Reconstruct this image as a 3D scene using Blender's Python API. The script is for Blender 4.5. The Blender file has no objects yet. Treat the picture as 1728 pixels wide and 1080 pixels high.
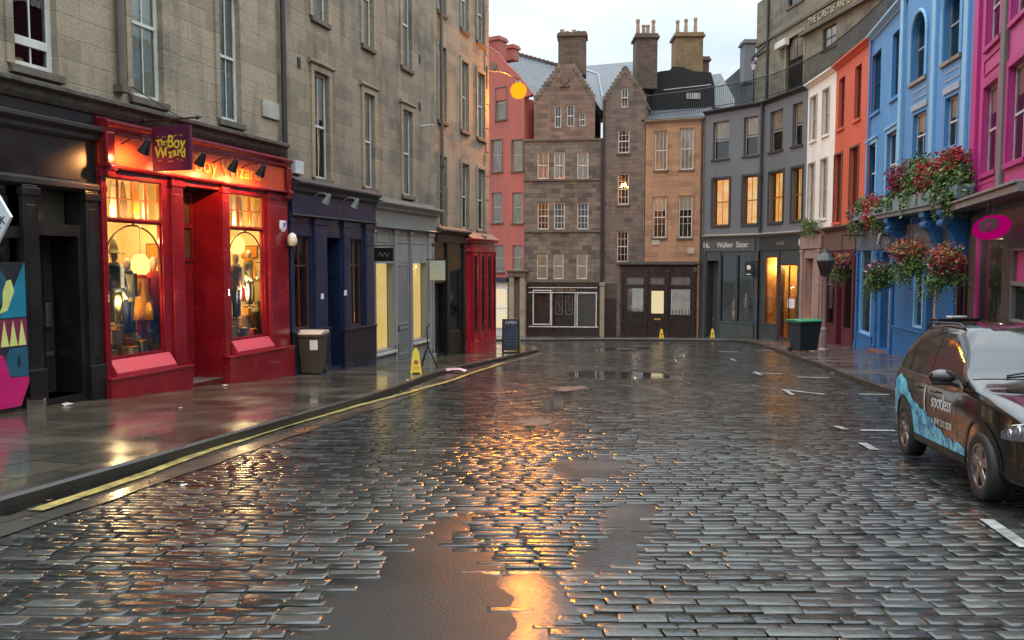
import bpy, math, random
from mathutils import Vector, Matrix
R = math.radians
sc = bpy.context.scene
COL = sc.collection
rnd = random.Random(7)

# ------------------------------------------------------------------ camera model (used only to survey the place)
FOC = 1400.0; TH = math.atan(96/1400.0); CT = math.cos(TH); ST = math.sin(TH)
A_ROAD = 1.573; A_SIDE = 1.43; SL = .0635
def ray(px, py):
    u = (px-864)/FOC; v = (540-py)/FOC
    return (u, CT+v*ST, -ST+v*CT)
def project(p):
    dep = p[1]*CT-p[2]*ST; return (864+FOC*p[0]/dep, 540-FOC*(p[1]*ST+p[2]*CT)/dep)
def atY(px, py, Y):
    d = ray(px, py); return Vector((d[0]/d[1]*Y, Y, d[2]/d[1]*Y))
def onplane(px, py, a):
    d = ray(px, py); t = -a/(d[2]+SL*d[1]); return Vector((d[0]*t, d[1]*t, d[2]*t))
def onside(px, py): return onplane(px, py, A_SIDE)
def onroad(px, py): return onplane(px, py, A_ROAD)
def zs(Y): return -(A_SIDE+SL*Y)
def zr(Y): return -(A_ROAD+SL*Y)

# ------------------------------------------------------------------ materials
MATS = {}
def newmat(name):
    m = bpy.data.materials.new(name); m.use_nodes = True
    nt = m.node_tree; nt.nodes.clear()
    out = nt.nodes.new('ShaderNodeOutputMaterial')
    return m, nt, out
def N(nt, t, **k):
    n = nt.nodes.new(t)
    for a, b in k.items():
        if a.startswith('i_'): n.inputs[a[2:].replace('_', ' ')].default_value = b
        else: setattr(n, a, b)
    return n
def L(nt, a, b): nt.links.new(a, b)
def mixc(nt, fac, a, b, mode='MIX'):
    n = nt.nodes.new('ShaderNodeMix'); n.data_type = 'RGBA'; n.blend_type = mode
    for sock, v in ((n.inputs[0], fac), (n.inputs[6], a), (n.inputs[7], b)):
        if hasattr(v, 'links'): L(nt, v, sock)
        elif isinstance(v, (int, float)): sock.default_value = v
        else: sock.default_value = (v[0], v[1], v[2], 1)
    return n.outputs[2]
def maprange(nt, v, a, b, c, d):
    n = nt.nodes.new('ShaderNodeMapRange')
    L(nt, v, n.inputs[0])
    for i, x in enumerate((a, b, c, d)): n.inputs[i+1].default_value = x
    return n.outputs[0]
def pm(name, col, rough=.5, metal=0., var=.25, scale=3., bump=0., rvar=.1, spec=.5, coat=0., streak=False, col2=None):
    if name in MATS: return MATS[name]
    m, nt, out = newmat(name)
    b = N(nt, 'ShaderNodeBsdfPrincipled'); L(nt, b.outputs[0], out.inputs[0])
    tc = N(nt, 'ShaderNodeTexCoord')
    mp = N(nt, 'ShaderNodeMapping'); L(nt, tc.outputs['Object'], mp.inputs[0])
    if streak: mp.inputs['Scale'].default_value = (1, 1, .18)
    no = N(nt, 'ShaderNodeTexNoise'); no.inputs['Scale'].default_value = scale; no.inputs['Detail'].default_value = 7
    no.inputs['Roughness'].default_value = .62
    L(nt, mp.outputs[0], no.inputs['Vector'])
    f = maprange(nt, no.outputs[0], .3, .7, 0, 1)
    c2 = col2 if col2 else tuple(x*(1-var) for x in col)
    cc = mixc(nt, f, c2, tuple(min(1, x*(1+var*.4)) for x in col))
    if streak:
        m3 = N(nt, 'ShaderNodeMapping'); m3.inputs['Scale'].default_value = (3.4, 3.4, .22); L(nt, tc.outputs['Object'], m3.inputs[0])
        n3 = N(nt, 'ShaderNodeTexNoise'); n3.inputs['Scale'].default_value = 1.6; n3.inputs['Detail'].default_value = 8; n3.inputs['Roughness'].default_value = .65; L(nt, m3.outputs[0], n3.inputs['Vector'])
        n4 = N(nt, 'ShaderNodeTexNoise'); n4.inputs['Scale'].default_value = 1.1; n4.inputs['Detail'].default_value = 9; n4.inputs['Roughness'].default_value = .7; L(nt, tc.outputs['Object'], n4.inputs['Vector'])
        cc = mixc(nt, maprange(nt, n3.outputs[0], .5, .75, 0, .5), cc, (.10, .085, .07))
        cc = mixc(nt, maprange(nt, n4.outputs[0], .56, .74, 0, .4), cc, tuple(x*.55+.03 for x in col))
    L(nt, cc, b.inputs['Base Color'])
    L(nt, maprange(nt, no.outputs[0], .3, .7, max(0.02, rough-rvar), min(1, rough+rvar)), b.inputs['Roughness'])
    b.inputs['Metallic'].default_value = metal
    b.inputs['Specular IOR Level'].default_value = spec
    if coat: b.inputs['Coat Weight'].default_value = coat; b.inputs['Coat Roughness'].default_value = .04
    if bump:
        n2 = N(nt, 'ShaderNodeTexNoise'); n2.inputs['Scale'].default_value = scale*9; n2.inputs['Detail'].default_value = 5
        L(nt, tc.outputs['Object'], n2.inputs['Vector'])
        bp = N(nt, 'ShaderNodeBump'); bp.inputs['Strength'].default_value = bump; bp.inputs['Distance'].default_value = .02
        L(nt, n2.outputs[0], bp.inputs['Height']); L(nt, bp.outputs[0], b.inputs['Normal'])
    MATS[name] = m; return m
def emis(name, col, s, col2=None, scale=3.):
    if name in MATS: return MATS[name]
    m, nt, out = newmat(name)
    e = N(nt, 'ShaderNodeEmission'); e.inputs[1].default_value = s; e.inputs[0].default_value = (*col, 1)
    if col2:
        tc = N(nt, 'ShaderNodeTexCoord'); no = N(nt, 'ShaderNodeTexNoise'); no.inputs['Scale'].default_value = scale
        no.inputs['Detail'].default_value = 4
        L(nt, tc.outputs['Object'], no.inputs['Vector'])
        L(nt, mixc(nt, maprange(nt, no.outputs[0], .35, .65, 0, 1), col, col2), e.inputs[0])
    L(nt, e.outputs[0], out.inputs[0]); MATS[name] = m; return m
def stone(name, c1, c2, bw=.75, bh=.33, soot=(.05, .045, .04), sootamt=.5, mortar=.6, rough=.8, warm=None):
    """coursed masonry: block tint, mortar lines, rain soot running down, rough surface"""
    if name in MATS: return MATS[name]
    m, nt, out = newmat(name)
    b = N(nt, 'ShaderNodeBsdfPrincipled'); L(nt, b.outputs[0], out.inputs[0])
    tc = N(nt, 'ShaderNodeTexCoord'); sp = N(nt, 'ShaderNodeSeparateXYZ'); L(nt, tc.outputs['Object'], sp.inputs[0])
    ad = N(nt, 'ShaderNodeMath', operation='ADD'); L(nt, sp.outputs[0], ad.inputs[0]); L(nt, sp.outputs[1], ad.inputs[1])
    cb = N(nt, 'ShaderNodeCombineXYZ'); L(nt, ad.outputs[0], cb.inputs[0]); L(nt, sp.outputs[2], cb.inputs[1])
    wn = N(nt, 'ShaderNodeTexNoise'); wn.inputs['Scale'].default_value = 1.3; L(nt, cb.outputs[0], wn.inputs['Vector'])
    wv = N(nt, 'ShaderNodeVectorMath', operation='MULTIPLY_ADD'); L(nt, wn.outputs['Color'], wv.inputs[0])
    wv.inputs[1].default_value = (.05, .05, 0); L(nt, cb.outputs[0], wv.inputs[2])
    br = N(nt, 'ShaderNodeTexBrick'); L(nt, wv.outputs[0], br.inputs['Vector'])
    br.inputs['Color1'].default_value = (.25, .25, .25, 1); br.inputs['Color2'].default_value = (1, 1, 1, 1)
    br.inputs['Mortar'].default_value = (.55, .55, .55, 1)
    br.inputs['Scale'].default_value = 1; br.inputs['Brick Width'].default_value = bw; br.inputs['Row Height'].default_value = bh
    br.inputs['Mortar Size'].default_value = .012; br.inputs['Mortar Smooth'].default_value = .6
    br.inputs['Bias'].default_value = -.1
    blk = mixc(nt, br.outputs[0], c2, c1)
    blk = mixc(nt, maprange(nt, br.outputs[0], .25, .36, .34, 0), blk, tuple(x*.55 for x in c2))
    # broad weather patches
    n1 = N(nt, 'ShaderNodeTexNoise'); n1.inputs['Scale'].default_value = .55; n1.inputs['Detail'].default_value = 8
    n1.inputs['Roughness'].default_value = .65
    L(nt, cb.outputs[0], n1.inputs['Vector'])
    mp = N(nt, 'ShaderNodeMapping'); mp.inputs['Scale'].default_value = (2.6, .35, 1); L(nt, cb.outputs[0], mp.inputs[0])
    n2 = N(nt, 'ShaderNodeTexNoise'); n2.inputs['Scale'].default_value = 1.; n2.inputs['Detail'].default_value = 6
    L(nt, mp.outputs[0], n2.inputs['Vector'])
    c = mixc(nt, maprange(nt, n1.outputs[0], .48, .78, 0, sootamt), blk, soot)
    c = mixc(nt, maprange(nt, n2.outputs[0], .52, .8, 0, sootamt*.9), c, soot)
    n3 = N(nt, 'ShaderNodeTexNoise'); n3.inputs['Scale'].default_value = 14; n3.inputs['Detail'].default_value = 6
    L(nt, tc.outputs['Object'], n3.inputs['Vector'])
    c = mixc(nt, 1., c, mixc(nt, n3.outputs[0], (.68, .68, .68), (1.3, 1.3, 1.3)), 'MULTIPLY')
    if warm: c = mixc(nt, maprange(nt, n1.outputs[0], .55, .3, 0, .6), c, warm)
    c = mixc(nt, maprange(nt, br.outputs['Fac'], 0, 1, 0, mortar), c, tuple(x*.45 for x in c2))
    L(nt, c, b.inputs['Base Color'])
    b.inputs['Roughness'].default_value = rough; b.inputs['Specular IOR Level'].default_value = .35
    h = N(nt, 'ShaderNodeMath', operation='MULTIPLY_ADD'); L(nt, br.outputs['Fac'], h.inputs[0]); h.inputs[1].default_value = -1
    L(nt, n3.outputs[0], h.inputs[2])
    bp = N(nt, 'ShaderNodeBump'); bp.inputs['Strength'].default_value = .6; bp.inputs['Distance'].default_value = .02
    L(nt, h.outputs[0], bp.inputs['Height']); L(nt, bp.outputs[0], b.inputs['Normal'])
    MATS[name] = m; return m
def glassmat(name='window_glass', tint=(.92, .94, .92), base=.06, rough=.02, ior=1.5):
    if name in MATS: return MATS[name]
    m, nt, out = newmat(name)
    tr = N(nt, 'ShaderNodeBsdfTransparent'); tr.inputs[0].default_value = (*tint, 1)
    gl = N(nt, 'ShaderNodeBsdfGlossy'); gl.inputs['Roughness'].default_value = rough; gl.inputs[0].default_value = (.9, .95, .95, 1)
    fr = N(nt, 'ShaderNodeFresnel'); fr.inputs[0].default_value = ior
    ad = N(nt, 'ShaderNodeMath', operation='ADD', use_clamp=True); L(nt, fr.outputs[0], ad.inputs[0]); ad.inputs[1].default_value = base
    tc = N(nt, 'ShaderNodeTexCoord'); no = N(nt, 'ShaderNodeTexNoise'); no.inputs['Scale'].default_value = 1.4
    L(nt, tc.outputs['Object'], no.inputs['Vector'])
    bp = N(nt, 'ShaderNodeBump'); bp.inputs['Strength'].default_value = .25; bp.inputs['Distance'].default_value = .03
    L(nt, no.outputs[0], bp.inputs['Height']); L(nt, bp.outputs[0], gl.inputs['Normal'])
    mx = N(nt, 'ShaderNodeMixShader'); L(nt, ad.outputs[0], mx.inputs[0]); L(nt, tr.outputs[0], mx.inputs[1]); L(nt, gl.outputs[0], mx.inputs[2])
    L(nt, mx.outputs[0], out.inputs[0]); MATS[name] = m; return m

# ------------------------------------------------------------------ mesh builder
class MB:
    def __init__(s): s.v = []; s.f = []; s.m = []
    def poly(s, pts, m=0):
        i = len(s.v); s.v += [tuple(p) for p in pts]; s.f.append(tuple(range(i, i+len(pts)))); s.m.append(m); return s
    def box(s, x0, y0, z0, x1, y1, z1, m=0):
        x0, x1 = min(x0, x1), max(x0, x1); y0, y1 = min(y0, y1), max(y0, y1); z0, z1 = min(z0, z1), max(z0, z1)
        i = len(s.v)
        s.v += [(x0, y0, z0), (x1, y0, z0), (x1, y1, z0), (x0, y1, z0), (x0, y0, z1), (x1, y0, z1), (x1, y1, z1), (x0, y1, z1)]
        s.f += [tuple(i+k for k in q) for q in ((0, 3, 2, 1), (4, 5, 6, 7), (0, 1, 5, 4), (1, 2, 6, 5), (2, 3, 7, 6), (3, 0, 4, 7))]
        s.m += [m]*6; return s
    def prism(s, pts, a, b, axis='y', m=0):
        """2-D outline extruded from a to b; pts (x,z) for axis y, (y,z) for axis x, (x,y) for axis z"""
        def P(p, t):
            return (p[0], t, p[1]) if axis == 'y' else (t, p[0], p[1]) if axis == 'x' else (p[0], p[1], t)
        n = len(pts); i = len(s.v)
        s.v += [P(p, a) for p in pts]+[P(p, b) for p in pts]
        s.f.append(tuple(range(i, i+n))); s.f.append(tuple(range(i+2*n-1, i+n-1, -1))); s.m += [m, m]
        for k in range(n):
            s.f.append((i+k, i+n+k, i+n+(k+1) % n, i+(k+1) % n)); s.m.append(m)
        return s
    def cyl(s, p0, p1, r0, r1=None, n=10, m=0, cap=True):
        r1 = r0 if r1 is None else r1
        p0 = Vector(p0); p1 = Vector(p1); d = (p1-p0).normalized()
        a = d.orthogonal().normalized(); b = d.cross(a); i = len(s.v)
        for p, r in ((p0, r0), (p1, r1)):
            for k in range(n):
                t = 2*math.pi*k/n; q = p+a*math.cos(t)*r+b*math.sin(t)*r; s.v.append(tuple(q))
        for k in range(n):
            s.f.append((i+k, i+(k+1) % n, i+n+(k+1) % n, i+n+k)); s.m.append(m)
        if cap:
            s.f.append(tuple(range(i+n-1, i-1, -1))); s.f.append(tuple(range(i+n, i+2*n))); s.m += [m, m]
        return s
    def tube(s, pts, r, n=8, m=0):
        for a, b in zip(pts[:-1], pts[1:]): s.cyl(a, b, r, r, n, m)
        return s
    def lathe(s, prof, c=(0, 0, 0), n=16, sx=1, sy=1, m=0):
        i = len(s.v)
        for r, z in prof:
            for k in range(n):
                t = 2*math.pi*k/n; s.v.append((c[0]+r*sx*math.cos(t), c[1]+r*sy*math.sin(t), c[2]+z))
        for j in range(len(prof)-1):
            for k in range(n):
                a = i+j*n+k; b = i+j*n+(k+1) % n; s.f.append((a, b, b+n, a+n)); s.m.append(m)
        s.f.append(tuple(range(i+n-1, i-1, -1))); s.f.append(tuple(range(i+(len(prof)-1)*n, i+len(prof)*n))); s.m += [m, m]
        return s
    def ball(s, c, r, n=12, sx=1, sy=1, sz=1, m=0):
        k = 8
        return s.lathe([(max(.001, math.sin(math.pi*j/k))*r, -math.cos(math.pi*j/k)*r*sz) for j in range(k+1)], c, n, sx, sy, m)
    def ring(s, x0, z0, x1, z1, w, y0, y1, m=0):
        """rectangular frame in the xz plane"""
        s.box(x0, y0, z0, x0+w, y1, z1, m); s.box(x1-w, y0, z0, x1, y1, z1, m)
        s.box(x0+w, y0, z0, x1-w, y1, z0+w, m); s.box(x0+w, y0, z1-w, x1-w, y1, z1, m); return s
    def grid(s, s0, s1, z0, z1, ops, y=0, rev=.2, room=1.3, m=0, mr=1, y_room=True):
        """wall face at y with rectangular openings, their reveals and a dark room behind each"""
        xs = sorted(set([s0, s1]+[max(s0, min(s1, v)) for o in ops for v in (o[0], o[2])]))
        zz = sorted(set([z0, z1]+[max(z0, min(z1, v)) for o in ops for v in (o[1], o[3])]))
        for a, b in zip(xs[:-1], xs[1:]):
            for c, d in zip(zz[:-1], zz[1:]):
                cx, cz = (a+b)/2, (c+d)/2
                if any(o[0] < cx < o[2] and o[1] < cz < o[3] for o in ops): continue
                s.poly([(a, y, c), (b, y, c), (b, y, d), (a, y, d)], m)
        for o in ops:
            a, c, b, d = max(o[0], s0), max(o[1], z0), min(o[2], s1), min(o[3], z1)
            r = o[4] if len(o) > 4 and o[4] else rev
            rm = o[5] if len(o) > 5 else room
            mrr = o[6] if len(o) > 6 else mr
            for ya, yb, mm in ((y, y+r, m), (y+r, y+r+rm, mrr)):
                if yb-ya < 1e-4: continue
                s.poly([(a, ya, c), (a, ya, d), (a, yb, d), (a, yb, c)], mm)
                s.poly([(b, ya, c), (b, yb, c), (b, yb, d), (b, ya, d)], mm)
                s.poly([(a, ya, c), (a, yb, c), (b, yb, c), (b, ya, c)], mm)
                s.poly([(a, ya, d), (b, ya, d), (b, yb, d), (a, yb, d)], mm)
            if rm > 1e-4: s.poly([(a, y+r+rm, c), (b, y+r+rm, c), (b, y+r+rm, d), (a, y+r+rm, d)], mrr)
        return s

def mesh_obj(name, mb, mats, parent=None, off=(0, 0, 0), smooth=False, bevel=0, label=None):
    me = bpy.data.meshes.new(name)
    if any(off): me.from_pydata([(v[0]-off[0], v[1]-off[1], v[2]-off[2]) for v in mb.v], [], mb.f)
    else: me.from_pydata(mb.v, [], mb.f)
    for m in (mats if isinstance(mats, (list, tuple)) else [mats]): me.materials.append(m)
    if len(me.materials) > 1: me.polygons.foreach_set('material_index', mb.m)
    if smooth: me.polygons.foreach_set('use_smooth', [True]*len(me.polygons))
    me.update()
    o = bpy.data.objects.new(name, me); COL.objects.link(o)
    if parent: o.parent = parent
    if bevel:
        bv = o.modifiers.new('b', 'BEVEL'); bv.width = bevel; bv.segments = 2; bv.limit_method = 'ANGLE'
    if label: o['label'] = label
    return o
def tag(o, label, cat, group=None, kind=None):
    o['label'] = label
    if cat: o['category'] = cat
    if group: o['group'] = group
    if kind: o['kind'] = kind
    return o
def setting(name, mb, mats, label=None, kind='structure', **k):
    o = mesh_obj(name, mb, mats, **k); o['kind'] = kind
    if label: o['label'] = label; o['category'] = name.replace('_', ' ')
    return o

SPLIT = dict(margin=0, window_head=0, console=0, pilaster=0, grey_pilaster=0, finials=0, mullions=0, string_course=2, arch_moulding=0, arch_spandrel=0,
             stone_band=0, trim_bar=0, roundel=0, arch_bar=0, stone_pilaster=0, pier=0, trough=0, transom_moulding=0, crowstep=0, cornice=0, quoins=None)
def pieces(mb, ax):
    """separate bodies of one mesh, clustered by where they overlap along axis ax"""
    par = list(range(len(mb.v)))
    def find(a):
        while par[a] != a: par[a] = par[par[a]]; a = par[a]
        return a
    for f in mb.f:
        for q in f[1:]: par[find(q)] = find(f[0])
    isl = {}
    for i in range(len(mb.v)): isl.setdefault(find(i), []).append(i)
    bb = []
    for r, v in isl.items(): bb.append(([min(mb.v[i][k] for i in v)-.004 for k in range(3)], [max(mb.v[i][k] for i in v)+.004 for k in range(3)], r))
    gp = list(range(len(bb)))
    def gf(a):
        while gp[a] != a: a = gp[a]
        return a
    for i in range(len(bb)):
        for j in range(i+1, len(bb)):
            if all(bb[i][0][k] < bb[j][1][k] and bb[j][0][k] < bb[i][1][k] for k in range(3)): gp[gf(j)] = gf(i)
    ids = sorted({gf(i) for i in range(len(bb))}); g = len(ids)-1
    grp = {bb[i][2]: ids.index(gf(i)) for i in range(len(bb))}
    out = [MB() for _ in range(g+1)]; mp = {}
    for i, v in enumerate(mb.v): o = out[grp[find(i)]]; mp[i] = len(o.v); o.v.append(v)
    for f, m in zip(mb.f, mb.m): o = out[grp[find(f[0])]]; o.f.append(tuple(mp[i] for i in f)); o.m.append(m)
    return out
class Thing:
    """Empty at the base; build() adds a part whose vertices are given in frame coordinates"""
    def __init__(s, name, label, cat, loc, rz=0, group=None, off=(0, 0, 0)):
        s.o = bpy.data.objects.new(name, None); COL.objects.link(s.o)
        s.o.location = loc; s.o.rotation_euler = (0, 0, rz); s.off = off; s.o.empty_display_size = .2
        tag(s.o, label, cat, group)
    def build(s, name, mb, mats, parent=None, **k):
        ax = SPLIT.get(name)
        if ax is None: return mesh_obj(name, mb, mats, parent or s.o, s.off, **k)
        for sub_ in pieces(mb, ax): o = mesh_obj(name, sub_, mats, parent or s.o, s.off, **k)
        return o
    def text(s, txt, size, pos, mat, name='lettering', parent=None, flat=False, ext=.004, ax='c', sx=1., shear=0., tilt=0., spacing=1., bold=0., dirx=1):
        c = bpy.data.curves.new('t', 'FONT'); c.body = txt; c.size = size; c.extrude = ext; c.align_x = {'c': 'CENTER', 'l': 'LEFT'}[ax]
        c.align_y = 'CENTER'; c.shear = shear; c.space_character = spacing; c.offset = bold; c.resolution_u = 4
        t = bpy.data.objects.new('t', c); COL.objects.link(t)
        dg = bpy.context.evaluated_depsgraph_get(); dg.update()
        me = bpy.data.meshes.new_from_object(t.evaluated_get(dg)); bpy.data.objects.remove(t)
        ct, st = math.cos(tilt), math.sin(tilt)
        for v in me.vertices:
            x, y, z = v.co; x *= sx; x, y = x*ct-y*st, x*st+y*ct
            v.co = (pos[0]-s.off[0]+x*dirx, pos[1]-s.off[1]-z*dirx, pos[2]-s.off[2]+y)
        me.materials.clear(); me.materials.append(mat)
        o = bpy.data.objects.new(name, me); COL.objects.link(o); o.parent = parent or s.o
        return o

class Facade:
    """vertical plane seen from the street: x runs to the viewer's right, y into the building, z is world height"""
    def __init__(s, p0, p1):
        s.p0 = Vector((p0[0], p0[1])); s.p1 = Vector((p1[0], p1[1])); d = s.p1-s.p0; s.L = d.length; s.d = d/s.L
        s.inw = Vector((-s.d.y, s.d.x)); s.rz = math.atan2(s.d.y, s.d.x)
    def hit(s, px, py, off=0):
        r = ray(px, py); p = s.p0-s.inw*off
        t = p.dot(s.inw)/(r[0]*s.inw.x+r[1]*s.inw.y)
        return (Vector((r[0]*t, r[1]*t))-p).dot(s.d), r[2]*t
    def S(s, px, py=444, off=0): return s.hit(px, py, off)[0]
    def Z(s, px, py, off=0): return s.hit(px, py, off)[1]
    def rect(s, x0, y0, x1, y1, off=0):
        my = (y0+y1)/2; mx = (x0+x1)/2
        return [s.S(x0, my, off), s.Z(mx, y1, off), s.S(x1, my, off), s.Z(mx, y0, off)]
    def world(s, a, y=0, z=0):
        p = s.p0+s.d*a+s.inw*y; return Vector((p.x, p.y, z))
    def off_for(s, a, px, z=0, lo=0, hi=6):
        """how far out from the wall a point at position a must stand"""
        for _ in range(40):
            m = (lo+hi)/2; x = project(s.world(a, -m, z))[0]; x0 = project(s.world(a, -lo, z))[0]
            if (x < px) == (x0 < px): lo = m
            else: hi = m
        return lo
    def zfor(s, a, off, py):
        p = s.world(a, -off, 0); lo, hi = -8, 14
        for _ in range(40):
            m = (lo+hi)/2; p.z = m
            if project(p)[1] > py: lo = m
            else: hi = m
        return lo
    def ground(s, a): return zs(s.world(a).y)
    def thing(s, name, label, cat, a, z=None, y=0, group=None):
        z = s.ground(a) if z is None else z
        return Thing(name, label, cat, s.world(a, y, z), s.rz, group, (a, y, z))
# ------------------------------------------------------------------ palette
WHITE = pm('white_paint', (.62, .62, .56), .35, var=.25)
DARKF = pm('dark_frame_paint', (.03, .03, .032), .35)
GLASS = glassmat()
GLASSD = glassmat('deep_window_glass', (.35, .38, .38), .18)
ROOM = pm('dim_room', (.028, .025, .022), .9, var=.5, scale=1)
BLIND = pm('pale_blind', (.80, .82, .70), .8, var=.2, streak=True)
CURT = pm('net_curtain', (.62, .64, .56), .9, var=.45, scale=7, streak=True)
LEAD = pm('sooty_lead', (.045, .042, .04), .55, var=.5, bump=.4)
IRON = pm('black_iron', (.012, .012, .013), .4, var=.3)
SLATE = stone('wet_slate', (.075, .082, .09), (.045, .05, .056), bw=.34, bh=.22, sootamt=.35, mortar=.8, rough=.4)
STONE_A = stone('tan_sandstone', (.37, .30, .21), (.31, .25, .175), bw=1.1, bh=.36, sootamt=.75, mortar=.10)
STONE_B = stone('brown_sandstone', (.32, .255, .175), (.25, .20, .14), bw=.95, bh=.34, sootamt=.85, mortar=.12)
STONE_C = stone('buff_sandstone', (.37, .285, .19), (.295, .23, .155), bw=.9, bh=.34, sootamt=.55, mortar=.14)
STONE_T = stone('old_rubble', (.235, .19, .14), (.095, .078, .062), bw=.62, bh=.30, sootamt=.55, mortar=.6)
STONE_N = stone('narrow_rubble', (.19, .155, .125), (.11, .09, .075), bw=.6, bh=.28, sootamt=.5, mortar=.5, warm=(.24, .15, .09))
STONE_O = stone('ochre_ashlar', (.42, .25, .14), (.34, .20, .115), bw=.9, bh=.36, sootamt=.4, mortar=.3)
STONE_K = stone('castle_ashlar', (.25, .22, .15), (.17, .15, .11), bw=.8, bh=.36, sootamt=.6, mortar=.5)
STONE_P = stone('pale_dressing', (.33, .28, .20), (.27, .23, .165), bw=1.4, bh=.5, sootamt=.4, mortar=.3)
SILLM = pm('weathered_sill', (.14, .115, .085), .8, var=.5, scale=4, bump=.3)
CHIM = stone('chimney_stone', (.15, .10, .07), (.11, .078, .055), bw=.5, bh=.26, sootamt=.6, mortar=.4)
POT = pm('clay_pot', (.38, .24, .15), .8, var=.4)
SALMON = pm('salmon_render', (.42, .115, .085), .7, var=.22, scale=.8, bump=.25, streak=True)
GREYP = pm('slate_grey_paint', (.135, .145, .152), .6, var=.2, scale=.9, bump=.15, streak=True)
GREYD = pm('dark_grey_surround', (.035, .036, .04), .6, var=.3)
CREAMP = pm('cream_white_paint', (.78, .76, .68), .6, var=.15, scale=1, streak=True)
ORANGE = pm('orange_paint', (.56, .11, .05), .55, var=.15, scale=1, streak=True)
BLUEP = pm('sky_blue_paint', (.075, .27, .56), .55, var=.18, scale=1, streak=True)
BLUEL = pm('pale_blue_trim', (.22, .47, .70), .5, var=.12)
BLUES = pm('shop_blue_paint', (.03, .15, .38), .35, var=.25, scale=2)
PINKP = pm('hot_pink_paint', (.47, .018, .20), .5, var=.15, scale=1, streak=True)
PINKL = pm('pink_panel_paint', (.50, .045, .23), .5, var=.12)
GREYST = pm('grey_pilaster', (.17, .155, .145), .7, var=.3, streak=True)
AMBER = emis('lit_room_amber', (1., .36, .05), .62, (1., .60, .20), 1.6)

# ------------------------------------------------------------------ windows
def window(T, r, rev=.16, y=0, frame=WHITE, bars=(2, 2), fw=.055, sill=SILLM, surround=None, sw=.14, blind=None, bfrac=1., glass=GLASS,
           lift=0., name='window', hood=False, lit=None, mid=True):
    """sash window set in an opening r=(s0,z0,s1,z1); returns the pane object with its frame, sill ... as children"""
    s0, z0, s1, z1 = r[:4]; yy = y+rev-.05
    w = T.build(name, MB().poly([(s0+.02, yy, z0+.02), (s1-.02, yy, z0+.02), (s1-.02, yy, z1-.02), (s0+.02, yy, z1-.02)]), glass)
    f = MB(); f.ring(s0, z0, s1, z1, fw, yy-.02, yy+.05)
    zm = (z0+z1)/2
    if mid: f.box(s0+fw, yy-.035, zm-.03+lift, s1-fw, yy+.045, zm+.03+lift)
    nx, nz = bars
    for k in range(1, nx):
        x = s0+(s1-s0)*k/nx; f.box(x-.013, yy-.012, z0+fw, x+.013, yy+.012, z1-fw)
    for k in range(1, nz):
        z = z0+(z1-z0)*k/nz
        if abs(z-zm) > .05 or not mid: f.box(s0+fw, yy-.015, z-.012, s1-fw, yy+.015, z+.012)
    T.build('frame', f, frame, w)
    if sill: T.build('sill', MB().box(s0-.1, y-.09, z0-.13, s1+.1, y+rev-.075, z0-.002), sill, w, bevel=.012)
    if surround:
        g = MB(); g.box(s0-sw, y-.05, z0-.002, s0-.002, y+.02, z1+sw); g.box(s1+.002, y-.05, z0-.002, s1+sw, y+.02, z1+sw)
        g.box(s0-.002, y-.05, z1+.002, s1+.002, y+.02, z1+sw)
        if hood: g.box(s0-sw-.06, y-.12, z1+sw, s1+sw+.06, y+.02, z1+sw+.09)
        T.build('surround', g, surround, w, bevel=.01)
    if blind:
        T.build('blind', MB().box(s0+.03, yy+.035, z1-(z1-z0)*bfrac, s1-.03, yy+.045, z1-.03), blind, w)
    if lit: T.build('lit_blind', MB().box(s0+.03, yy+.22, z0+.03, s1-.03, yy+.235, z1-.03), lit, w)
    return w
def arch_fill(mb, s0, s1, zt, rise, y0, y1, m=0, n=10):
    """fills the top corners of a rectangular opening so that it reads as a round arch"""
    c = (s0+s1)/2; a = (s1-s0)/2
    for sg in (-1, 1):
        pts = [(c+sg*a, zt), (c, zt)]
        pts += [(c+sg*a*math.sin(math.pi/2*k/n), zt-rise*(1-math.cos(math.pi/2*k/n))) for k in range(1, n+1)]
        if len(pts) > 2:
            # split into slim quads for clean shading
            for k in range(n):
                t0, t1 = math.pi/2*k/n, math.pi/2*(k+1)/n
                x0, x1 = c+sg*a*math.sin(t0), c+sg*a*math.sin(t1)
                q0, q1 = zt-rise*(1-math.cos(t0)), zt-rise*(1-math.cos(t1))
                if k == 0: mb.prism([(x0, zt), (x1, zt), (x1, q1)], y0, y1, m=m)
                else: mb.prism([(x0, zt), (x1, zt), (x1, q1), (x0, q0)], y0, y1, m=m)
def cornice(mb, s0, s1, z, prof, m=0, y=0):
    """moulding: prof = list of (projection, height above z) swept along the facade"""
    pts = [(y+.03, z+prof[0][1])]+[(y-p, z+h) for p, h in prof]+[(y+.03, z+prof[-1][1])]
    mb.prism(pts, s0, s1, axis='x', m=m)
def shell(mb, s0, s1, z0, z1, depth, m=0, y=0):
    mb.poly([(s0, y, z0), (s0, y, z1), (s0, y+depth, z1), (s0, y+depth, z0)], m)
    mb.poly([(s1, y, z0), (s1, y+depth, z0), (s1, y+depth, z1), (s1, y, z1)], m)
    mb.poly([(s0, y+depth, z0), (s0, y+depth, z1), (s1, y+depth, z1), (s1, y+depth, z0)], m)
    mb.poly([(s0, y, z1), (s1, y, z1), (s1, y+depth, z1), (s0, y+depth, z1)], m)
CORN = [(.05, 0), (.1, .05), (.1, .14), (.24, .24), (.3, .26), (.3, .36), (.02, .42)]
CORN2 = [(.03, 0), (.06, .04), (.06, .1), (.15, .17), (.15, .23), (.02, .26)]

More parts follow.
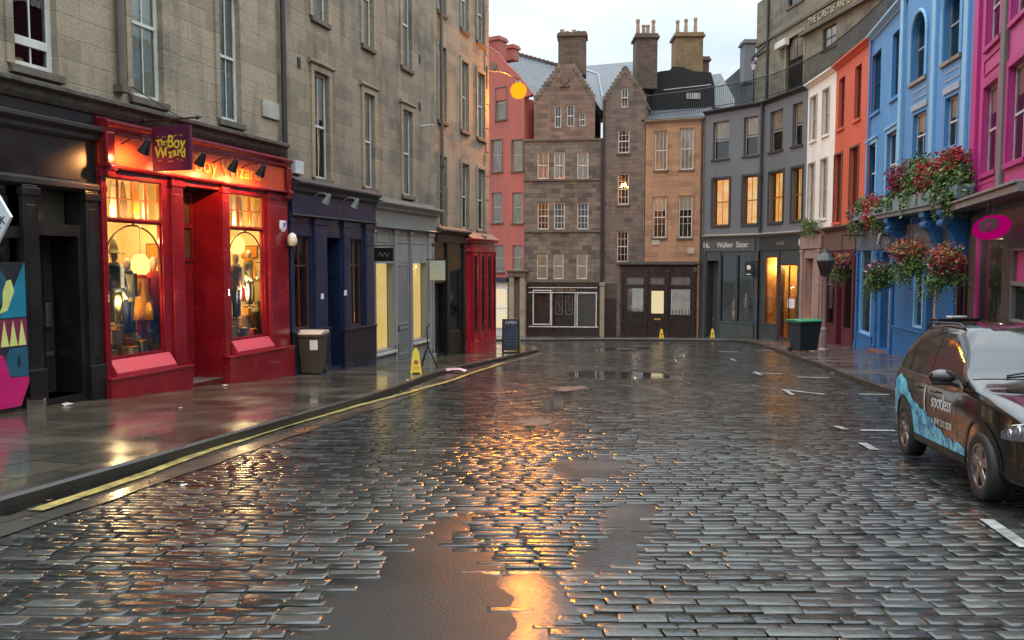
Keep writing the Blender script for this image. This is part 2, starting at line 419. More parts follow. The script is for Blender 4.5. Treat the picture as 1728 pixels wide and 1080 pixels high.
# ================================================================== GROUND
ROADM = None
def wetstone():
    m, nt, out = newmat('wet_setts')
    b = N(nt, 'ShaderNodeBsdfPrincipled'); L(nt, b.outputs[0], out.inputs[0])
    g = N(nt, 'ShaderNodeNewGeometry'); tc = N(nt, 'ShaderNodeTexCoord')
    r = N(nt, 'ShaderNodeValToRGB'); L(nt, g.outputs['Random Per Island'], r.inputs[0])
    e = r.color_ramp.elements; e[0].color = (.014, .0145, .013, 1); e[1].color = (.042, .043, .038, 1)
    x = e.new(.35); x.color = (.024, .025, .022, 1); x = e.new(.7); x.color = (.034, .032, .028, 1); x = e.new(.93); x.color = (.075, .075, .066, 1)
    n = N(nt, 'ShaderNodeTexNoise'); n.inputs['Scale'].default_value = 22; n.inputs['Detail'].default_value = 6; L(nt, tc.outputs['Object'], n.inputs['Vector'])
    n1 = N(nt, 'ShaderNodeTexNoise'); n1.inputs['Scale'].default_value = .5; n1.inputs['Detail'].default_value = 5; L(nt, tc.outputs['Object'], n1.inputs['Vector'])
    L(nt, mixc(nt, 1., r.outputs[0], mixc(nt, n.outputs[0], (.5, .5, .5), (1.5, 1.5, 1.5)), 'MULTIPLY'), b.inputs['Base Color'])
    a = N(nt, 'ShaderNodeMath', operation='ADD'); L(nt, maprange(nt, n1.outputs[0], .35, .65, .10, .20), a.inputs[0])
    L(nt, maprange(nt, g.outputs['Random Per Island'], 0, 1, 0, .09), a.inputs[1]); L(nt, a.outputs[0], b.inputs['Roughness'])
    b.inputs['Specular IOR Level'].default_value = .62
    bp = N(nt, 'ShaderNodeBump'); bp.inputs['Strength'].default_value = .5; bp.inputs['Distance'].default_value = .005
    L(nt, n.outputs[0], bp.inputs['Height']); L(nt, bp.outputs[0], b.inputs['Normal'])
    return m
def wetflat(name, c, r0, r1, bump=.15, slab=None, nscale=6, dist=.004, spec=.6):
    m, nt, out = newmat(name)
    b = N(nt, 'ShaderNodeBsdfPrincipled'); L(nt, b.outputs[0], out.inputs[0]); tc = N(nt, 'ShaderNodeTexCoord')
    n = N(nt, 'ShaderNodeTexNoise'); n.inputs['Scale'].default_value = nscale; n.inputs['Detail'].default_value = 8; L(nt, tc.outputs['Object'], n.inputs['Vector'])
    n1 = N(nt, 'ShaderNodeTexNoise'); n1.inputs['Scale'].default_value = .9; n1.inputs['Detail'].default_value = 6; L(nt, tc.outputs['Object'], n1.inputs['Vector'])
    col = mixc(nt, n1.outputs[0], tuple(x*.55 for x in c), tuple(x*1.5 for x in c))
    h = n.outputs[0]
    if slab:
        mp = N(nt, 'ShaderNodeMapping'); mp.inputs['Rotation'].default_value = (0, 0, R(slab[2])); L(nt, tc.outputs['Object'], mp.inputs[0])
        br = N(nt, 'ShaderNodeTexBrick'); L(nt, mp.outputs[0], br.inputs['Vector']); br.inputs['Scale'].default_value = 1
        br.inputs['Brick Width'].default_value = slab[0]; br.inputs['Row Height'].default_value = slab[1]; br.inputs['Mortar Size'].default_value = .014
        br.inputs['Color1'].default_value = (.75, .75, .75, 1); br.inputs['Color2'].default_value = (1.2, 1.17, 1.1, 1); br.inputs['Mortar'].default_value = (.22, .22, .22, 1)
        col = mixc(nt, 1., col, br.outputs[0], 'MULTIPLY')
        q = N(nt, 'ShaderNodeMath', operation='MULTIPLY_ADD'); L(nt, br.outputs['Fac'], q.inputs[0]); q.inputs[1].default_value = -1.2; L(nt, h, q.inputs[2]); h = q.outputs[0]
    L(nt, col, b.inputs['Base Color'])
    L(nt, maprange(nt, n1.outputs[0], .38, .62, r0, r1), b.inputs['Roughness'])
    b.inputs['Specular IOR Level'].default_value = spec
    bp = N(nt, 'ShaderNodeBump'); bp.inputs['Strength'].default_value = bump; bp.inputs['Distance'].default_value = dist
    L(nt, h, bp.inputs['Height']); L(nt, bp.outputs[0], b.inputs['Normal'])
    return m
SETTS = wetstone()
BED = wetflat('wet_joint_grit', (.028, .025, .020), .25, .6, .8, None, 30)
PAVE = wetflat('wet_paving', (.075, .066, .05), .05, .24, .25, (.75, .62, -73.4))
PAVER = wetflat('wet_paving_far', (.085, .07, .06), .10, .30, .25, (.75, .62, 20))
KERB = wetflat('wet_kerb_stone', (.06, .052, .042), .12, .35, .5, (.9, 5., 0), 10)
TAR = wetflat('wet_tarmac', (.022, .0225, .0205), .22, .42, .7, None, 70, .004, .16)
TARR = wetflat('old_patch', (.045, .043, .04), .16, .30, .4, None, 22, .004, .4)

# big ground sheet, following the fall of the street
g = MB(); g.poly([(-150, -60, zr(-60)-.14), (150, -60, zr(-60)-.14), (150, 400, zr(400)-.14), (-150, 400, zr(400)-.14)])
setting('ground', g, BED)

kL = [onside(*p) for p in [(493, 701), (660, 655.5), (743, 623), (827, 607), (880, 595.5), (902, 591)]]
kL = [onside(-700, 1040), onside(-250, 912), onside(0, 841), onside(150, 799), onside(299, 757)] + kL + [onside(909, 588), onside(906, 585), onside(885, 582), onside(830, 580.5)]
kL = [Vector((-3.4, -8, 0)), Vector((-3.5, 1.0, 0))]+kL+[Vector((-8, 46.5, 0)), Vector((-30, 48, 0))]
kR = [Vector((6.0, -8, 0)), Vector((6.4, 4, 0)), Vector((6.9, 10, 0)), onside(1560, 674), onside(1502, 655), onside(1439, 635), onside(1390, 613.5), onside(1344, 600.5), onside(1310, 587.5), onside(1282, 579.3)]
kF = [onside(1262, 575.3), onside(1235, 573.4), onside(1190, 572.4), onside(1120, 571.8), onside(1050, 571.4), onside(980, 571.6), onside(900, 572.2), Vector((-6, 50.5, 0)), Vector((-30, 52, 0))]
kRF = kR+kF
print('kL', [(round(p.x, 1), round(p.y, 1)) for p in kL]); print('kRF', [(round(p.x, 1), round(p.y, 1)) for p in kRF])
def smooth_pl(pts, it=2):
    for _ in range(it):
        q = [pts[0]]
        for a, b in zip(pts[:-1], pts[1:]): q += [a*.75+b*.25, a*.25+b*.75]
        pts = q+[pts[-1]]
    return pts
kL = smooth_pl([Vector((p.x, p.y)) for p in kL]); kRF = smooth_pl([Vector((p.x, p.y)) for p in kRF])
def kerb(pl, side, name='kerb'):
    """kerb stones: top strip 0.16 wide and the upright face down to the road; side=+1 when the pavement is to the left of travel"""
    mb = MB(); w = .17
    nrm = []
    for i in range(len(pl)):
        a = pl[max(0, i-1)]; b = pl[min(len(pl)-1, i+1)]; d = (b-a).normalized(); nrm.append(Vector((-d.y, d.x))*side)
    for i in range(len(pl)-1):
        a, b, na, nb = pl[i], pl[i+1], nrm[i], nrm[i+1]
        a2, b2 = a+na*w, b+nb*w
        a1, b1 = a+na*.02, b+nb*.02
        ta, tb = zs(a.y), zs(b.y); la, lb = zr(a.y)-.1, zr(b.y)-.1
        mb.poly([(a1.x, a1.y, ta+.006), (b1.x, b1.y, tb+.006), (b2.x, b2.y, zs(b2.y)+.006), (a2.x, a2.y, zs(a2.y)+.006)])
        mb.poly([(a.x, a.y, ta-.02), (b.x, b.y, tb-.02), (b1.x, b1.y, tb+.006), (a1.x, a1.y, ta+.006)])
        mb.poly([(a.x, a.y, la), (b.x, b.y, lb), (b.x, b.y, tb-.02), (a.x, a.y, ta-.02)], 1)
        mb.poly([(a2.x, a2.y, zs(a2.y)+.006), (b2.x, b2.y, zs(b2.y)+.006), (b2.x, b2.y, lb), (a2.x, a2.y, la)])
    setting(name, mb, [KERB, pm('shaded_kerb_face', (.022, .018, .014), .55, bump=.4, scale=5)])  # second material darkens the upright face, its shade put into the colour
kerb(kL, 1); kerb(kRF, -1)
def slabpoly(P, mat, name):
    import mathutils
    mb = MB(); mb.v = [(p.x, p.y, zs(p.y)) for p in P]
    mb.f = [tuple(t) for t in mathutils.geometry.tessellate_polygon([[Vector((p.x, p.y, 0)) for p in P]])]; mb.m = [0]*len(mb.f)
    me = setting(name, mb, mat)
    import bmesh
    bm = bmesh.new(); bm.from_mesh(me.data); bmesh.ops.recalc_face_normals(bm, faces=bm.faces)
    if bm.faces[0].normal.z < 0: bmesh.ops.reverse_faces(bm, faces=bm.faces)
    bm.to_mesh(me.data); bm.free(); return me
slabpoly([p+Vector((-.16, .04)) for p in kL]+[Vector((-60, 48)), Vector((-60, -8))], PAVE, 'pavement')
slabpoly([p+Vector((.12, .08)) for p in kRF]+[Vector((-60, 52)), Vector((-60, 95)), Vector((70, 95)), Vector((70, -8))], PAVER, 'pavement')

# setts: one stone after another, laid in courses across the street
def inpoly(x, y, P):
    c = False; j = len(P)-1
    for i in range(len(P)):
        if (P[i].y > y) != (P[j].y > y) and x < (P[j].x-P[i].x)*(y-P[i].y)/(P[j].y-P[i].y)+P[i].x: c = not c
        j = i
    return c
ROADP = list(kL)+list(reversed(kRF))
from mathutils import noise as mnoise
def lift(x, y): return mnoise.noise(Vector((x*.45, y*.35, 0)))*.016+mnoise.noise(Vector((x*1.5, y*1.1, 3)))*.004
patches = {  # tarmac repairs and standing water, surveyed on the road plane
 'a': [(505, 1095), (540, 1030), (600, 990), (640, 975), (665, 935), (700, 890), (740, 866), (800, 858), (790, 880), (745, 905), (770, 925), (835, 930), (850, 950), (800, 958), (830, 975), (862, 1010), (868, 1060), (870, 1110), (690, 1150), (480, 1150)],
 'b': [(985, 975), (1000, 925), (1030, 890), (1020, 862), (1060, 850), (1092, 852), (1094, 880), (1082, 915), (1076, 935), (1055, 958), (1010, 985)],
 'h': [(850, 992), (872, 976), (905, 968), (945, 985), (940, 1010), (950, 1030), (938, 1055), (948, 1095), (872, 1110), (871, 1060), (864, 1010)],
 'c': [(900, 690), (915, 665), (950, 652), (985, 650), (978, 670), (955, 690), (925, 697)],
 'd': [(950, 630), (985, 624), (1060, 626), (1130, 630), (1160, 636), (1090, 640), (1000, 640), (960, 638)],
 'e': [(930, 780), (990, 772), (1060, 775), (1072, 790), (1030, 806), (960, 808), (925, 800)],
 'f': [(1000, 588), (1040, 585), (1100, 586), (1105, 590), (1040, 593), (1005, 592)],
 'g': [(870, 712), (915, 700), (935, 712), (905, 728), (880, 728)],
}
PP = {}
for k, v in patches.items():
    PP[k] = [Vector((q.x, q.y)) for q in (onroad(*p) for p in v)]
def jag(P, amp=.05, n=5):
    out = []
    for i in range(len(P)):
        a, b = P[i], P[(i+1) % len(P)]
        for t in range(n):
            q = a.lerp(b, t/n); out.append(q+Vector((mnoise.noise(Vector((q.x*3, q.y*3, 1))), mnoise.noise(Vector((q.x*3, q.y*3, 9)))))*amp*2)
    return out
for k in PP: PP[k] = jag(PP[k])
s = MB()
def one_sett(x0, x1, y0, y1, zt, tx, ty, sk, cvx=1.):
    nr = max(.28, min(1., 1.35-y0/13)); gd = lambda v: rnd.gauss(0, v)
    cx, cy = (x0+x1)/2, (y0+y1)/2; base = zr(cy)+zt
    i = len(s.v)
    jx = [gd(.0035) for _ in range(4)]; jy = [gd(.003) for _ in range(4)]; k_ = 0
    for ix, iy, dz in ((.0, .0, -.032), (.003, .002, (-.0035-.003*cvx)*nr), (.003, .002, (-.0035-.003*cvx)*nr), (.010, .012, -.0011*nr), (.03, .036, 0.)):
        for (x, y) in ((x0+ix, y0+iy), (x1-ix, y0+iy), (x1-ix, y1-iy), (x0+ix, y1-iy)):
            xx = x+sk*(y-cy)
            if iy < .005: xx += jx[k_]; y += jy[k_]
            k_ = (k_+1) % 4; s.v.append((xx, y, base-SL*(y-cy)+dz+tx*(x-cx)+ty*(y-cy)))
    for q in (0, 2, 3):
        for k in range(4):
            s.f.append((i+q*4+k, i+q*4+(k+1) % 4, i+q*4+4+(k+1) % 4, i+q*4+4+k))
    s.f.append((i+16, i+17, i+18, i+19)); s.m += [0]*13
def pdist(x, y, P):
    d = 9; q = Vector((x, y))
    for k in range(len(P)):
        a, b = P[k], P[(k+1) % len(P)]; ab = b-a; t = max(0, min(1, (q-a).dot(ab)/max(1e-9, ab.length_squared))); d = min(d, (q-a-ab*t).length)
    return d if inpoly(x, y, P) else -d
PB = {k: (min(p.x for p in P)-.5, min(p.y for p in P)-.5, max(p.x for p in P)+.5, max(p.y for p in P)+.5) for k, P in PP.items()}
def sink(x, y):
    m = 0
    for k, P in PP.items():
        a = PB[k]
        if a[0] < x < a[2] and a[1] < y < a[3]:
            w_ = .30 if k in 'ab' else .5+y*.01
            t = max(0, min(1, (pdist(x, y, P)+w_*.35)/w_)); m = max(m, t)
    return m*.022
y = .8; nset = 0
while y < 56:
    rh = rnd.uniform(.085, .130)
    x = -11+rnd.uniform(0, .3)
    cur = rnd.uniform(-.02, .02)
    while x < 17:
        ln = rnd.choice((rnd.uniform(.13, .22), rnd.uniform(.18, .31), rnd.uniform(.22, .36)))
        ym = y+.02*(x*.06)**2*0+mnoise.noise(Vector((x*.25, y*.2, 5)))*.035+cur
        if inpoly(x+ln/2, ym+rh/2, ROADP) and abs(x+ln/2) < .66*(ym+1.0)+4.5:
            dp = sink(x+ln/2, ym+rh/2)
            if dp < .021:
                g1, g2 = rnd.uniform(.001, .004), rnd.uniform(.001, .004)
                fl_ = min(1., max(.2, .8-1.7*mnoise.noise(Vector((x*.28, y*.2, 11)))-.010*max(0, y-10)-.25*(x > 0)))
                one_sett(x+g1, x+ln-g1, ym+g2, ym+rh-g2+rnd.uniform(-.006, .004), lift(x, y)+rnd.gauss(0, .0015)-dp,
                         rnd.gauss(0, .005)*fl_, rnd.gauss(0, .018)*fl_, rnd.gauss(0, .08), fl_); nset += 1
        x += ln
    y += rh
print('setts', nset)
setting('road', s, SETTS, smooth=True)
b = MB()
nb = 60
for i in range(nb):
    ya, yb = -10+70*i/nb, -10+70*(i+1)/nb
    b.poly([(-14, ya, zr(ya)-.016), (18, ya, zr(ya)-.016), (18, yb, zr(yb)-.016), (-14, yb, zr(yb)-.016)])
setting('road', b, BED)
# foreground road the camera stands on, then the flat patches
def flat(name, P, h, mat):
    mb = MB(); cx = sum(p.x for p in P)/len(P); cy = sum(p.y for p in P)/len(P)
    n = len(P)
    import mathutils
    tris = mathutils.geometry.tessellate_polygon([[Vector((p.x, p.y, 0)) for p in P]])
    mb.v = [(p.x, p.y, zr(p.y)+h) for p in P]+[(p.x, p.y, zr(p.y)-.05) for p in P]
    mb.f = [tuple(t) for t in tris]+[(i, (i+1) % n, n+(i+1) % n, n+i) for i in range(n)]
    mb.m = [0]*len(mb.f)
    o = setting(name, mb, mat)
    return o
def sheet(name, k, mat, h):
    P = PP[k]; a = PB[k]; mb = MB(); cs = .07 if k in 'abh' else .16; idx = {}
    def vid(i, j):
        if (i, j) not in idx:
            x, y_ = a[0]+i*cs, a[1]+j*cs; d = pdist(x, y_, P)
            idx[(i, j)] = len(mb.v); mb.v.append((x, y_, zr(y_)+lift(x, y_)+h-max(0, -d)*.06))
        return idx[(i, j)]
    for i in range(int((a[2]-a[0])/cs)):
        for j in range(int((a[3]-a[1])/cs)):
            if pdist(a[0]+(i+.5)*cs, a[1]+(j+.5)*cs, P) > -.28: mb.f.append((vid(i, j), vid(i+1, j), vid(i+1, j+1), vid(i, j+1))); mb.m.append(0)
    return setting(name, mb, mat, smooth=True)
WATER = wetflat('standing_water', (.020, .019, .016), .04, .16, .10, None, 9, .004)
for k, m_, h_ in (('a', TAR, -.008), ('b', TARR, -.007), ('h', TARR, -.007), ('c', WATER, -.010), ('d', WATER, -.010), ('e', TARR, -.009), ('f', WATER, -.010), ('g', WATER, -.010)):
    sheet('puddle' if m_ is WATER else 'tarmac_patch', k, m_, h_)
# painted markings
YEL = pm('worn_yellow_paint', (.46, .35, .09), .35, var=.6, scale=7, col2=(.08, .07, .045))
WHI = pm('worn_white_paint', (.32, .32, .30), .4, var=.6, scale=9, col2=(.10, .10, .09))
def ribbon(pts, w, h, mat, name='road_marking', lab=None):
    mb = MB(); P = [Vector((p.x, p.y)) for p in pts]
    Q = []
    for a, b2 in zip(P[:-1], P[1:]):
        k = max(1, int((b2-a).length/.25)); Q += [a.lerp(b2, t/k) for t in range(k)]
    Q.append(P[-1])
    for i in range(len(Q)-1):
        a, b2 = Q[i], Q[i+1]; d = (b2-a).normalized(); n = Vector((-d.y, d.x))*w/2
        ja = 1+.25*mnoise.noise(Vector((a.x*4, a.y*4, 2))); jb = 1+.25*mnoise.noise(Vector((b2.x*4, b2.y*4, 2)))
        mb.poly([(a.x-n.x*ja, a.y-n.y*ja, zr(a.y)+h+lift(a.x, a.y)), (b2.x-n.x*jb, b2.y-n.y*jb, zr(b2.y)+h+lift(b2.x, b2.y)),
                 (b2.x+n.x*jb, b2.y+n.y*jb, zr(b2.y)+h+lift(b2.x, b2.y)), (a.x+n.x*ja, a.y+n.y*ja, zr(a.y)+h+lift(a.x, a.y))])
    setting(name, mb, mat)
ribbon([onroad(60, 866), onroad(240, 806), onroad(330, 772), onroad(480, 721), onroad(640, 677), onroad(750, 647), onroad(850, 613)], .13, .024, YEL, 'yellow_line')
for a, c in (((1320, 659), (1392, 667)), ((1450, 666), (1510, 667)), ((1452, 727), (1510, 728)), ((1212, 594), (1246, 594)), ((1275, 592), (1330, 592)), ((1270, 630), (1320, 631)), ((1345, 637), (1400, 638)), ((1400, 630), (1440, 632))):
    ribbon([onroad(*a), onroad(*c)], .10, .014, WHI)
for a, c in (((1322, 658), (1338, 668)), ((1455, 748), (1476, 760)), ((1664, 880), (1735, 928)), ((1233, 606), (1241, 609)), ((1274, 628), (1284, 634)), ((1410, 720), (1428, 726))):
    ribbon([onroad(*a), onroad(*c)], .10, .014, WHI)
# gutter channel along the left kerb
ribbon([p for p in kL if 3 < p.y < 36 and p.x > -8][::1] and [Vector((p.x+.28, p.y-.06, 0)) for p in kL if 3 < p.y < 34], .42, .010, wetflat('wet_gutter', (.05, .045, .037), .2, .34, .4, (.9, .42, -73), 12), 'gutter')
# ================================================================== LEFT SIDE
FL = Facade((-11.407+.2986*3.0, 3.0), (-11.407+.2986*34.9, 34.9))
UP = -.02          # the masonry stands a touch behind the shop line
CZ = 2.72          # underside of the stone ledge over the shops
def lwin(T, x0, y0, x1, y1, z0=None, z1=None, **k):
    r = FL.rect(x0, y0, x1, y1)
    if z0 is not None: r[1] = z0
    if z1 is not None: r[3] = z1
    return r
def tenement(name, label, s0, s1, z0, z1, wins, mat, depth=9, extra=None, group=None, quoin=False):
    T = FL.thing(name, label, 'tenement', s0, None, 0, group)
    mb = MB(); mb.grid(s0, s1, z0, z1, [w[0] for w in wins], 0, .17, .9)
    shell(mb, s0, s1, z0, z1, depth)
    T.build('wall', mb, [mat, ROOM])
    for r, k in wins: window(T, r, **k)
    return T
# --- block 1 (tan ashlar, over the black and the red shop)
sA0 = FL.S(-330); sA = FL.S(470, 300); sB = FL.S(733, 300); sC = FL.L
print('sA0', sA0, 'sA', sA, 'sB', sB, 'sC', sC)
w1 = FL.rect(22, 20, 94, 119); w2 = FL.rect(222, 20, 273, 166); w3 = FL.rect(370, 20, 404, 201)
zb1 = 3.02; zt1 = zb1+2.72
mk = lambda r, zb, zt: (r[0], zb, r[2], zt)
curt = dict(blind=CURT, bars=(2, 2))
w0 = (w1[0]-2.9, zb1, w1[0]-1.6, zt1)
wb = (w0[0]-3.4, zb1, w0[0]-2.1, zt1)
T1 = tenement('stone_tenement', 'tan ashlar tenement above the black shop and the red shop', sA0, sA, CZ, 13.0,
   [(mk(w1, zb1, zt1), dict(lift=.18, glass=glassmat('old_glass', (.8, .82, .8), .0, .02, 1.22), fw=.1)), (mk(w2, zb1, zt1), dict(blind=BLIND, glass=GLASS, fw=.09)), (mk(w3, zb1, zt1), dict(blind=CURT, bfrac=1, fw=.09)),
    (w0, curt), (wb, curt),
    (mk(w1, zb1+4, zt1+4), curt), (mk(w2, zb1+4, zt1+4), curt), (mk(w3, zb1+4, zt1+4), curt)], STONE_A, group='tenements on the left side of the street')
mb = MB()
for r in (w1, w2, w3, w0):   # thin pilaster strips and margins
    mb.box(r[0]-.14, -.035, zb1, r[0]-.002, .02, zt1+.2); mb.box(r[2]+.002, -.035, zb1, r[2]+.14, .02, zt1+.2)
T1.build('margin', mb, STONE_A, bevel=.01)
za_, zb2_ = FL.Z(57, 79), FL.Z(57, 64)
T1.build('raised_sash', MB().box(w1[0]+.1, .07, za_, w1[2]-.1, .13, zb2_), WHITE, bevel=.006)
T1.build('window_plant', MB().lathe([(.10, 0), (.13, .12), (.11, .16)], ((w1[0]+w1[2])/2-.1, .3, zb1+.02), 10), POT)
sp = FL.S(197, 100)
T1.build('drainpipe', MB().cyl((sp, -.1, CZ+.3), (sp, -.1, 13), .075, n=12).box(sp-.11, -.2, CZ+.28, sp+.11, 0, CZ+.4), pm('brown_pipe', (.12, .10, .08), .5))
mb = MB(); cornice(mb, sA0, sA-.02, CZ-.22, [(.16, 0), (.22, .08), (.24, .16), (.34, .2), (.34, .27), (.08, .34)])
T1.build('ledge', mb, pm('sooty_ledge', (.10, .085, .065), .75, var=.7, scale=5, bump=.6), bevel=.01)
mb = MB(); r = FL.rect(441, 171, 468, 200); mb.box(r[0], -.06, r[1], r[2], -.012, r[3])
T1.build('plaque', mb, pm('stone_plaque', (.42, .40, .32), .7), bevel=.01)
# --- block 2
W2 = []
for (a, b) in ((530, 555), (614, 631), (679, 695)):
    r = FL.rect(a, 180, b, 310); W2.append((mk(r, 2.14+.03, 4.86), dict(blind=BLIND, bfrac=.42 if a == 530 else .98, surround=STONE_C, sw=.15, lift=.0, fw=.07, bars=(1, 1) if a > 600 else (2, 1))))
    W2.append((mk(r, 6.2, 8.95), dict(blind=BLIND, surround=STONE_C, sw=.15, fw=.07, bars=(1, 1))))
    W2.append((mk(r, 10.2, 12.4), dict(blind=BLIND, surround=STONE_C, fw=.07, bars=(1, 1))))
T2 = tenement('stone_tenement', 'soot-streaked brown stone tenement over the dark blue and pale grey shops', sA+.004, sB, 1.2, 13.4, W2, STONE_B, group='tenements on the left side of the street')
mb = MB()
for r, k in W2: cornice(mb, r[0]-.25, r[2]+.25, r[3]+.16, [(.05, 0), (.1, .04), (.1, .1), (.02, .13)])
T2.build('window_head', mb, STONE_C, bevel=.008)
sp = sA+.12
T2.build('drainpipe', MB().cyl((sp, -.12, 2.2), (sp, -.12, 13), .065, n=12).tube([(sp, -.12, 2.3), (sp+.15, -.12, 2.0), (sp+.7, -.1, 1.85), (sp+1.3, -.1, 2.0)], .03), pm('black_pipe', (.035, .033, .03), .4))
bx = FL.rect(491, 272, 505, 294); T2.build('alarm_box', MB().box(bx[0], -.13, bx[1], bx[2], -.01, bx[3]), pm('white_plastic', (.6, .6, .58), .4), bevel=.012)
pr = FL.hit(711, 213); T2.build('wall_flue', MB().cyl((pr[0], 0, pr[1]), (pr[0], -.42, pr[1]+.02), .035, n=8), WHITE)
for (px, py) in ((708, 100), (708, 180), (504, 106)):
    q = FL.hit(px, py); T2.build('air_vent', MB().box(q[0]-.07, -.015, q[1]-.13, q[0]+.07, .01, q[1]+.13), IRON)
# --- block 3
W3 = []
for (a, b) in ((739.5, 752), (778, 789.5), (805, 817)):
    r = FL.rect(a, 150, b, 230)
    for z0, z1 in ((1.33, 3.78), (5.03, 7.62), (8.8, 11.1)):
        W3.append((mk(r, z0, z1), dict(blind=BLIND, bfrac=.97 if z0 > 2 else .45, surround=STONE_P, sw=.14, bars=(2, 1) if z0 > 2 else (1, 1), fw=.06)))
T3 = tenement('stone_tenement', 'buff stone tenement by the orange lamp, at the far end of the left side', sB+.004, sC, .6, 12.35, W3, STONE_C, group='tenements on the left side of the street')
sp = sB+.5
T3.build('drainpipe', MB().cyl((sp, -.1, .8), (sp, -.1, 12.3), .06, n=12).box(sp-.1, -.2, 3.4, sp+.1, 0, 3.65), MATS['brown_pipe'])
mb = MB(); cornice(mb, sB+.01, sC+.02, 12.35, CORN); T3.build('cornice', mb, STONE_C, bevel=.01)
mb = MB()
for k in range(12):
    mb.box(sC-.34-(k % 2)*.16, -.03, .65+k*.98, sC+.03, .3, .65+k*.98+.94)
T3.build('quoins', mb, STONE_C, bevel=.012)

# ------------------------------------------------------------------ shop helpers
def shopface(T, s0, s1, z0, z1, ops, mats, y=-.16, rev=.1, room=.05, depth=.5):
    mb = MB(); mb.grid(s0, s1, z0, z1, ops, y, rev, room)
    mb.poly([(s0, y, z0), (s0, y, z1), (s0, y+depth, z1), (s0, y+depth, z0)])
    mb.poly([(s1, y, z0), (s1, y+depth, z0), (s1, y+depth, z1), (s1, y, z1)])
    return T.build('shopfront_wall', mb, mats)
def pilaster(T, s0, s1, z0, z1, mat, y=-.16, p=.07, name='pilaster', base=.45):
    mb = MB(); mb.box(s0, y-p, z0, s1, y+.02, z1)
    mb.box(s0-.03, y-p-.035, z0, s1+.03, y+.02, z0+base)
    mb.box(s0-.03, y-p-.035, z1-.16, s1+.03, y+.02, z1-.04)
    mb.box(s0+.05, y-p-.012, z0+base+.12, s1-.05, y-p+.01, z1-.3)
    return T.build(name, mb, mat, bevel=.012)
def panel(mb, s0, z0, s1, z1, y, w=.05, p=.02):
    mb.ring(s0, z0, s1, z1, w, y-p, y+.005)
def gooseneck(F, s, z, y, label, mat=IRON, out=.55, group=None):
    """arm curving out of the fascia with a conical shade pointing back at it"""
    T = F.thing('fascia_lamp', label, 'lamp', s, z, y, group)
    T.build('arm', MB().tube([(s, y, z), (s, y-out*.4, z+.09), (s, y-out*.8, z+.07), (s, y-out, z-.02)], .014, 8), mat)
    T.build('lamp_shade', MB().cyl((s, y-out-.03, z+.05), (s, y-out+.10, z-.17), .04, .10, 14, cap=True), mat)
    return T
def spot(loc, target, power, col, size=1.2, blend=.5, rad=.03, name='spot_lamp'):
    l = bpy.data.lights.new(name, 'SPOT'); l.energy = power; l.color = col; l.spot_size = size; l.spot_blend = blend; l.shadow_soft_size = rad
    o = bpy.data.objects.new(name, l); COL.objects.link(o); o.location = loc
    o.rotation_euler = (Vector(target)-Vector(loc)).to_track_quat('-Z', 'Y').to_euler(); return o
def bulb_or_fill(loc, power, col, rad=.06, name='bulb_or_fill_light'):
    l = bpy.data.lights.new(name, 'POINT'); l.energy = power; l.color = col; l.shadow_soft_size = rad
    o = bpy.data.objects.new(name, l); COL.objects.link(o); o.location = loc; return o

# ------------------------------------------------------------------ black shop (nearest, left)
BLK = pm('black_gloss_paint', (.012, .011, .010), .35, var=.4, scale=2)
BLK2 = pm('black_satin_paint', (.028, .025, .022), .45, var=.5, scale=2)
b0 = sA0; b1 = FL.S(172, 500)
T = FL.thing('black_shop', 'closed black-painted shopfront between the frame edge and the red shop', 'shop', b0)
dr = FL.rect(66, 398, 134, 655, .1); dr[1] = FL.ground((dr[0]+dr[2])/2)+.12
fan = FL.rect(56, 300, 134, 378, .1); lw = FL.rect(-60, 300, 44, 380, .1); low = FL.rect(-60, 400, 44, 640, .1)
lw2 = (lw[0]-2.6, lw[1], lw[0]-.3, lw[3]); low2 = (low[0]-2.6, low[1], low[0]-.3, low[3])
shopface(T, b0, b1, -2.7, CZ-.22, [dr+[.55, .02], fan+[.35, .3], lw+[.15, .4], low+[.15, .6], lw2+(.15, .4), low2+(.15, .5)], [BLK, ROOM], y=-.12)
mb = MB(); cornice(mb, b0, b1-.01, 2.02, [(.14, 0), (.2, .05), (.2, .12), (.3, .18), (.3, .25), (.1, .3)]); cornice(mb, b0, b1-.01, 1.18, [(.13, 0), (.2, .04), (.2, .13), (.13, .17)])
T.build('cornice', mb, BLK2, bevel=.01)
yd = .43
d = T.build('door', MB().box(dr[0]+.05, yd, dr[1], dr[2]-.05, yd+.05, dr[3]-.04), BLK2)
mb = MB(); panel(mb, dr[0]+.18, dr[1]+1.35, dr[2]-.2, dr[3]-.18, yd, .06, .02); panel(mb, dr[0]+.18, dr[1]+.2, dr[2]-.2, dr[1]+1.15, yd, .06, .02)
T.build('panel_moulding', mb, BLK, d, bevel=.006)
T.build('handle', MB().box(dr[2]-.2, yd-.05, dr[1]+1.1, dr[2]-.1, yd-.002, dr[1]+1.5), pm('steel_plate', (.35, .35, .34), .35, .9), d, bevel=.01)
T.build('letter_flap', MB().box(dr[0]+.45, yd-.02, dr[1]+.62, dr[0]+.75, yd-.002, dr[1]+.69), MATS['steel_plate'], d)
T.build('fanlight', MB().box(fan[0]+.02, .2, fan[1]+.02, fan[2]-.02, .21, fan[3]-.02), pm('dusty_pane', (.07, .065, .05), .25))
for r, nm in ((lw, 'transom_window'), (low, 'shop_window'), (lw2, 'transom_window'), (low2, 'shop_window')):
    T.build(nm, MB().poly([(r[0], 0, r[1]), (r[2], 0, r[1]), (r[2], 0, r[3]), (r[0], 0, r[3])]), GLASSD)
for px in (-160, 48, 152):
    s_ = FL.S(px, 450, .1); pilaster(T, s_-.14, s_+.14, FL.ground(s_)-.1, 1.2, BLK, y=-.12, base=.7)
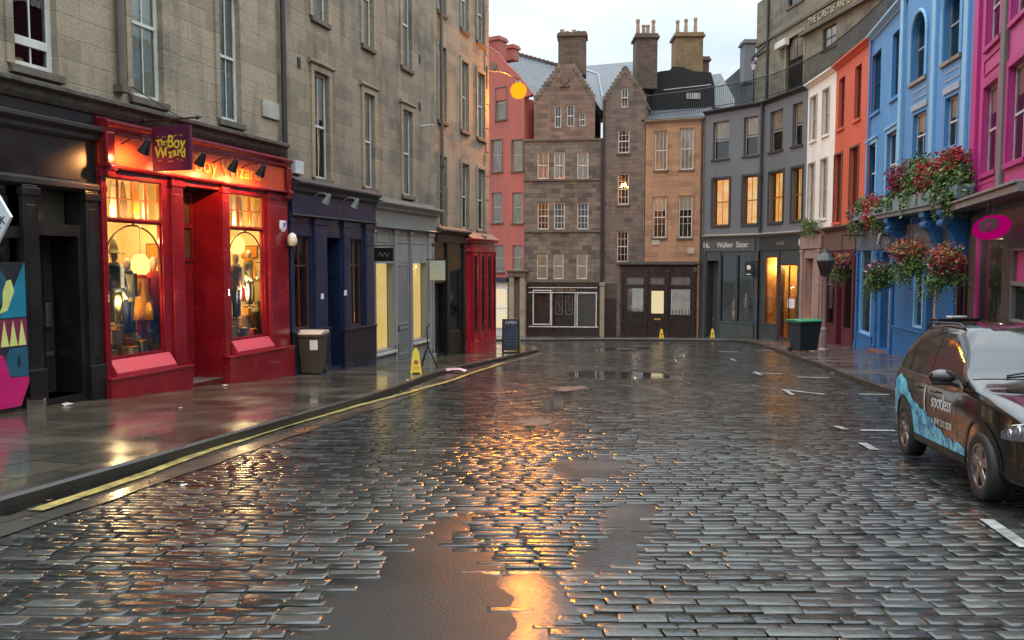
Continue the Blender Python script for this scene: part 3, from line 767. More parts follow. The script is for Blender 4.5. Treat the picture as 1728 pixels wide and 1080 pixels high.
T.build('threshold', MB().box(dr[0]-.05, -.1, FL.ground(dr[0])-.2, dr[2]+.05, .5, dr[1]), pm('worn_step', (.12, .10, .085), .5, var=.5, bump=.4))
# painted board leaning at the entrance, zigzag teeth and flat colours
PT = {k: pm('mural_'+k, c, .45, var=.12) for k, c in dict(teal=(.012, .20, .30), pink=(.52, .01, .13), lime=(.62, .66, .20), dark=(.02, .022, .03), dteal=(.015, .09, .14), maroon=(.20, .02, .06)).items()}
ml = FL.rect(-95, 400, 43, 690, .42); ml[1] = FL.ground(ml[2])+.10; ml[3] = FL.Z(30, 442, .42)
T = FL.thing('mural_board', 'brightly painted board in teal, lime, pink and zigzag teeth beside the black door', 'painted board', ml[0], None, -.42)
W_ = ml[2]-ml[0]; x1 = ml[2]; H_ = ml[3]-ml[1]; zb = ml[1]
T.build('board', MB().prism([(ml[0], zb), (x1-.32, zb), (x1, zb+.42), (x1, zb+H_), (ml[0], zb+H_)], -.44, -.40), PT['dark'])
def pz(pts, m, y, nm): T.build(nm, MB().prism([(x1-a*W_, zb+b_*H_) for a, b_ in pts], y-.004, y), m)
pz([(0, .999), (.0, .62), (.36, .62), (.16, .82)], PT['teal'], -.4405, 'painted_shape')
pz([(.15, .80), (.19, .88), (.25, .87), (.30, .80), (.31, .70), (.36, .65), (.25, .67)], PT['lime'], -.4410, 'painted_shape')
pz([(0, .61), (0, .42), (.36, .42), (.36, .61)], PT['maroon'], -.4407, 'painted_shape')
for k in range(3):
    x = .02+k*.115; pz([(x, .425), (x+.105, .425), (x+.052, .60)], PT['lime'], -.4455, 'painted_tooth')
pz([(0, .41), (0, .20), (.26, .22), (.30, .34), (.24, .41)], PT['dteal'], -.4409, 'painted_shape')
pz([(.0, .20), (.0, .16), (.12, .004), (.98, .004), (.98, .33), (.52, .42), (.32, .36), (.25, .21)], PT['pink'], -.4450, 'painted_shape')
pz([(.10, .30), (.125, .36), (.15, .31), (.13, .27)], PT['dark'], -.4495, 'painted_shape')
pz([(.36, .98), (.98, .98), (.98, .45), (.40, .45), (.40, .62), (.22, .86)], PT['dteal'], -.4403, 'painted_shape')
# white diamond sign reaching in from the left
sd = FL.S(-90, 300); od = FL.off_for(sd, 23); zd = FL.zfor(sd, od, 366); yc = -(od-.36)
T = FL.thing('hanging_sign', 'white diamond-shaped hanging sign with black and red lettering, cut by the frame', 'sign', sd, zd-.52, yc)
T.build('board', MB().prism([(yc-.36, zd), (yc, zd-.52), (yc+.36, zd), (yc, zd+.52)], sd-.02, sd+.02, axis='x'), pm('sign_white', (.75, .78, .8), .4, var=.08))
T.build('bracket', MB().box(sd-.015, yc-.1, zd+.56, sd+.015, 0, zd+.59).box(sd-.01, yc-.01, zd+.52, sd+.01, yc+.01, zd+.57), IRON)
# lettering on the side that faces the camera: only the ends of two words show
def side_text(T, txt, size, s, y, z, mat, nm='lettering', sx=1.):
    c = bpy.data.curves.new('t', 'FONT'); c.body = txt; c.size = size; c.extrude = .003; c.align_x = 'RIGHT'; c.align_y = 'CENTER'
    t = bpy.data.objects.new('t', c); COL.objects.link(t); dg = bpy.context.evaluated_depsgraph_get(); dg.update()
    me = bpy.data.meshes.new_from_object(t.evaluated_get(dg)); bpy.data.objects.remove(t)
    for v in me.vertices:
        x, yy, zz = v.co; v.co = (s-zz-T.off[0], y-x*sx-T.off[1], z+yy-T.off[2])
    me.materials.clear(); me.materials.append(mat); o = bpy.data.objects.new(nm, me); COL.objects.link(o); o.parent = T.o; return o
side_text(T, 'BLACK', .15, sd-.024, yc-.27, zd-.05, pm('ink_black', (.02, .02, .02), .5))
side_text(T, 'ART', .13, sd-.024, yc-.2, zd-.19, pm('ink_red', (.6, .03, .04), .5))

# ------------------------------------------------------------------ red shop
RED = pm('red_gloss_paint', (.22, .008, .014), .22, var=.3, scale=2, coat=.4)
REDL = pm('red_sill_paint', (.40, .018, .04), .5, var=.2)
GOLD = pm('gold_leaf', (.85, .55, .12), .3, .6)
WARMW = pm('cream_display_wall', (.80, .66, .38), .8, var=.15)
WOODF = pm('display_floor', (.45, .30, .16), .6)
r0 = FL.S(172, 500, .16); r1 = FL.S(484, 450, .16)
T = FL.thing('red_shop', 'bright red shopfront with two glowing display windows and a lamp-lit fascia', 'shop', r0)
Y0 = -.16
W1 = FL.rect(184, 381, 277, 594, .16); W2_ = FL.rect(390, 381, 447, 566, .16)
W1[3] = W2_[3] = (W1[3]+W2_[3])/2
W1[1] = FL.Z(230, 600, .16); W2_[1] = FL.Z(420, 570, .16)
TR1 = [W1[0], FL.Z(230, 371, .16), W1[2], FL.Z(230, 304, .16)]; TR2 = [W2_[0], TR1[1], W2_[2], TR1[3]]
D = FL.rect(310, 300, 374, 640, .16); D[1] = FL.ground(D[0])+.06; D[3] = TR1[3]+.02
zf0 = FL.Z(230, 290, .16); zf1 = CZ-.22
print('red', W1, W2_, TR1, D, zf0)
shopface(T, r0, r1, FL.ground(r1)-.3, zf1-.02, [W1+[.1, .0], W2_+[.1, .0], TR1+[.1, .0], TR2+[.1, .0], D+[.02, .0]], [RED, RED], y=Y0, room=0)
# display boxes behind the windows
def display(T, a, b, z0, z1, y0=-.05, dep=1.25, wallm=WARMW):
    mb = MB()
    mb.poly([(a, y0, z0), (a, y0, z1), (a, y0+dep, z1), (a, y0+dep, z0)]); mb.poly([(b, y0, z0), (b, y0+dep, z0), (b, y0+dep, z1), (b, y0, z1)])
    mb.poly([(a, y0+dep, z0), (a, y0+dep, z1), (b, y0+dep, z1), (b, y0+dep, z0)]); mb.poly([(a, y0, z1), (b, y0, z1), (b, y0+dep, z1), (a, y0+dep, z1)])
    mb.poly([(a, y0, z0), (a, y0+dep, z0), (b, y0+dep, z0), (b, y0, z0)], 1)
    return T.build('display_bay', mb, [wallm, WOODF])
# (the wall strip between window and transom closes the front)
display(T, W1[0]-.05, D[0]-.03, W1[1]-.02, TR1[3]+.05); display(T, W2_[0]-.13, W2_[2]+.34, W2_[1]-.02, TR2[3]+.05)
for W, TR in ((W1, TR1), (W2_, TR2)):
    p = T.build('display_window', MB().poly([(W[0], Y0+.07, W[1]), (W[2], Y0+.07, W[1]), (W[2], Y0+.07, W[3]), (W[0], Y0+.07, W[3])]), GLASS)
    f = MB(); f.ring(W[0], W[1], W[2], W[3], .035, Y0+.04, Y0+.1); T.build('frame', f, RED, p, bevel=.006)
    a = MB(); cx = (W[0]+W[2])/2; rx = (W[2]-W[0])/2-.03; pts = [(cx+rx*math.cos(math.pi*k/16), Y0+.06, W[3]-.62+.55*math.sin(math.pi*k/16)) for k in range(17)]
    a.tube([(cx+rx, Y0+.06, W[3]-.75)]+pts+[(cx-rx, Y0+.06, W[3]-.75)], .017, 6); a.tube([(cx, Y0+.06, W[3]-.07), (cx, Y0+.06, W[3])], .02, 6)
    T.build('arch_bar', a, pm('brown_bar', (.12, .04, .015), .4), p)
    q = T.build('transom_window', MB().poly([(TR[0], Y0+.07, TR[1]), (TR[2], Y0+.07, TR[1]), (TR[2], Y0+.07, TR[3]), (TR[0], Y0+.07, TR[3])]), GLASS)
    f = MB(); f.ring(TR[0], TR[1], TR[2], TR[3], .03, Y0+.04, Y0+.1)
    n = 4 if W is W1 else 3
    for k in range(1, n): x = TR[0]+(TR[2]-TR[0])*k/n; f.box(x-.012, Y0+.05, TR[1]+.03, x+.012, Y0+.09, TR[3]-.03)
    z = (TR[1]+TR[3])/2; f.box(TR[0]+.03, Y0+.045, z-.012, TR[2]-.03, Y0+.095, z+.012)
    T.build('glazing_bar', f, pm('gilt_bar', (.42, .14, .05), .4), q)
    # stall riser and sloping sill
    s_ = MB(); s_.prism([(Y0, W[1]-.02), (Y0-.16, W[1]-.24), (Y0-.16, W[1]-.30), (Y0, W[1]-.30)], W[0]-.04, W[2]+.10, axis='x')
    T.build('sill', s_, REDL)
for a, b_, nm in ((172, 184, 0), (277, 318, 1), (345, 372, 2), (448, 484, 3)): pass
Rp = [(r0+.005, W1[0]-.05, 0), (W1[2]+.22, D[0]-.02, 1), (D[2]+.02, W2_[0]-.14, 1), (W2_[2]+.12, r1-.005, 0)]
for a, b_, k in Rp:
    pilaster(T, a, b_, FL.ground((a+b_)/2)-.2, zf0-.02, RED, y=Y0, p=.06, base=.6)
for W, a, b_ in ((W1, r0, D[0]-.02), (W2_, D[2]+.02, r1)):
    g0 = FL.ground(b_)-.3; T.build('stall_riser', MB().box(a-.02, Y0-.17, g0, b_+.02, Y0-.005, W[1]-.31).box(a-.03, Y0-.19, W[1]-.36, b_+.03, Y0-.005, W[1]-.305), RED, bevel=.015)
# recessed door lobby
yl = .5; mb = MB(); a, b_ = D[0], D[2]; a2, b2 = a+.01, b_-.1
z0, z1 = D[1]-.4, D[3]
mb.poly([(a, Y0, z0), (a, Y0, z1), (a2, yl, z1), (a2, yl, z0)]); mb.poly([(b_, Y0, z0), (b2, yl, z0), (b2, yl, z1), (b_, Y0, z1)])
mb.poly([(a2, yl, z0), (a2, yl, z1), (b2, yl, z1), (b2, yl, z0)]); mb.poly([(a, Y0, z1), (b_, Y0, z1), (b2, yl, z1), (a2, yl, z1)], 1)
T.build('lobby', mb, [RED, ROOM])
T.build('threshold', MB().box(a, Y0, z0, b_, yl, D[1]), MATS['worn_step'])
hh = TR1[1]
# transom and small window over the door, on the left face of the lobby as seen
dd = T.build('door', MB().box(a2+.02, yl-.05, D[1]+.01, b2-.02, yl-.01, hh-.75), RED)
T.build('handle', MB().box(a2+.12, yl-.1, D[1]+1., a2+.16, yl-.052, D[1]+1.25), GOLD, dd)
q = T.build('transom_window', MB().box(a2+.04, yl-.03, hh-.68, b2-.04, yl-.02, hh-.06).box(a2+.04, yl-.03, hh+.06, b2-.04, yl-.02, TR1[3]-.1), pm('dark_amber_pane', (.10, .06, .025), .1))
f = MB(); f.ring(a2+.02, hh-.74, b2-.02, hh, .05, yl-.09, yl-.035); f.ring(a2+.02, hh, b2-.02, TR1[3]-.04, .05, yl-.09, yl-.035); f.box((a2+b2)/2-.02, yl-.08, hh+.05, (a2+b2)/2+.02, yl-.04, TR1[3]-.09)
T.build('frame', f, RED, q, bevel=.005)
# fascia, its mouldings, lettering
T.build('fascia', MB().box(r0+.02, Y0-.10, zf0+.05, r1-.04, Y0-.002, zf1-.3), pm('fascia_glow_red', (.66, .085, .03), .35, var=.2))  # orange glow of the fascia lamps is put into this red
mb = MB(); cornice(mb, r0, r1, zf0-.02, [(.10, 0), (.2, .02), (.2, .05), (.12, .07)], y=Y0); cornice(mb, r0, r1, zf1-.3, [(.11, 0), (.15, .04), (.15, .1), (.24, .16), (.24, .2), (.1, .24)], y=Y0)
T.build('cornice', mb, RED, bevel=.008)
T.text('The Boy Wizard', .44, ((r0+r1)/2+.15, Y0-.105, (zf0+zf1-.25)/2), pm('amber_letters', (.72, .30, .05), .4), sx=1.02, ext=.02, spacing=1.05)
# consoles at both ends
mb = MB()
for s_ in (r0+.02, r1-.2): mb.box(s_, Y0-.2, zf0-.15, s_+.18, Y0, zf1-.28); mb.cyl((s_, Y0-.2, zf0), (s_+.18, Y0-.2, zf0), .07, n=10)
T.build('console', mb, RED, bevel=.02)
# fascia lamps: four black cone lamps, each a real spotlight on the fascia
for k, px in enumerate((205, 338, 393, 440)):
    s_ = FL.S(px, 262, .75) if px > 300 else FL.S(244, 240, .75); z_ = FL.Z(px, 250, .75) if px > 300 else FL.Z(244, 236, .75)
    z_ = 2.02 if px != 205 else 2.06
    g_ = gooseneck(FL, s_, z_, Y0-.1, ['black cone lamp hidden behind the square purple sign', 'black cone lamp over the red fascia, right beside the purple sign', 'middle black cone lamp over the red fascia', 'black cone lamp nearest the drainpipe on the red fascia'][k], group='cone lamps over the red fascia')
    wp = FL.world(s_, Y0-.1-.52, z_-.2); spot(wp, FL.world(s_, Y0-.1, z_-.62), 430, (1, .42, .13), 2.5, .9)
# display lights, with unseen fill points added near the pane to brighten the goods
for W, n in ((W1, 2), (W2_, 1)):
    for k in range(n):
        s_ = W[0]+(W[2]-W[0])*(k+.5)/n; bulb_or_fill(FL.world(s_, -.03, W[3]+.02), 34, (1, .70, .32), .05); bulb_or_fill(FL.world(s_, -.04, W[1]+1.0), 48, (1, .70, .34), .08)
        bulb_or_fill(FL.world(s_, .7, W[3]-.3), 9, (1, .62, .24), .05)

# square sign on its wrought bracket, hung square to the wall
ss = FL.S(222, 190); o0 = FL.off_for(ss, 264); o1 = FL.off_for(ss, 328); z1 = FL.zfor(ss, (o0+o1)/2, 213); z0 = FL.zfor(ss, (o0+o1)/2, 288); ot = FL.off_for(ss, 340)
print('sign', ss, o0, o1, z0, z1, ot)
T = FL.thing('square_hanging_sign', 'square deep purple hanging sign with crooked yellow lettering, on an iron bracket', 'sign', ss, z0, -(o0+o1)/2)
PUR = pm('deep_purple', (.075, .008, .035), .4, var=.1); YLW = pm('sign_yellow', (.62, .55, .05), .4, var=.15)
T.build('board', MB().box(ss-.03, -o1, z0, ss+.03, -o0, z1), PUR, bevel=.008)
m_ = MB(); m_.tube([(ss, -.01, z1+.1), (ss, -ot, z1+.13)], .016, 8); m_.tube([(ss, -.01, z1+.75), (ss, -o1+.2, z1+.13)], .012, 6); m_.tube([(ss, -.01, z1-.05), (ss, -.01, z1+.8)], .018, 6)
m_.tube([(ss, -.28, z1+.11), (ss, -.12, z1+.42), (ss, -.02, z1+.5)], .01, 6)
m_.cyl((ss, -ot+.02, z1+.13), (ss, -ot-.09, z1+.13), .045, .0, 8); m_.ball((ss, -o1+.18, z1+.13), .03)
for q in (o0+.08, o1-.08): m_.tube([(ss, -q, z1), (ss, -q, z1+.12)], .008, 6)
T.build('bracket', m_, IRON)
cy = -(o0+o1)/2; w_ = o1-o0; h_ = z1-z0
def st(txt, size, dx, dz, tilt=0, sx=1.):
    c = bpy.data.curves.new('t', 'FONT'); c.body = txt; c.size = size; c.extrude = .004; c.offset = .005; c.align_x = 'CENTER'; c.align_y = 'CENTER'
    t = bpy.data.objects.new('t', c); COL.objects.link(t); bpy.context.evaluated_depsgraph_get().update()
    me = bpy.data.meshes.new_from_object(t.evaluated_get(bpy.context.evaluated_depsgraph_get())); bpy.data.objects.remove(t)
    for v in me.vertices:
        x, yy, zz = v.co; x *= sx; x, yy = x*math.cos(tilt)-yy*math.sin(tilt), x*math.sin(tilt)+yy*math.cos(tilt)
        v.co = (ss-.034-zz-T.off[0], cy-dx-x-T.off[1], (z0+z1)/2+dz+yy-T.off[2])
    me.materials.clear(); me.materials.append(YLW); o = bpy.data.objects.new('lettering', me); COL.objects.link(o); o.parent = T.o
st('The', w_*.2, -w_*.22, h_*.13, .1); st('Boy', w_*.38, w_*.14, h_*.12, -.12, .8)
for k, ch in enumerate('Wizard'): st(ch, w_*(.34 if k == 0 else .27), -w_*.27+w_*.112*k+(w_*.03 if k else 0), -h_*.1+h_*.025*math.sin(k*2.2), rnd.uniform(-.15, .15), .85)
m_ = MB()
for k in range(16):
    a = rnd.uniform(-.33, .33)*w_; z = (z0+z1)/2+h_*(rnd.uniform(.25, .31) if k % 2 else rnd.uniform(-.3, -.24)); m_.box(ss-.036, cy-a-.008, z-.009, ss-.031, cy-a+.008, z+.009)
T.build('star_dots', m_, YLW)

# ------------------------------------------------------------------ things in the red shop's windows
SKIN = pm('mannequin_skin', (.65, .50, .38), .5); 
def mannequin(F, s, y, z, h, body, legs, label, scarf=None, hat=None, cape=False, group='dressed dummies in the red shop windows', turn=0, cat='mannequin'):
    T = F.thing('mannequin', label, cat, s, z, y, group); k = h/1.7; c = (s, y, z)
    S = lambda pr: [(r*k, q*k) for r, q in pr]
    T.build('stand', MB().lathe(S([(.17, 0), (.16, .02), (.02, .03), (.02, .5)]), c, 14), IRON)
    if cape: T.build('cloak', MB().lathe(S([(.30, .45), (.29, .7), (.25, 1.0), (.22, 1.25), (.18, 1.38), (.07, 1.44)]), c, 18, 1.0, .7), body, smooth=True)
    else: T.build('jacket', MB().lathe(S([(.17, .80), (.18, .9), (.16, 1.05), (.19, 1.25), (.20, 1.36), (.12, 1.43), (.06, 1.46)]), c, 18, 1.05, .62), body, smooth=True)
    if legs: 
        m = MB()
        for sg in (-1, 1): m.cyl((s+sg*.08*k, y, z+.10*k), (s+sg*.09*k, y, z+.86*k), .055*k, .09*k, 12)
        T.build('trousers', m, legs, smooth=True)
    if not cape:
        m = MB()
        for sg in (-1, 1): m.cyl((s+sg*.19*k, y, z+1.36*k), (s+sg*.25*k, y-.03, z+1.08*k), .055*k, .048*k, 10).cyl((s+sg*.25*k, y-.03, z+1.08*k), (s+sg*.19*k, y-.12, z+.86*k), .047*k, .035*k, 10)
        T.build('sleeves', m, body, smooth=True)
    T.build('head', MB().lathe(S([(.05, 1.43), (.05, 1.5), (.075, 1.54), (.09, 1.62), (.08, 1.7), (.045, 1.74), (.001, 1.75)]), c, 14, .85, 1.), SKIN, smooth=True)
    if scarf: T.build('scarf', MB().lathe(S([(.10, 1.38), (.13, 1.41), (.12, 1.46), (.08, 1.49)]), c, 14).box(s+.02*k, y-.17*k, z+.9*k, s+.12*k, y-.14*k, z+1.42*k), scarf, bevel=.01)
    if hat: T.build('hat', MB().lathe(S([(.24, 1.68), (.24, 1.695), (.11, 1.70), (.10, 1.82), (.05, 2.0), (.001, 2.15)]), c, 16), hat, smooth=True)
    return T
cl = lambda n, c: pm('cloth_'+n, c, .85, var=.35, scale=12, bump=.4)
CLO = dict(orange=cl('orange', (.75, .27, .02)), navy=cl('navy', (.03, .045, .10)), cream=cl('cream', (.75, .66, .45)), red=cl('red', (.5, .03, .02)), olive=cl('olive', (.22, .20, .08)), grey=cl('grey', (.25, .25, .22)), brown=cl('brown', (.22, .12, .06)), teal=cl('teal', (.10, .22, .20)))
GR_ = 1.3   # looking down the street, goods set back from the pane show further along it
def put(W, f, y): return W[0]+(W[2]-W[0])*f+GR_*(y+.1)
for W, f, y, dz, h, bd, lg, lab, kw in (
  (W1, .13, .02, .55, 1.30, 'navy', 'olive', 'dummy in navy jacket with olive pointed hat in the wider red shop window', dict(hat=CLO['olive'], scarf=CLO['cream'])),
  (W1, .34, .10, .30, 1.42, 'cream', 'navy', 'dummy in a cream top and navy trousers in the wider red shop window', dict(scarf=CLO['navy'])),
  (W1, .60, .06, .25, 1.38, 'orange', 'red', 'dummy in a bright orange cloak in the wider red shop window', dict(cape=True, scarf=CLO['red'])),
  (W1, .84, .16, .30, 1.45, 'red', 'navy', 'dummy in a dark red cloak in the wider red shop window', dict(cape=True)),
  (W2_, .22, .05, .40, 1.40, 'brown', 'navy', 'dummy in a brown jacket in the narrower red shop window', dict(scarf=CLO['cream'])),
  (W2_, .60, .02, .65, 1.25, 'cream', 'grey', 'dummy in a cream jacket and grey trousers in the narrower red shop window', dict(scarf=CLO['orange']))):
    mannequin(FL, put(W, f, y), y, W[1]+dz, h, CLO[bd], CLO[lg], lab, **kw)
COLS = ['orange', 'cream', 'grey', 'red', 'cream', 'brown', 'olive', 'orange']
for W, n, wd in ((W1, 15, 'wider'), (W2_, 9, 'narrower')):
    for q in range(n):
        y_ = (-.02, .12, .26)[q % 3]; s_ = put(W, (q+.5)/n*.92+.03, y_); hh = rnd.uniform(.10, .26)+.12*(q % 3); kc, kl = COLS[(q*3+n) % 8], COLS[(q*5+2) % 8]; zb0 = W[1]-.01+(.0, .14, .24)[q % 3]
        T = FL.thing('gift_box', 'small %s box with %s lid in the %s red shop window' % (kc, kl, wd), 'box', s_, zb0, y_, 'small goods in the red shop windows')
        T.build('box', MB().box(s_-.07, y_-.05, zb0, s_+.07, y_+.05, zb0+hh), CLO[kc], bevel=.01); T.build('lid', MB().box(s_-.075, y_-.055, zb0+hh, s_+.075, y_+.055, zb0+hh+.03), CLO[kl], bevel=.006)
    # stepped plinth under the goods and framed prints on the end wall of the bay
    e0 = (D[0]-.04) if W is W1 else W[2]+.33
    T = FL.thing('display_plinth', 'stepped wooden plinth filling the %s red shop window' % wd, 'display', W[0]+.1, W[1]-.02, .2)
    T.build('step', MB().box(W[0]-.02, .06, W[1]-.02, e0-.01, .2, W[1]+.12), WOODF); T.build('step', MB().box(W[0]-.02, .2, W[1]-.02, e0-.01, .4, W[1]+.22), WOODF)
    for j, (z_, hz, cn) in enumerate(((W[1]+1.25, .42, 'brown'), (W[1]+1.75, .3, 'olive'), (W[1]+.75, .36, 'teal'))):
        T = FL.thing('framed_print', '%s framed print, %s on the end wall of the %s red shop window' % (cn, ['in the middle', 'at the top', 'at the bottom'][j], wd), 'picture', e0-.02, z_, .35)
        T.build('frame', MB().prism([(.1+.12*j, z_), (.55+.1*j, z_), (.55+.1*j, z_+hz), (.1+.12*j, z_+hz)], e0-.03, e0-.005, axis='x'), CLO['brown']); T.build('print', MB().prism([(.13+.12*j, z_+.03), (.52+.1*j, z_+.03), (.52+.1*j, z_+hz-.03), (.13+.12*j, z_+hz-.03)], e0-.034, e0-.031, axis='x'), CLO[['cream', 'orange', 'red'][j]])
LAMPY = emis('lit_shade', (1, .55, .10), 2.6)
for W, fx, hh, lab in ((W1, .78, 1.45, 'glowing yellow lantern shade hanging in the wider red shop window'), (W2_, .50, 1.85, 'glowing yellow paper lantern in the narrower red shop window')):
    s_ = W[0]+(W[2]-W[0])*fx; T = FL.thing('pendant_lantern', lab, 'lamp', s_, W[1]+hh, .1)
    T.build('lamp_shade', MB().lathe([(.08, 0), (.15, .06), (.16, .25), (.10, .36), (.05, .38)], (s_, .1, W[1]+hh), 14), LAMPY, smooth=True)
    T.build('cord', MB().tube([(s_, .1, W[1]+hh+.32), (s_, .1, TR1[3])], .006, 5), IRON)
# hanging banners behind the transom panes
m_ = [CLO['orange'], CLO['cream'], CLO['brown'], CLO['orange'], CLO['cream']]
for TRx, n in ((TR1, 5), (TR2, 4)):
    for q in range(n):
        s_ = TRx[0]+(TRx[2]-TRx[0])*(q+.5+rnd.uniform(-.15, .15))/n
        T = FL.thing('hung_scarf', 'folded scarf hung behind the small upper panes of the red shop', 'scarf', s_, TRx[1]-.02, .1, 'scarves hung in the upper panes')
        T.build('cloth', MB().prism([(s_-.05, TRx[1]-.02), (s_+.06, TRx[1]+.0), (s_+.09, TRx[1]+.3), (s_+.02, TRx[3]-.02), (s_-.03, TRx[3]-.02), (s_-.08, TRx[1]+.25)], .09, .12), m_[q], bevel=.01)

# ------------------------------------------------------------------ dark blue shop
NAVY = pm('navy_paint', (.014, .023, .058), .35, var=.3, scale=2, coat=.2)
NAVD = pm('navy_dark_paint', (.012, .013, .022), .4, var=.3)
BRW = pm('brown_door_frame', (.10, .035, .022), .4)
n0 = FL.S(487, 450, .16); n1 = FL.S(629, 450, .16)
T = FL.thing('blue_shop', 'dark navy shopfront with unlit windows, between the red and the pale grey shop', 'shop', n0)
ng = FL.ground((n0+n1)/2)
A1 = FL.rect(494, 400, 526, 548, .16); A1[3] = FL.Z(510, 398, .16); A1[1] = FL.Z(510, 556, .16)
A2 = FL.rect(590, 400, 612, 552, .16); A2[3] = A1[3]; A2[1] = A1[1]-.12
DD = FL.rect(552, 400, 575, 600, .16); DD[1] = FL.ground(DD[0])+.05; DD[3] = A1[3]
zc = 1.12
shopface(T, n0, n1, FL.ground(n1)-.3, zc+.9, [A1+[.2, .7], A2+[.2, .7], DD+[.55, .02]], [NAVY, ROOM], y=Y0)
for A in (A1, A2):
    p = T.build('shop_window', MB().poly([(A[0], Y0+.12, A[1]), (A[2], Y0+.12, A[1]), (A[2], Y0+.12, A[3]), (A[0], Y0+.12, A[3])]), GLASSD)
    f = MB(); f.ring(A[0], A[1], A[2], A[3], .05, Y0+.08, Y0+.16); f.box((A[0]+A[2])/2-.02, Y0+.09, A[1], (A[0]+A[2])/2+.02, Y0+.15, A[3]); f.box(A[0], Y0+.09, A[3]-.75, A[2], Y0+.15, A[3]-.71)
    T.build('frame', f, BRW, p, bevel=.006)
    for q in range(3):
        x = A[0]+(A[2]-A[0])*(q+.6)/3.3; T.build('hung_garment', MB().lathe([(.16, A[1]+.5), (.15, A[1]+1.0), (.18, A[1]+1.5), (.05, A[1]+1.65)], (x, .35, 0), 10, 1, .4), [CLO['brown'], CLO['olive'], CLO['grey']][q], p)
d = T.build('door', MB().box(DD[0]+.05, .36, DD[1], DD[2]-.05, .4, DD[1]+2.2), NAVD)
T.build('frame', MB().box(DD[0], .30, DD[1], DD[0]+.07, .42, DD[3]).box(DD[2]-.10, .28, DD[1], DD[2]-.0, .42, DD[3]).box(DD[0]+.07, .3, DD[1]+2.21, DD[2]-.1, .42, DD[1]+2.29), BRW, d, bevel=.006)
T.build('fanlight', MB().box(DD[0]+.07, .36, DD[1]+2.3, DD[2]-.1, .37, DD[3]), pm('dusty_pane', (.07, .065, .05), .25))
for a, b_ in ((487, 493), (528, 549), (577, 588), (614, 628)):
    a_, b2_ = FL.S(a, 450, .16)+.01, FL.S(b_, 450, .16)-.01; pilaster(T, a_, b2_, FL.ground(a_)-.3, zc, NAVY, y=Y0)
g0 = FL.ground(n1)-.3
for a_, b2_, t in ((n0, DD[0], A1[1]), (DD[2], n1, A2[1])):
    T.build('stall_riser', MB().box(a_+.01, Y0-.10, g0, b2_-.01, Y0-.004, t-.08).box(a_+.005, Y0-.14, t-.08, b2_-.005, Y0-.004, t-.02), NAVD, bevel=.01)
T.build('fascia', MB().box(n0+.02, Y0-.12, zc+.05, n1-.02, Y0-.005, zc+.55), pm('navy_fascia', (.028, .025, .055), .4, var=.4))
mb = MB(); cornice(mb, n0, n1, zc, [(.12, 0), (.17, .03), (.13, .06)], y=Y0); cornice(mb, n0, n1, zc+.56, [(.12, 0), (.2, .06), (.2, .14), (.34, .22), (.34, .27), (.0, .4)], y=Y0); T.build('cornice', mb, LEAD, bevel=.008)
T.text('CLOTHING', .26, ((n0+n1)/2, Y0-.122, zc+.3), pm('faded_letters', (.10, .06, .07), .6), ext=.004)
for q, (px, py) in enumerate(((549, 366), (597, 368))):
    s_ = FL.S(px, py, .6); T2_ = gooseneck(FL, s_, zc+.52, Y0-.12, ['gooseneck lamp over the middle of the dark blue shop', 'gooseneck lamp over the right half of the dark blue shop'][q], mat=pm('grey_metal', (.32, .32, .3), .4, .3), out=.42, group='gooseneck lamps over the blue shop')
# notices on the pilasters
for (px, py) in ((544, 500), (583, 494)):
    r = FL.rect(px-2.5, py-4.5, px+2.5, py+4.5, .25); T.build('paper_notice', MB().box(r[0], Y0-.092, r[1], r[2], Y0-.09, r[3]), pm('paper', (.7, .7, .68), .7))
# shield alarm and round bulkhead lamp between the red and the navy shop
q = FL.hit(476, 382, .4); Ta = FL.thing('alarm_box', 'blue-white shield-shaped burglar alarm at the edge of the red shop', 'alarm', q[0], q[1]-.13, -.38)
Ta.build('cover', MB().prism([(q[0]-.10, q[1]+.13), (q[0]-.10, q[1]-.04), (q[0], q[1]-.14), (q[0]+.10, q[1]-.04), (q[0]+.10, q[1]+.13)], -.46, -.385), pm('alarm_white', (.6, .68, .9), .3), bevel=.02)
Ta.build('crest', MB().prism([(q[0]-.05, q[1]+.07), (q[0], q[1]-.07), (q[0]+.05, q[1]+.07)], -.464, -.459), pm('alarm_blue', (.05, .1, .5), .4))
q = FL.hit(488, 405, .3); Ta = FL.thing('bulkhead_lamp', 'round white-capped wall lamp on the blue pilaster beside the red shop', 'lamp', q[0], q[1]-.14, -.34)
Ta.build('lamp_shade', MB().lathe([(.03, -.14), (.10, -.12), (.12, .0), (.09, .12), (.02, .17)], (q[0], -.38, q[1]), 14), pm('opal_glass', (.8, .74, .6), .3), smooth=True)
Ta.build('bracket', MB().box(q[0]-.03, -.38, q[1]-.2, q[0]+.03, -.2, q[1]-.15), IRON)

# ------------------------------------------------------------------ pale grey shop
PG = pm('pale_grey_paint', (.27, .27, .25), .4, var=.25, scale=2, streak=True); PG2 = pm('mid_grey_paint', (.17, .18, .18), .4, var=.2)
LITY = emis('backlit_yellow_blind', (1., .66, .19), .55, (1., .72, .26), 1.5)
p0 = n1+.01; p1 = FL.S(733, 450, .16)
T = FL.thing('pale_grey_shop', 'pale grey shopfront with two plain yellow-lit windows', 'shop', p0)
B1 = FL.rect(633, 446, 663, 590, .16); B2 = FL.rect(696, 443, 719, 571, .16)
z1_ = (B1[3]+B2[3])/2; B1[3] = B2[3] = z1_; B1[1] = FL.Z(648, 590, .16); B2[1] = FL.Z(707, 571, .16)-.02
zc = 1.05
g0 = FL.ground(p1)-.3
shopface(T, p0, p1, g0, zc+.9, [B1+[.22, .0], B2+[.22, .0]], [PG, ROOM], y=Y0)
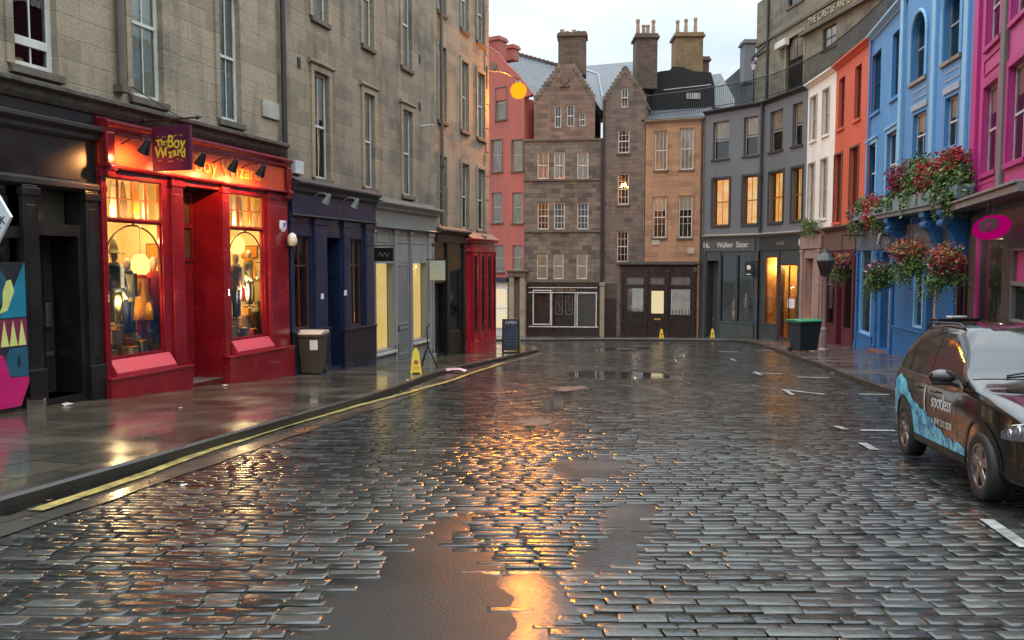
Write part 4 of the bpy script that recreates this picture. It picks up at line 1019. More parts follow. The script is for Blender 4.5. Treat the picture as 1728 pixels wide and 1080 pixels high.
for B in (B1, B2):
    p = T.build('shop_window', MB().poly([(B[0], Y0+.16, B[1]), (B[2], Y0+.16, B[1]), (B[2], Y0+.16, B[3]), (B[0], Y0+.16, B[3])]), GLASS)
    T.build('lit_blind', MB().box(B[0]+.01, Y0+.20, B[1]+.01, B[2]-.01, Y0+.21, B[3]-.01), LITY, p)
    T.build('frame', MB().ring(B[0]-.06, B[1]-.06, B[2]+.06, B[3]+.06, .06, Y0-.03, Y0+.02), PG, p, bevel=.006)
    T.build('sill', MB().box(B[0]-.09, Y0-.11, B[1]-.15, B[2]+.09, Y0-.002, B[1]-.07), pm('pale_sill', (.5, .48, .42), .4), p, bevel=.01)
dr = FL.rect(667, 440, 690, 606, .16); dr[1] = FL.ground(dr[0])+.04
d = T.build('door', MB().box(dr[0], Y0-.02, dr[1], dr[2], Y0+.02, dr[3]), PG2)
mb = MB(); panel(mb, dr[0]+.08, dr[1]+1.1, dr[2]-.08, dr[3]-.1, Y0-.02, .05, .015); panel(mb, dr[0]+.08, dr[1]+.15, dr[2]-.08, dr[1]+1.0, Y0-.02, .05, .015); T.build('panel_moulding', mb, PG, d)
T.build('handle', MB().box(dr[0]+.1, Y0-.07, dr[1]+.9, dr[0]+.16, Y0-.02, dr[1]+1.05), IRON, d)
for a, b_ in ((664, 668), (690, 694), (721, 731), (629, 632)):
    a_, b2_ = FL.S(a, 450, .16), FL.S(b_, 450, .16)-.01; pilaster(T, a_, b2_, g0, zc, PG, y=Y0, p=.06)
mb = MB(); rr = [FL.rect(x0, 396, x1_, 405, .2) for x0, x1_ in ((637, 660), (668, 690), (695, 718))]
for r in rr: panel(mb, r[0], .62, r[2], .92, Y0, .04, .02)
T.build('transom_moulding', mb, PG, bevel=.004)
T.build('fascia', MB().box(p0+.02, Y0-.10, zc+.05, p1-.02, Y0-.005, zc+.5), pm('grey_fascia', (.24, .235, .21), .5, var=.2))
mb = MB(); cornice(mb, p0, p1+.05, zc-.02, [(.10, 0), (.18, .03), (.12, .06)], y=Y0); cornice(mb, p0, p1+.05, zc+.5, [(.12, 0), (.2, .05), (.2, .12), (.36, .2), (.36, .26), (.0, .3)], y=Y0); T.build('cornice', mb, PG, bevel=.008)
T.build('vent_box', MB().box(dr[0]-.1, Y0-.05, dr[1]+.15, dr[0]+.14, Y0-.021, dr[1]+.5), IRON)
# black swinging sign over its first window
q0 = FL.S(633, 430, .5); oa = FL.off_for(q0, 632); ob = FL.off_for(q0, 664); za = FL.zfor(q0, ob, 418); zb_ = FL.zfor(q0, ob, 441)
T = FL.thing('black_hanging_sign', 'small black hanging sign with pale scrawled lettering outside the pale grey shop', 'sign', q0, zb_, -(oa+ob)/2)
oa = max(oa, .3)
T.build('board', MB().box(q0-.02, -ob, zb_, q0+.02, -oa, za), BLK, bevel=.006)
T.build('bracket', MB().tube([(q0, -.1, za+.06), (q0, -ob-.05, za+.06)], .014, 6).tube([(q0, -oa-.05, za+.06), (q0, -oa-.05, za)], .007, 5).tube([(q0, -ob+.05, za+.06), (q0, -ob+.05, za)], .007, 5), IRON)
m_ = MB(); m_.tube([(q0-.024, -(oa+(ob-oa)*t), zb_+(za-zb_)*(.5+.16*math.sin(t*25))) for t in [.2+.03*k for k in range(21)]], .006, 4)
T.build('lettering', m_, pm('scrawl_grey', (.3, .3, .3), .5))

# ------------------------------------------------------------------ small black shop with the blank white sign, then the bowed red shop
v0 = p1+.03; v1 = FL.S(783, 450, .16)
T = FL.thing('small_black_shop', 'narrow black shopfront between the pale grey shop and the bowed red shop', 'shop', v0)
Dv = FL.rect(727, 478, 750, 606, .16); Dv[1] = FL.ground(Dv[0])+.03; Wv = FL.rect(757, 455, 779, 560, .16)
g0 = FL.ground(v1)-.3
shopface(T, v0, v1, g0, 1.0, [Dv+[.3, .02], Wv+[.15, .6]], [BLK, ROOM], y=Y0)
d = T.build('door', MB().box(Dv[0]+.03, Y0+.2, Dv[1], Dv[2]-.03, Y0+.24, Dv[3]-.03), BLK2); mb = MB(); panel(mb, Dv[0]+.12, Dv[1]+.2, Dv[2]-.12, Dv[3]-.15, Y0+.2); T.build('panel_moulding', mb, BLK, d)
p = T.build('shop_window', MB().poly([(Wv[0], Y0+.08, Wv[1]), (Wv[2], Y0+.08, Wv[1]), (Wv[2], Y0+.08, Wv[3]), (Wv[0], Y0+.08, Wv[3])]), GLASSD)
T.build('frame', MB().ring(*Wv, .05, Y0+.04, Y0+.12), BLK2, p)
for a, b_ in ((725.5, 727.5), (751, 756), (779.5, 783)): pilaster(T, FL.S(a, 450, .16)+.02, FL.S(b_, 450, .16), g0, .72, BLK, y=Y0)
T.build('fascia', MB().box(v0+.02, Y0-.1, .74, v1-.02, Y0-.005, 1.0), BLK2)
mb = MB(); cornice(mb, v0, v1+.02, 1.0, [(.12, 0), (.2, .05), (.32, .12), (.32, .18), (0, .3)], y=Y0); T.build('cornice', mb, pm('sooty_ledge', (.10, .085, .065), .75), bevel=.008)
q0 = FL.S(730, 455, .4); oa = max(.2, FL.off_for(q0, 725.5)); ob = FL.off_for(q0, 751); za = FL.zfor(q0, ob, 440); zb_ = FL.zfor(q0, ob, 473)
T = FL.thing('blank_hanging_sign', 'plain pale rectangular hanging sign over the black doorway', 'sign', q0, zb_, -(oa+ob)/2)
T.build('board', MB().box(q0-.02, -ob, zb_, q0+.02, -oa, za), pm('pale_board', (.55, .56, .42), .5, var=.1), bevel=.006)
T.build('bracket', MB().tube([(q0, -.1, za+.04), (q0, -ob-.03, za+.04)], .014, 6).tube([(q0, -oa-.05, za+.04), (q0, -oa-.05, za-.01)], .007, 5), IRON)

u0 = v1+.02; u1 = FL.L+.08
T = FL.thing('bowed_red_shop', 'bow-fronted dark red shop wrapping the corner at the end of the left side', 'shop', u0)
RED2 = pm('crimson_paint', (.36, .008, .018), .2, var=.2, coat=.5)
zt = .78; g0 = FL.ground(u1)-.3; cx_ = (u0+u1)/2; n = 14
bow = [(u0+.02, .2)]+[(cx_-(u1-u0)/2*math.cos(math.pi*k/n)*.99, -.05-.42*math.sin(math.pi*k/n)**.6) for k in range(n+1)]+[(u1, .3)]
T.build('bow_front', MB().prism(bow, g0, zt, axis='z'), RED2, smooth=False)
def infl(k, o): return [(cx_+(x-cx_)*(1+k), y-o if y < .1 else y) for x, y in bow]
m_ = MB(); m_.prism(infl(.06, .05), zt-.35, zt-.28, axis='z'); m_.prism(infl(.08, .10), zt, zt+.10, axis='z'); m_.prism(infl(.12, .16), zt+.1, zt+.16, axis='z'); m_.prism(infl(.05, .05), g0, g0+.95, axis='z')
T.build('cornice', m_, RED2, bevel=.01)
m_ = MB()
for k in (3, 5, 7, 9, 11):
    x = cx_-(u1-u0)/2*math.cos(math.pi*k/n); y = -.05-.42*math.sin(math.pi*k/n)**.6
    m_.box(x-.05, y-.05, g0+.95, x+.05, y+.03, zt-.35)
T.build('mullions', m_, RED2, bevel=.01)
m_ = MB()
for k in (4, 6, 8, 10):
    x = cx_-(u1-u0)/2*math.cos(math.pi*k/n); y = -.05-.42*math.sin(math.pi*k/n)**.6
    m_.box(x-.14, y-.012, g0+1.3, x+.14, y+.05, zt-.5)
T.build('shop_window', m_, pm('dark_red_glass', (.03, .004, .006), .06))
m_ = MB()
for x in (u0+.1, cx_, u1-.1): m_.ball((x, -.35 if x == cx_ else -.15, zt+.24), .12); m_.cyl((x, -.35 if x == cx_ else -.15, zt+.14), (x, -.35 if x == cx_ else -.15, zt+.2), .06, .04)
T.build('finials', m_, pm('lead_finial', (.16, .11, .10), .6), smooth=True)
T.build('roof', MB().prism([(.3, zt+.16), (-.5, zt+.16), (-.1, zt+.42), (.3, zt+.42)], u0, u1, axis='x'), LEAD)

# ------------------------------------------------------------------ orange street lamp on the corner bracket
lp = atY(875, 153, 37.4)
T = Thing('street_lamp', 'glowing orange street lamp on a bracket at the end of the left tenements', 'street lamp', lp)
LAMPO = emis('sodium_glow', (1., .15, .004), 2.3)
T.build('lamp_globe', MB().ball((0, 0, 0), .36, 20), LAMPO, smooth=True)
wq = FL.world(FL.L-.3, -.02, 0); wx, wy = wq.x-lp.x, wq.y-lp.y
T.build('bracket_arm', MB().tube([(0, 0, .42), (0, 0, .50), (wx*.5, wy*.5, .50), (wx, wy, .25)], .022, 8).tube([(wx, wy, -.5), (wx, wy, .4)], .05, 8).cyl((0, 0, .34), (0, 0, .44), .2, .08, 14), IRON)
bulb_or_fill(lp+Vector((0.02, -.02, -.36)), 3600, (1., .29, .014), .34)
# ================================================================== FAR END AND RIGHT TERRACE
EAVE = 9.88; SC_ = 1.72    # eaves and shop-cornice height of the terrace
PTS = {1186: (12.62, 55.0), 1284: (15.45, 51.5), 1357: (16.45, 46.8), 1403: (16.3, 42.4), 1460: (15.72, 36.9), 1522: (14.5, 30.8), 1641: (13.62, 24.5), 1728: (12.0, 19.4)}
def ops_walls(F, name, label, cat, s0, s1, z0, z1, wins, mat, depth=8, group=None, y=0, rev=.18, room=.9):
    T = F.thing(name, label, cat, s0, None, y, group)
    mb = MB(); mb.grid(s0, s1, z0, z1, [w[0] for w in wins], y, rev, room); shell(mb, s0, s1, z0, z1, depth, y=y)
    w_ = T.build('wall', mb, [mat, ROOM])
    for r, k in wins: kk = dict(rev=rev, y=y); kk.update(k); window(T, r, **kk)
    return T
GW = 'terrace houses along the right side'
def rows(F, cols, zr_, k, off=0):
    """window rectangles from pixel columns (x0,x1,ymid) and heights"""
    out = []
    for (x0, x1, ym) in cols:
        s0, s1 = F.S(x0, ym, off), F.S(x1, ym, off); out.append(((s0, zr_[0], s1, zr_[1]), k))
    return out
# --- ochre house
FO = Facade((8.95, 56.3), (12.60, 55.05)); zo = 9.45
so = FO.S(1089, 300)
ow = dict(bars=(3, 2), blind=BLIND, bfrac=.5, fw=.06, mid=True)
WO = []
for r, bf in ((FO.rect(1105, 221, 1126, 287), .99), (FO.rect(1148, 216, 1170, 286), .99), (FO.rect(1102, 332, 1124, 401), .34), (FO.rect(1145, 330, 1168, 401), .34)):
    WO.append((r, dict(bars=(3, 3) if bf < .5 else (3, 2), blind=CURT if bf > .5 else BLIND, bfrac=bf, fw=.07, surround=STONE_O, sw=.1)))
T = ops_walls(FO, 'ochre_house', 'warm ochre stone house over the black jeweller-style shop, beside the grey terrace', 'house', so, FO.L, FO.Z(1110, 449, .3)-.05, zo, WO, STONE_O)
T.build('pier', MB().box(FO.S(1176, 500), -.1, -5.4, FO.L-.01, .5, FO.Z(1110, 449, .3)-.06), STONE_O, bevel=.01); T.build('pier', MB().box(so+.01, -.02, -5.4, FO.S(1048, 500), .5, FO.Z(1110, 449, .3)-.06), STONE_N)
mb = MB(); cornice(mb, so-.05, FO.L, zo-.15, [(.06, 0), (.12, .06), (.22, .14), (.22, .2), (.02, .24)]); T.build('cornice', mb, STONE_P)
rf = T.build('roof', MB().prism([(-.15, zo+.1), (4.5, zo+1.5), (8, zo+1.5), (8, zo)], so-.3, FO.L, axis='x'), SLATE)
r = FO.rect(1100, 405, 1113, 413); T.build('plaque', MB().box(r[0], -.05, r[1], r[2], .01, r[3]), pm('stone_plaque', (.42, .40, .32), .7))
r = FO.rect(1160, 418, 1172, 428); T.build('plaque', MB().box(r[0], -.05, r[1], r[2], .01, r[3]), pm('blank_plaque', (.45, .36, .27), .7))
T.build('drainpipe', MB().cyl((FO.L-.12, -.1, -5), (FO.L-.12, -.1, zo), .06), MATS['black_pipe'])
# its black shop
T = FO.thing('black_jewellery_shop', 'glossy black timber shopfront with pale lit trays, under the ochre house', 'shop', FO.S(1047, 500, .3))
BB = pm('brown_black_paint', (.022, .015, .012), .3, var=.4, coat=.2)
a0 = FO.S(1047, 500, .3); a1 = FO.S(1175, 500, .3); yb = -.3; zt = FO.Z(1110, 449, .3)
Wd = [FO.rect(1057, 486, 1086, 526, .3), FO.rect(1132, 488, 1165, 532, .3)]; Tr = [FO.rect(1057, 467, 1086, 480, .3), FO.rect(1097, 467, 1121, 480, .3), FO.rect(1132, 466, 1165, 481, .3)]; Dg = FO.rect(1099, 491, 1120, 529, .3)
shopface(T, a0, a1, -5.4, zt, [w+[.12, .0] for w in Wd]+[w+[.12, .1] for w in Tr]+[Dg+[.12, .05]], [BB, ROOM], y=yb, depth=.4)
TRAY = emis('lit_tray', (.60, .56, .50), .32, (.44, .42, .40), 2)
for w in Wd:
    mb = MB(); mb.box(w[0]+.01, yb+.13, w[1], w[2]-.01, yb+1.0, w[1]+.02); p = T.build('shop_window', MB().poly([(w[0], yb+.1, w[1]), (w[2], yb+.1, w[1]), (w[2], yb+.1, w[3]), (w[0], yb+.1, w[3])]), GLASS)
    T.build('lit_backing', MB().box(w[0], yb+.25, w[1], w[2], yb+.27, w[3]), TRAY, p); T.build('frame', MB().ring(w[0]-.03, w[1]-.03, w[2]+.03, w[3]+.03, .05, yb-.02, yb+.02), BB, p)
    m = MB()
    for q in range(6):
        x = w[0]+(w[2]-w[0])*(q+.6)/6.3; h = rnd.uniform(.12, .5); m.lathe([(.05, w[1]), (.03, w[1]+h*.5), (.06, w[1]+h*.7), (.02, w[1]+h)], (x, yb+.175, 0), 8)
    T.build('jewellery_bust', m, pm('tray_velvet', (.7, .68, .62), .6), p)
    bulb_or_fill(FO.world((w[0]+w[2])/2, yb+.18, w[3]-.1), 5, (1, .85, .6), .04)
for w in Tr: T.build('transom_window', MB().box(w[0], yb+.08, w[1], w[2], yb+.09, w[3]), pm('grey_pane', (.15, .14, .13), .15))
T.build('door_glass', MB().box(Dg[0], yb+.09, Dg[1], Dg[2], yb+.1, Dg[3]), emis('lit_door_pane', (.95, .78, .45), .55))
T.build('letter_flap', MB().box(Dg[0]+.2, yb-.02, Dg[1]-.42, Dg[2]-.2, yb, Dg[1]-.32), GOLD)
for px in (1050, 1091, 1126, 1171): x = FO.S(px, 500, .3); pilaster(T, x-.1, x+.1, -5.2, zt-.3, BB, y=yb, p=.07)
mb = MB(); cornice(mb, a0-.1, a1+.1, zt-.04, [(.05, 0), (.1, .05), (.28, .14), (.28, .2), (-.1, .34)], y=yb); T.build('cornice', mb, LEAD)
for w in Wd+[Dg]: 
    m = MB(); panel(m, w[0], -4.75, w[2], w[1]-.3, yb); T.build('panel_moulding', m, BB)
# --- narrow gabled house
FN = Facade((6.16, 57.02), (8.93, 56.32)); s0 = 0; s1 = FN.S(1088, 300)
ge = FN.Z(1040, 168); ga = FN.Z(1055, 116); gw = FN.rect(1048, 148, 1060, 181)
WN = [(FN.rect(1043, 218, 1062, 258), dict(bars=(3, 4), fw=.07)), (FN.rect(1042, 293, 1061, 345), dict(bars=(3, 4), fw=.07)), (FN.rect(1041, 390, 1060, 442), dict(bars=(3, 4), fw=.07))]
zsp = FN.Z(1050, 195)
T = ops_walls(FN, 'narrow_gabled_house', 'narrow grey-brown stone house with a pointed gable, beside the ochre house', 'house', 0, s1, -5.4, gw[1], WN, STONE_N)
mb = MB(); mb.grid(0, s1, gw[1], ge, [(gw[0], gw[1], gw[2], ge)], 0, .18, .0)
ap = FN.S(1055, 116)
lim = lambda x, sg: ga-(ga-ge)*abs(x-ap)/(ap if x < ap else s1-ap)
mb.poly([(0, 0, ge), (gw[0], 0, ge), (gw[0], 0, lim(gw[0], 0))]); mb.poly([(gw[2], 0, ge), (s1, 0, ge), (gw[2], 0, lim(gw[2], 0))])
zz = gw[3]; mb.poly([(gw[0], 0, ge), (gw[0]+.002, 0, ge), (gw[0]+.002, 0, zz), (gw[0], 0, zz)])
mb.poly([(gw[0], 0, zz), (gw[2], 0, zz), (gw[2], 0, lim(gw[2], 0)), (ap, 0, ga), (gw[0], 0, lim(gw[0], 0))])
mb.poly([(gw[0], .18, gw[1]), (gw[2], .18, gw[1]), (gw[2], .18, zz+.1), (gw[0], .18, zz+.1)], 1)
mb.poly([(gw[0], 0, ge), (gw[0], 0, zz), (gw[0], .18, zz), (gw[0], .18, ge)]); mb.poly([(gw[2], 0, ge), (gw[2], .18, ge), (gw[2], .18, zz), (gw[2], 0, zz)])
T.build('gable', mb, [STONE_N, ROOM]); window(T, gw, rev=.16, bars=(2, 2), fw=.07, sill=None)
def crowsteps(mb, x0, z0, x1, z1, n, y0=-.03, y1=.3):
    for k in range(n):
        a, b = x0+(x1-x0)*k/n, x0+(x1-x0)*(k+1)/n; z = z0+(z1-z0)*k/n; zt = z0+(z1-z0)*(k+1)/n
        mb.box(a, y0, z-.22, b, y1, zt+.05)
mb = MB(); crowsteps(mb, -.02, ge, ap-.1, ga, 9); crowsteps(mb, s1+.02, ge, ap+.1, ga, 9); mb.box(ap-.14, -.035, ga-.3, ap+.14, .31, ga+.18); T.build('crowstep', mb, STONE_T, bevel=.01)
mb = MB(); mb.poly([(0, .05, ge), (ap, .05, ga-.1), (ap, 9, ga-.1), (0, 9, ge)]); mb.poly([(ap, .05, ga-.1), (s1, .05, ge), (s1, 9, ge), (ap, 9, ga-.1)]); T.build('roof', mb, SLATE)
dr = FN.rect(1020, 478, 1040, 562); d = T.build('door', MB().box(dr[0], -.06, -5.0, dr[2], .02, dr[3]-1.1), BB); T.build('fanlight', MB().box(dr[0], -.05, dr[3]-1.05, dr[2], .02, dr[3]), pm('dusty_pane', (.07, .065, .05), .25))
for x in (0.08, s1-.1): pass
T.build('drainpipe', MB().cyl((.1, -.1, -5), (.1, -.1, ge), .06), MATS['black_pipe'])
# --- wide crow-stepped tenement
FT = Facade((.86, 57.6), (6.22, 57.02)); zst = FT.Z(950, 236)
WT = []
for (a, b) in ((907, 926), (935, 953), (974, 993)):
    WT.append((FT.rect(a, 256, b, 302), dict(bars=(2, 1), blind=CURT, fw=.07, surround=None)))
    WT.append((FT.rect(a, 342, b, 387), dict(bars=(3, 4), fw=.07)))
    WT.append((FT.rect(a-1, 427, b-2, 471), dict(bars=(1, 1), blind=BLIND, fw=.07)))
T = ops_walls(FT, 'gabled_tenement', 'weathered brown stone tenement with a broad crow-stepped gable and three windows per floor', 'tenement', 0, FT.L, FT.Z(950, 478, .12)-.03, zst, WT, STONE_T)
g0 = FT.S(901, 200); g1 = FT.S(1004, 200); zsh = FT.Z(1000, 166); zap = FT.Z(955, 108); apx0 = FT.S(945, 110); apx1 = FT.S(967, 110)
GWs = [FT.rect(936, 178, 947, 215), FT.rect(957, 177, 969, 213), FT.rect(978, 190, 988, 212)]
mb = MB(); mb.grid(g0, g1, zst, zsh, GWs, .04, .18, .6)
mb.poly([(g0, .04, zsh), (g1, .04, zsh), (apx1, .04, zap), (apx0, .04, zap)])
mb.poly([(g0, .04, zst), (g0, .04, zsh), (g0, 6, zsh), (g0, 6, zst)]); mb.poly([(g1, .04, zst), (g1, 6, zst), (g1, 6, zsh), (g1, .04, zsh)])
T.build('gable', mb, [stone('gable_rubble', (.27, .175, .125), (.15, .105, .08), bw=.62, bh=.3, sootamt=.5, mortar=.5), ROOM])
for r in GWs: window(T, r, y=.04, bars=(2, 1), fw=.06, sill=None)
mb = MB(); crowsteps(mb, g0-.02, zsh, apx0, zap, 10, .0, .34); crowsteps(mb, g1+.02, zsh, apx1, zap, 10, .0, .34); T.build('crowstep', mb, STONE_T, bevel=.012)
mb = MB()
for py in (236, 303.5, 390.5, 475): z = FT.Z(950, py); mb.box(-.03, -.1 if py < 480 else -.16, z-.07, FT.L+.03, .02, z+.07)
T.build('string_course', mb, SILLM, bevel=.01)
q = FT.hit(953, 136); T.build('carved_shield', MB().prism([(q[0]-.28, q[1]+.2), (q[0]-.24, q[1]-.1), (q[0], q[1]-.34), (q[0]+.24, q[1]-.1), (q[0]+.28, q[1]+.2), (q[0]+.1, q[1]+.12), (q[0], q[1]+.25), (q[0]-.1, q[1]+.12)], -.06, .05).box(q[0]-.34, -.08, q[1]-.42, q[0]+.34, .05, q[1]-.34), SILLM, bevel=.02)
mb = MB(); mb.prism([(.3, zap-.15), (.3, zap+.8), (.7, zap+1.0), (1.1, zap+.8), (1.1, zap-.15)], apx0-.02, apx1+.05, axis='x'); 
zr2 = zap-.25; mb2 = MB(); mb2.poly([(g0, .2, zsh), ((apx0+apx1)/2, .2, zr2+.3), ((apx0+apx1)/2, 8, zr2+.3), (g0, 8, zsh)]); mb2.poly([((apx0+apx1)/2, .2, zr2+.3), (g1, .2, zsh), (g1, 8, zsh), ((apx0+apx1)/2, 8, zr2+.3)])
rf = T.build('roof', mb2, SLATE)
def stack(T, F, x0, y0, x1, y1, off, dep, pots, parent, mat=CHIM, pw=.2, ph=.7):
    r = F.rect(x0, y0, x1, y1, -off); mb = MB(); mb.box(r[0], off, r[1]-.6, r[2], off+dep, r[3]-.3); mb.box(r[0]-.1, off-.1, r[3]-.3, r[2]+.1, off+dep+.1, r[3]-.14); mb.box(r[0]-.04, off-.04, r[3]-.14, r[2]+.04, off+dep+.04, r[3])
    c = T.build('chimney', mb, mat, parent, bevel=.015)
    for (f, h) in pots:
        x = r[0]+(r[2]-r[0])*f; T.build('chimney_pot', MB().lathe([(pw, 0), (pw*.9, h*.1), (pw*.72, h*.85), (pw*.85, h*.9), (pw*.85, h)], (x, off+dep*.5, r[3]-.01), 12), POT, parent)
stack(T, FT, 942, 54, 989, 112, 1.4, 1.3, [(.12, .35), (.3, .22), (.55, .3), (.72, .22), (.9, .2)], rf)
T.build('drainpipe', MB().cyl((FT.L-.1, -.1, -5), (FT.L-.1, -.1, zst), .07), MATS['black_pipe'])
# shop at the foot of it
T = FT.thing('antique_shop', 'old brown-black shopfront with white-lined windows and double doors under the wide gable', 'shop', FT.S(888, 520))
a0, a1 = FT.S(886, 520, .12), FT.S(1014, 520, .12); Wd = [FT.rect(901, 491, 928, 546, .12), FT.rect(975, 496, 1005, 551, .12)]; Dd = FT.rect(934, 492, 969, 560, .12); zt = FT.Z(950, 484, .12)
shopface(T, a0, a1, -5.5, FT.Z(950, 478, .12), [w+[.12, .5] for w in Wd]+[Dd+[.3, .02]], [BB, ROOM], y=-.12, depth=.3)
for k, w in enumerate(Wd):
    p = T.build('shop_window', MB().poly([(w[0], -.04, w[1]), (w[2], -.04, w[1]), (w[2], -.04, w[3]), (w[0], -.04, w[3])]), GLASS)
    T.build('frame', MB().ring(w[0]-.08, w[1]-.08, w[2]+.08, w[3]+.08, .07, -.17, -.10), WHITE, p); T.build('backing', MB().box(w[0], .25, w[1], w[2], .27, w[3]), pm('mauve_backing' if k == 0 else 'olive_backing', (.12, .09, .10) if k == 0 else (.10, .10, .06), .7), p)
for sgn in (0, 1):
    m0 = (Dd[0]+Dd[2])/2; a, b = (Dd[0]+.03, m0-.01) if sgn == 0 else (m0+.01, Dd[2]-.03)
    d = T.build('door', MB().box(a, .14, Dd[1], b, .18, Dd[3]-.05), BB); m = MB(); panel(m, a+.1, Dd[1]+1.2, b-.1, Dd[3]-.3, .14, .03); m.tube([((a+b)/2+.08*math.sin(k), .12, Dd[1]+1.4+.16*k) for k in range(8)], .02, 5)
    T.build('scroll_panel', m, pm('dull_silver', (.25, .24, .22), .5), d)
T.build('trim', MB().box(a0+.25, -.2, zt-.42, a1-.25, -.12, zt-.36).box(a0+.25, -.2, zt-.08, a1-.25, -.12, zt-.03).box(a0+.25, -.19, -4.42, a1-.2, -.12, -4.36).box(Wd[0][2]+.1, -.17, -4.4, Wd[0][2]+.15, -.12, zt-.42).box(Dd[2]+.03, -.17, -4.4, Dd[2]+.08, -.12, zt-.42), WHITE)
T.text('ANTIQUES  CURIOS', .2, ((a0+a1)/2, -.13, zt-.22), pm('dull_gold', (.4, .3, .15), .5))
for px in (884, 1016): x = FT.S(px, 520, .12); T.build('stone_pilaster', MB().box(x-.16, -.3, -5.3, x+.16, 0, FT.Z(950, 477)).box(x-.2, -.34, FT.Z(950, 482), x+.2, 0, FT.Z(950, 476)), STONE_P, bevel=.015)
# --- salmon building at the left end
FS = Facade((-3.6, 60.6), (.84, 57.75)); 
ssl = FS.S(815, 300); zsa = FS.Z(872, 166)
WS = []
for r in ((837, 148, 854, 201), (830, 236, 847, 289), (864, 236, 882, 288), (830, 325, 847, 375), (864, 325, 882, 376), (833, 414, 850, 458), (865, 414, 882, 455)):
    WS.append((FS.rect(*r), dict(bars=(1, 1), blind=CURT if r[1] > 140 else None, fw=.05, frame=pm('grey_sash', (.35, .36, .32), .4), surround=pm('stone_margin', (.16, .12, .09), .7) if r[1] < 300 else None, sw=.07)))
T = ops_walls(FS, 'salmon_house', 'salmon-pink rendered building behind the street lamp, at the left of the street end', 'house', 0, FS.L, FS.Z(840, 468, .1)-.03, zsa, WS, SALMON)
gp = [FS.hit(*p) for p in ((815, 75), (830, 84), (842, 92), (850, 106), (861, 116), (873, 128), (886, 145), (897, 160))]
mb = MB(); mb.prism([(FS.S(812, 166), zsa)]+gp+[(FS.L-.02, zsa)], -.0, .4); T.build('gable', mb, SALMON)
mb = MB(); mb.tube([(p[0], .1, p[1]+.04) for p in gp], .09, 8); T.build('skew', mb, pm('salmon_coping', (.35, .09, .06), .7))
q = FS.hit(833, 112); T.build('roundel', MB().cyl((q[0], -.08, q[1]), (q[0], .1, q[1]), .28, .28, 16), pm('stone_margin', (.16, .12, .09), .7))
# long slate roof behind
mb = MB(); P = [atY(842, 83, 61), atY(932, 106, 64), atY(918, 168, 58.6), atY(894, 160, 58.0)]
inv = lambda p: ((Vector((p.x, p.y))-FS.p0).dot(FS.d), (Vector((p.x, p.y))-FS.p0).dot(FS.inw), p.z)
P = [inv(p) for p in (atY(838, 82, 66), atY(945, 112, 66), atY(945, 175, 60.5), atY(893, 163, 60.0))]
mb.poly(P); mb.poly([P[0], P[3], (P[3][0], P[3][1], P[3][2]-4), (P[0][0], P[0][1], P[0][2]-6)]); rf = T.build('roof', mb, SLATE)
mb = MB(); 
for k in range(16): a = Vector(P[0]).lerp(Vector(P[1]), k/15); mb.box(a.x-.12, a.y-.15, a.z-.05, a.x+.12, a.y+.15, a.z+.16)
T.build('ridge_tile', mb, CHIM, rf)
stack(T, FS, 815, 62, 842, 92, .6, 1., [], rf, pm('salmon_coping', (.35, .09, .06), .7)); stack(T, FS, 842, 76, 866, 88, 3.2, .8, [], rf, pm('salmon_coping', (.35, .09, .06), .7))
T = FS.thing('corner_shop', 'small white-framed lit shop window at the foot of the salmon building', 'shop', FS.S(828, 520))
r = FS.rect(829, 487, 856, 553, .1)
shopface(T, FS.S(816, 520, .1), FS.S(857, 520, .1), -5.6, FS.Z(840, 468, .1), [r+[.1, .0]], [pm('cream_shop_paint', (.6, .56, .5), .5), ROOM], y=-.1, depth=.2)
T.build('lit_backing', MB().box(r[0], .3, r[1], r[2], .32, r[3]), emis('peach_glow', (1., .66, .36), .75, (.65, .72, .6), 1.5)); T.build('shop_window', MB().poly([(r[0], -.03, r[1]), (r[2], -.03, r[1]), (r[2], -.03, r[3]), (r[0], -.03, r[3])]), GLASS)
T.build('frame', MB().ring(r[0]-.05, r[1]-.05, r[2]+.05, r[3]+.05, .07, -.14, -.06).box(r[0], -.13, (r[1]+r[3])/2-.04, r[2], -.06, (r[1]+r[3])/2+.04), WHITE)
T.build('cornice', MB().box(FS.S(816, 470, .2), -.3, FS.Z(840, 468, .1)-.3, r[2]+.1, 0, FS.Z(840, 468, .1)), pm('navy_fascia', (.028, .025, .055), .4))
T = FT.thing('stone_doorpiece', 'grey stone doorpiece with heavy entablature between the salmon building and the wide gable', 'doorway', FT.S(866, 520, .4))
a, b = FT.S(859, 520, .3), FT.S(886, 520, .3); zt = FT.Z(872, 456, .3)
T.build('entablature', MB().box(a-.1, -.5, zt-.45, b+.1, .5, zt-.1).box(a-.2, -.6, zt-.1, b+.2, .5, zt), SILLM, bevel=.02)
T.build('pier', MB().box(a, -.42, -5.4, a+.36, .4, zt-.45).box(b-.36, -.42, -5.4, b, .4, zt-.45), STONE_P, bevel=.02); T.build('door', MB().box(a+.36, .0, -5.4, b-.36, .1, zt-.45), pm('stone_coloured_door', (.16, .14, .11), .6))

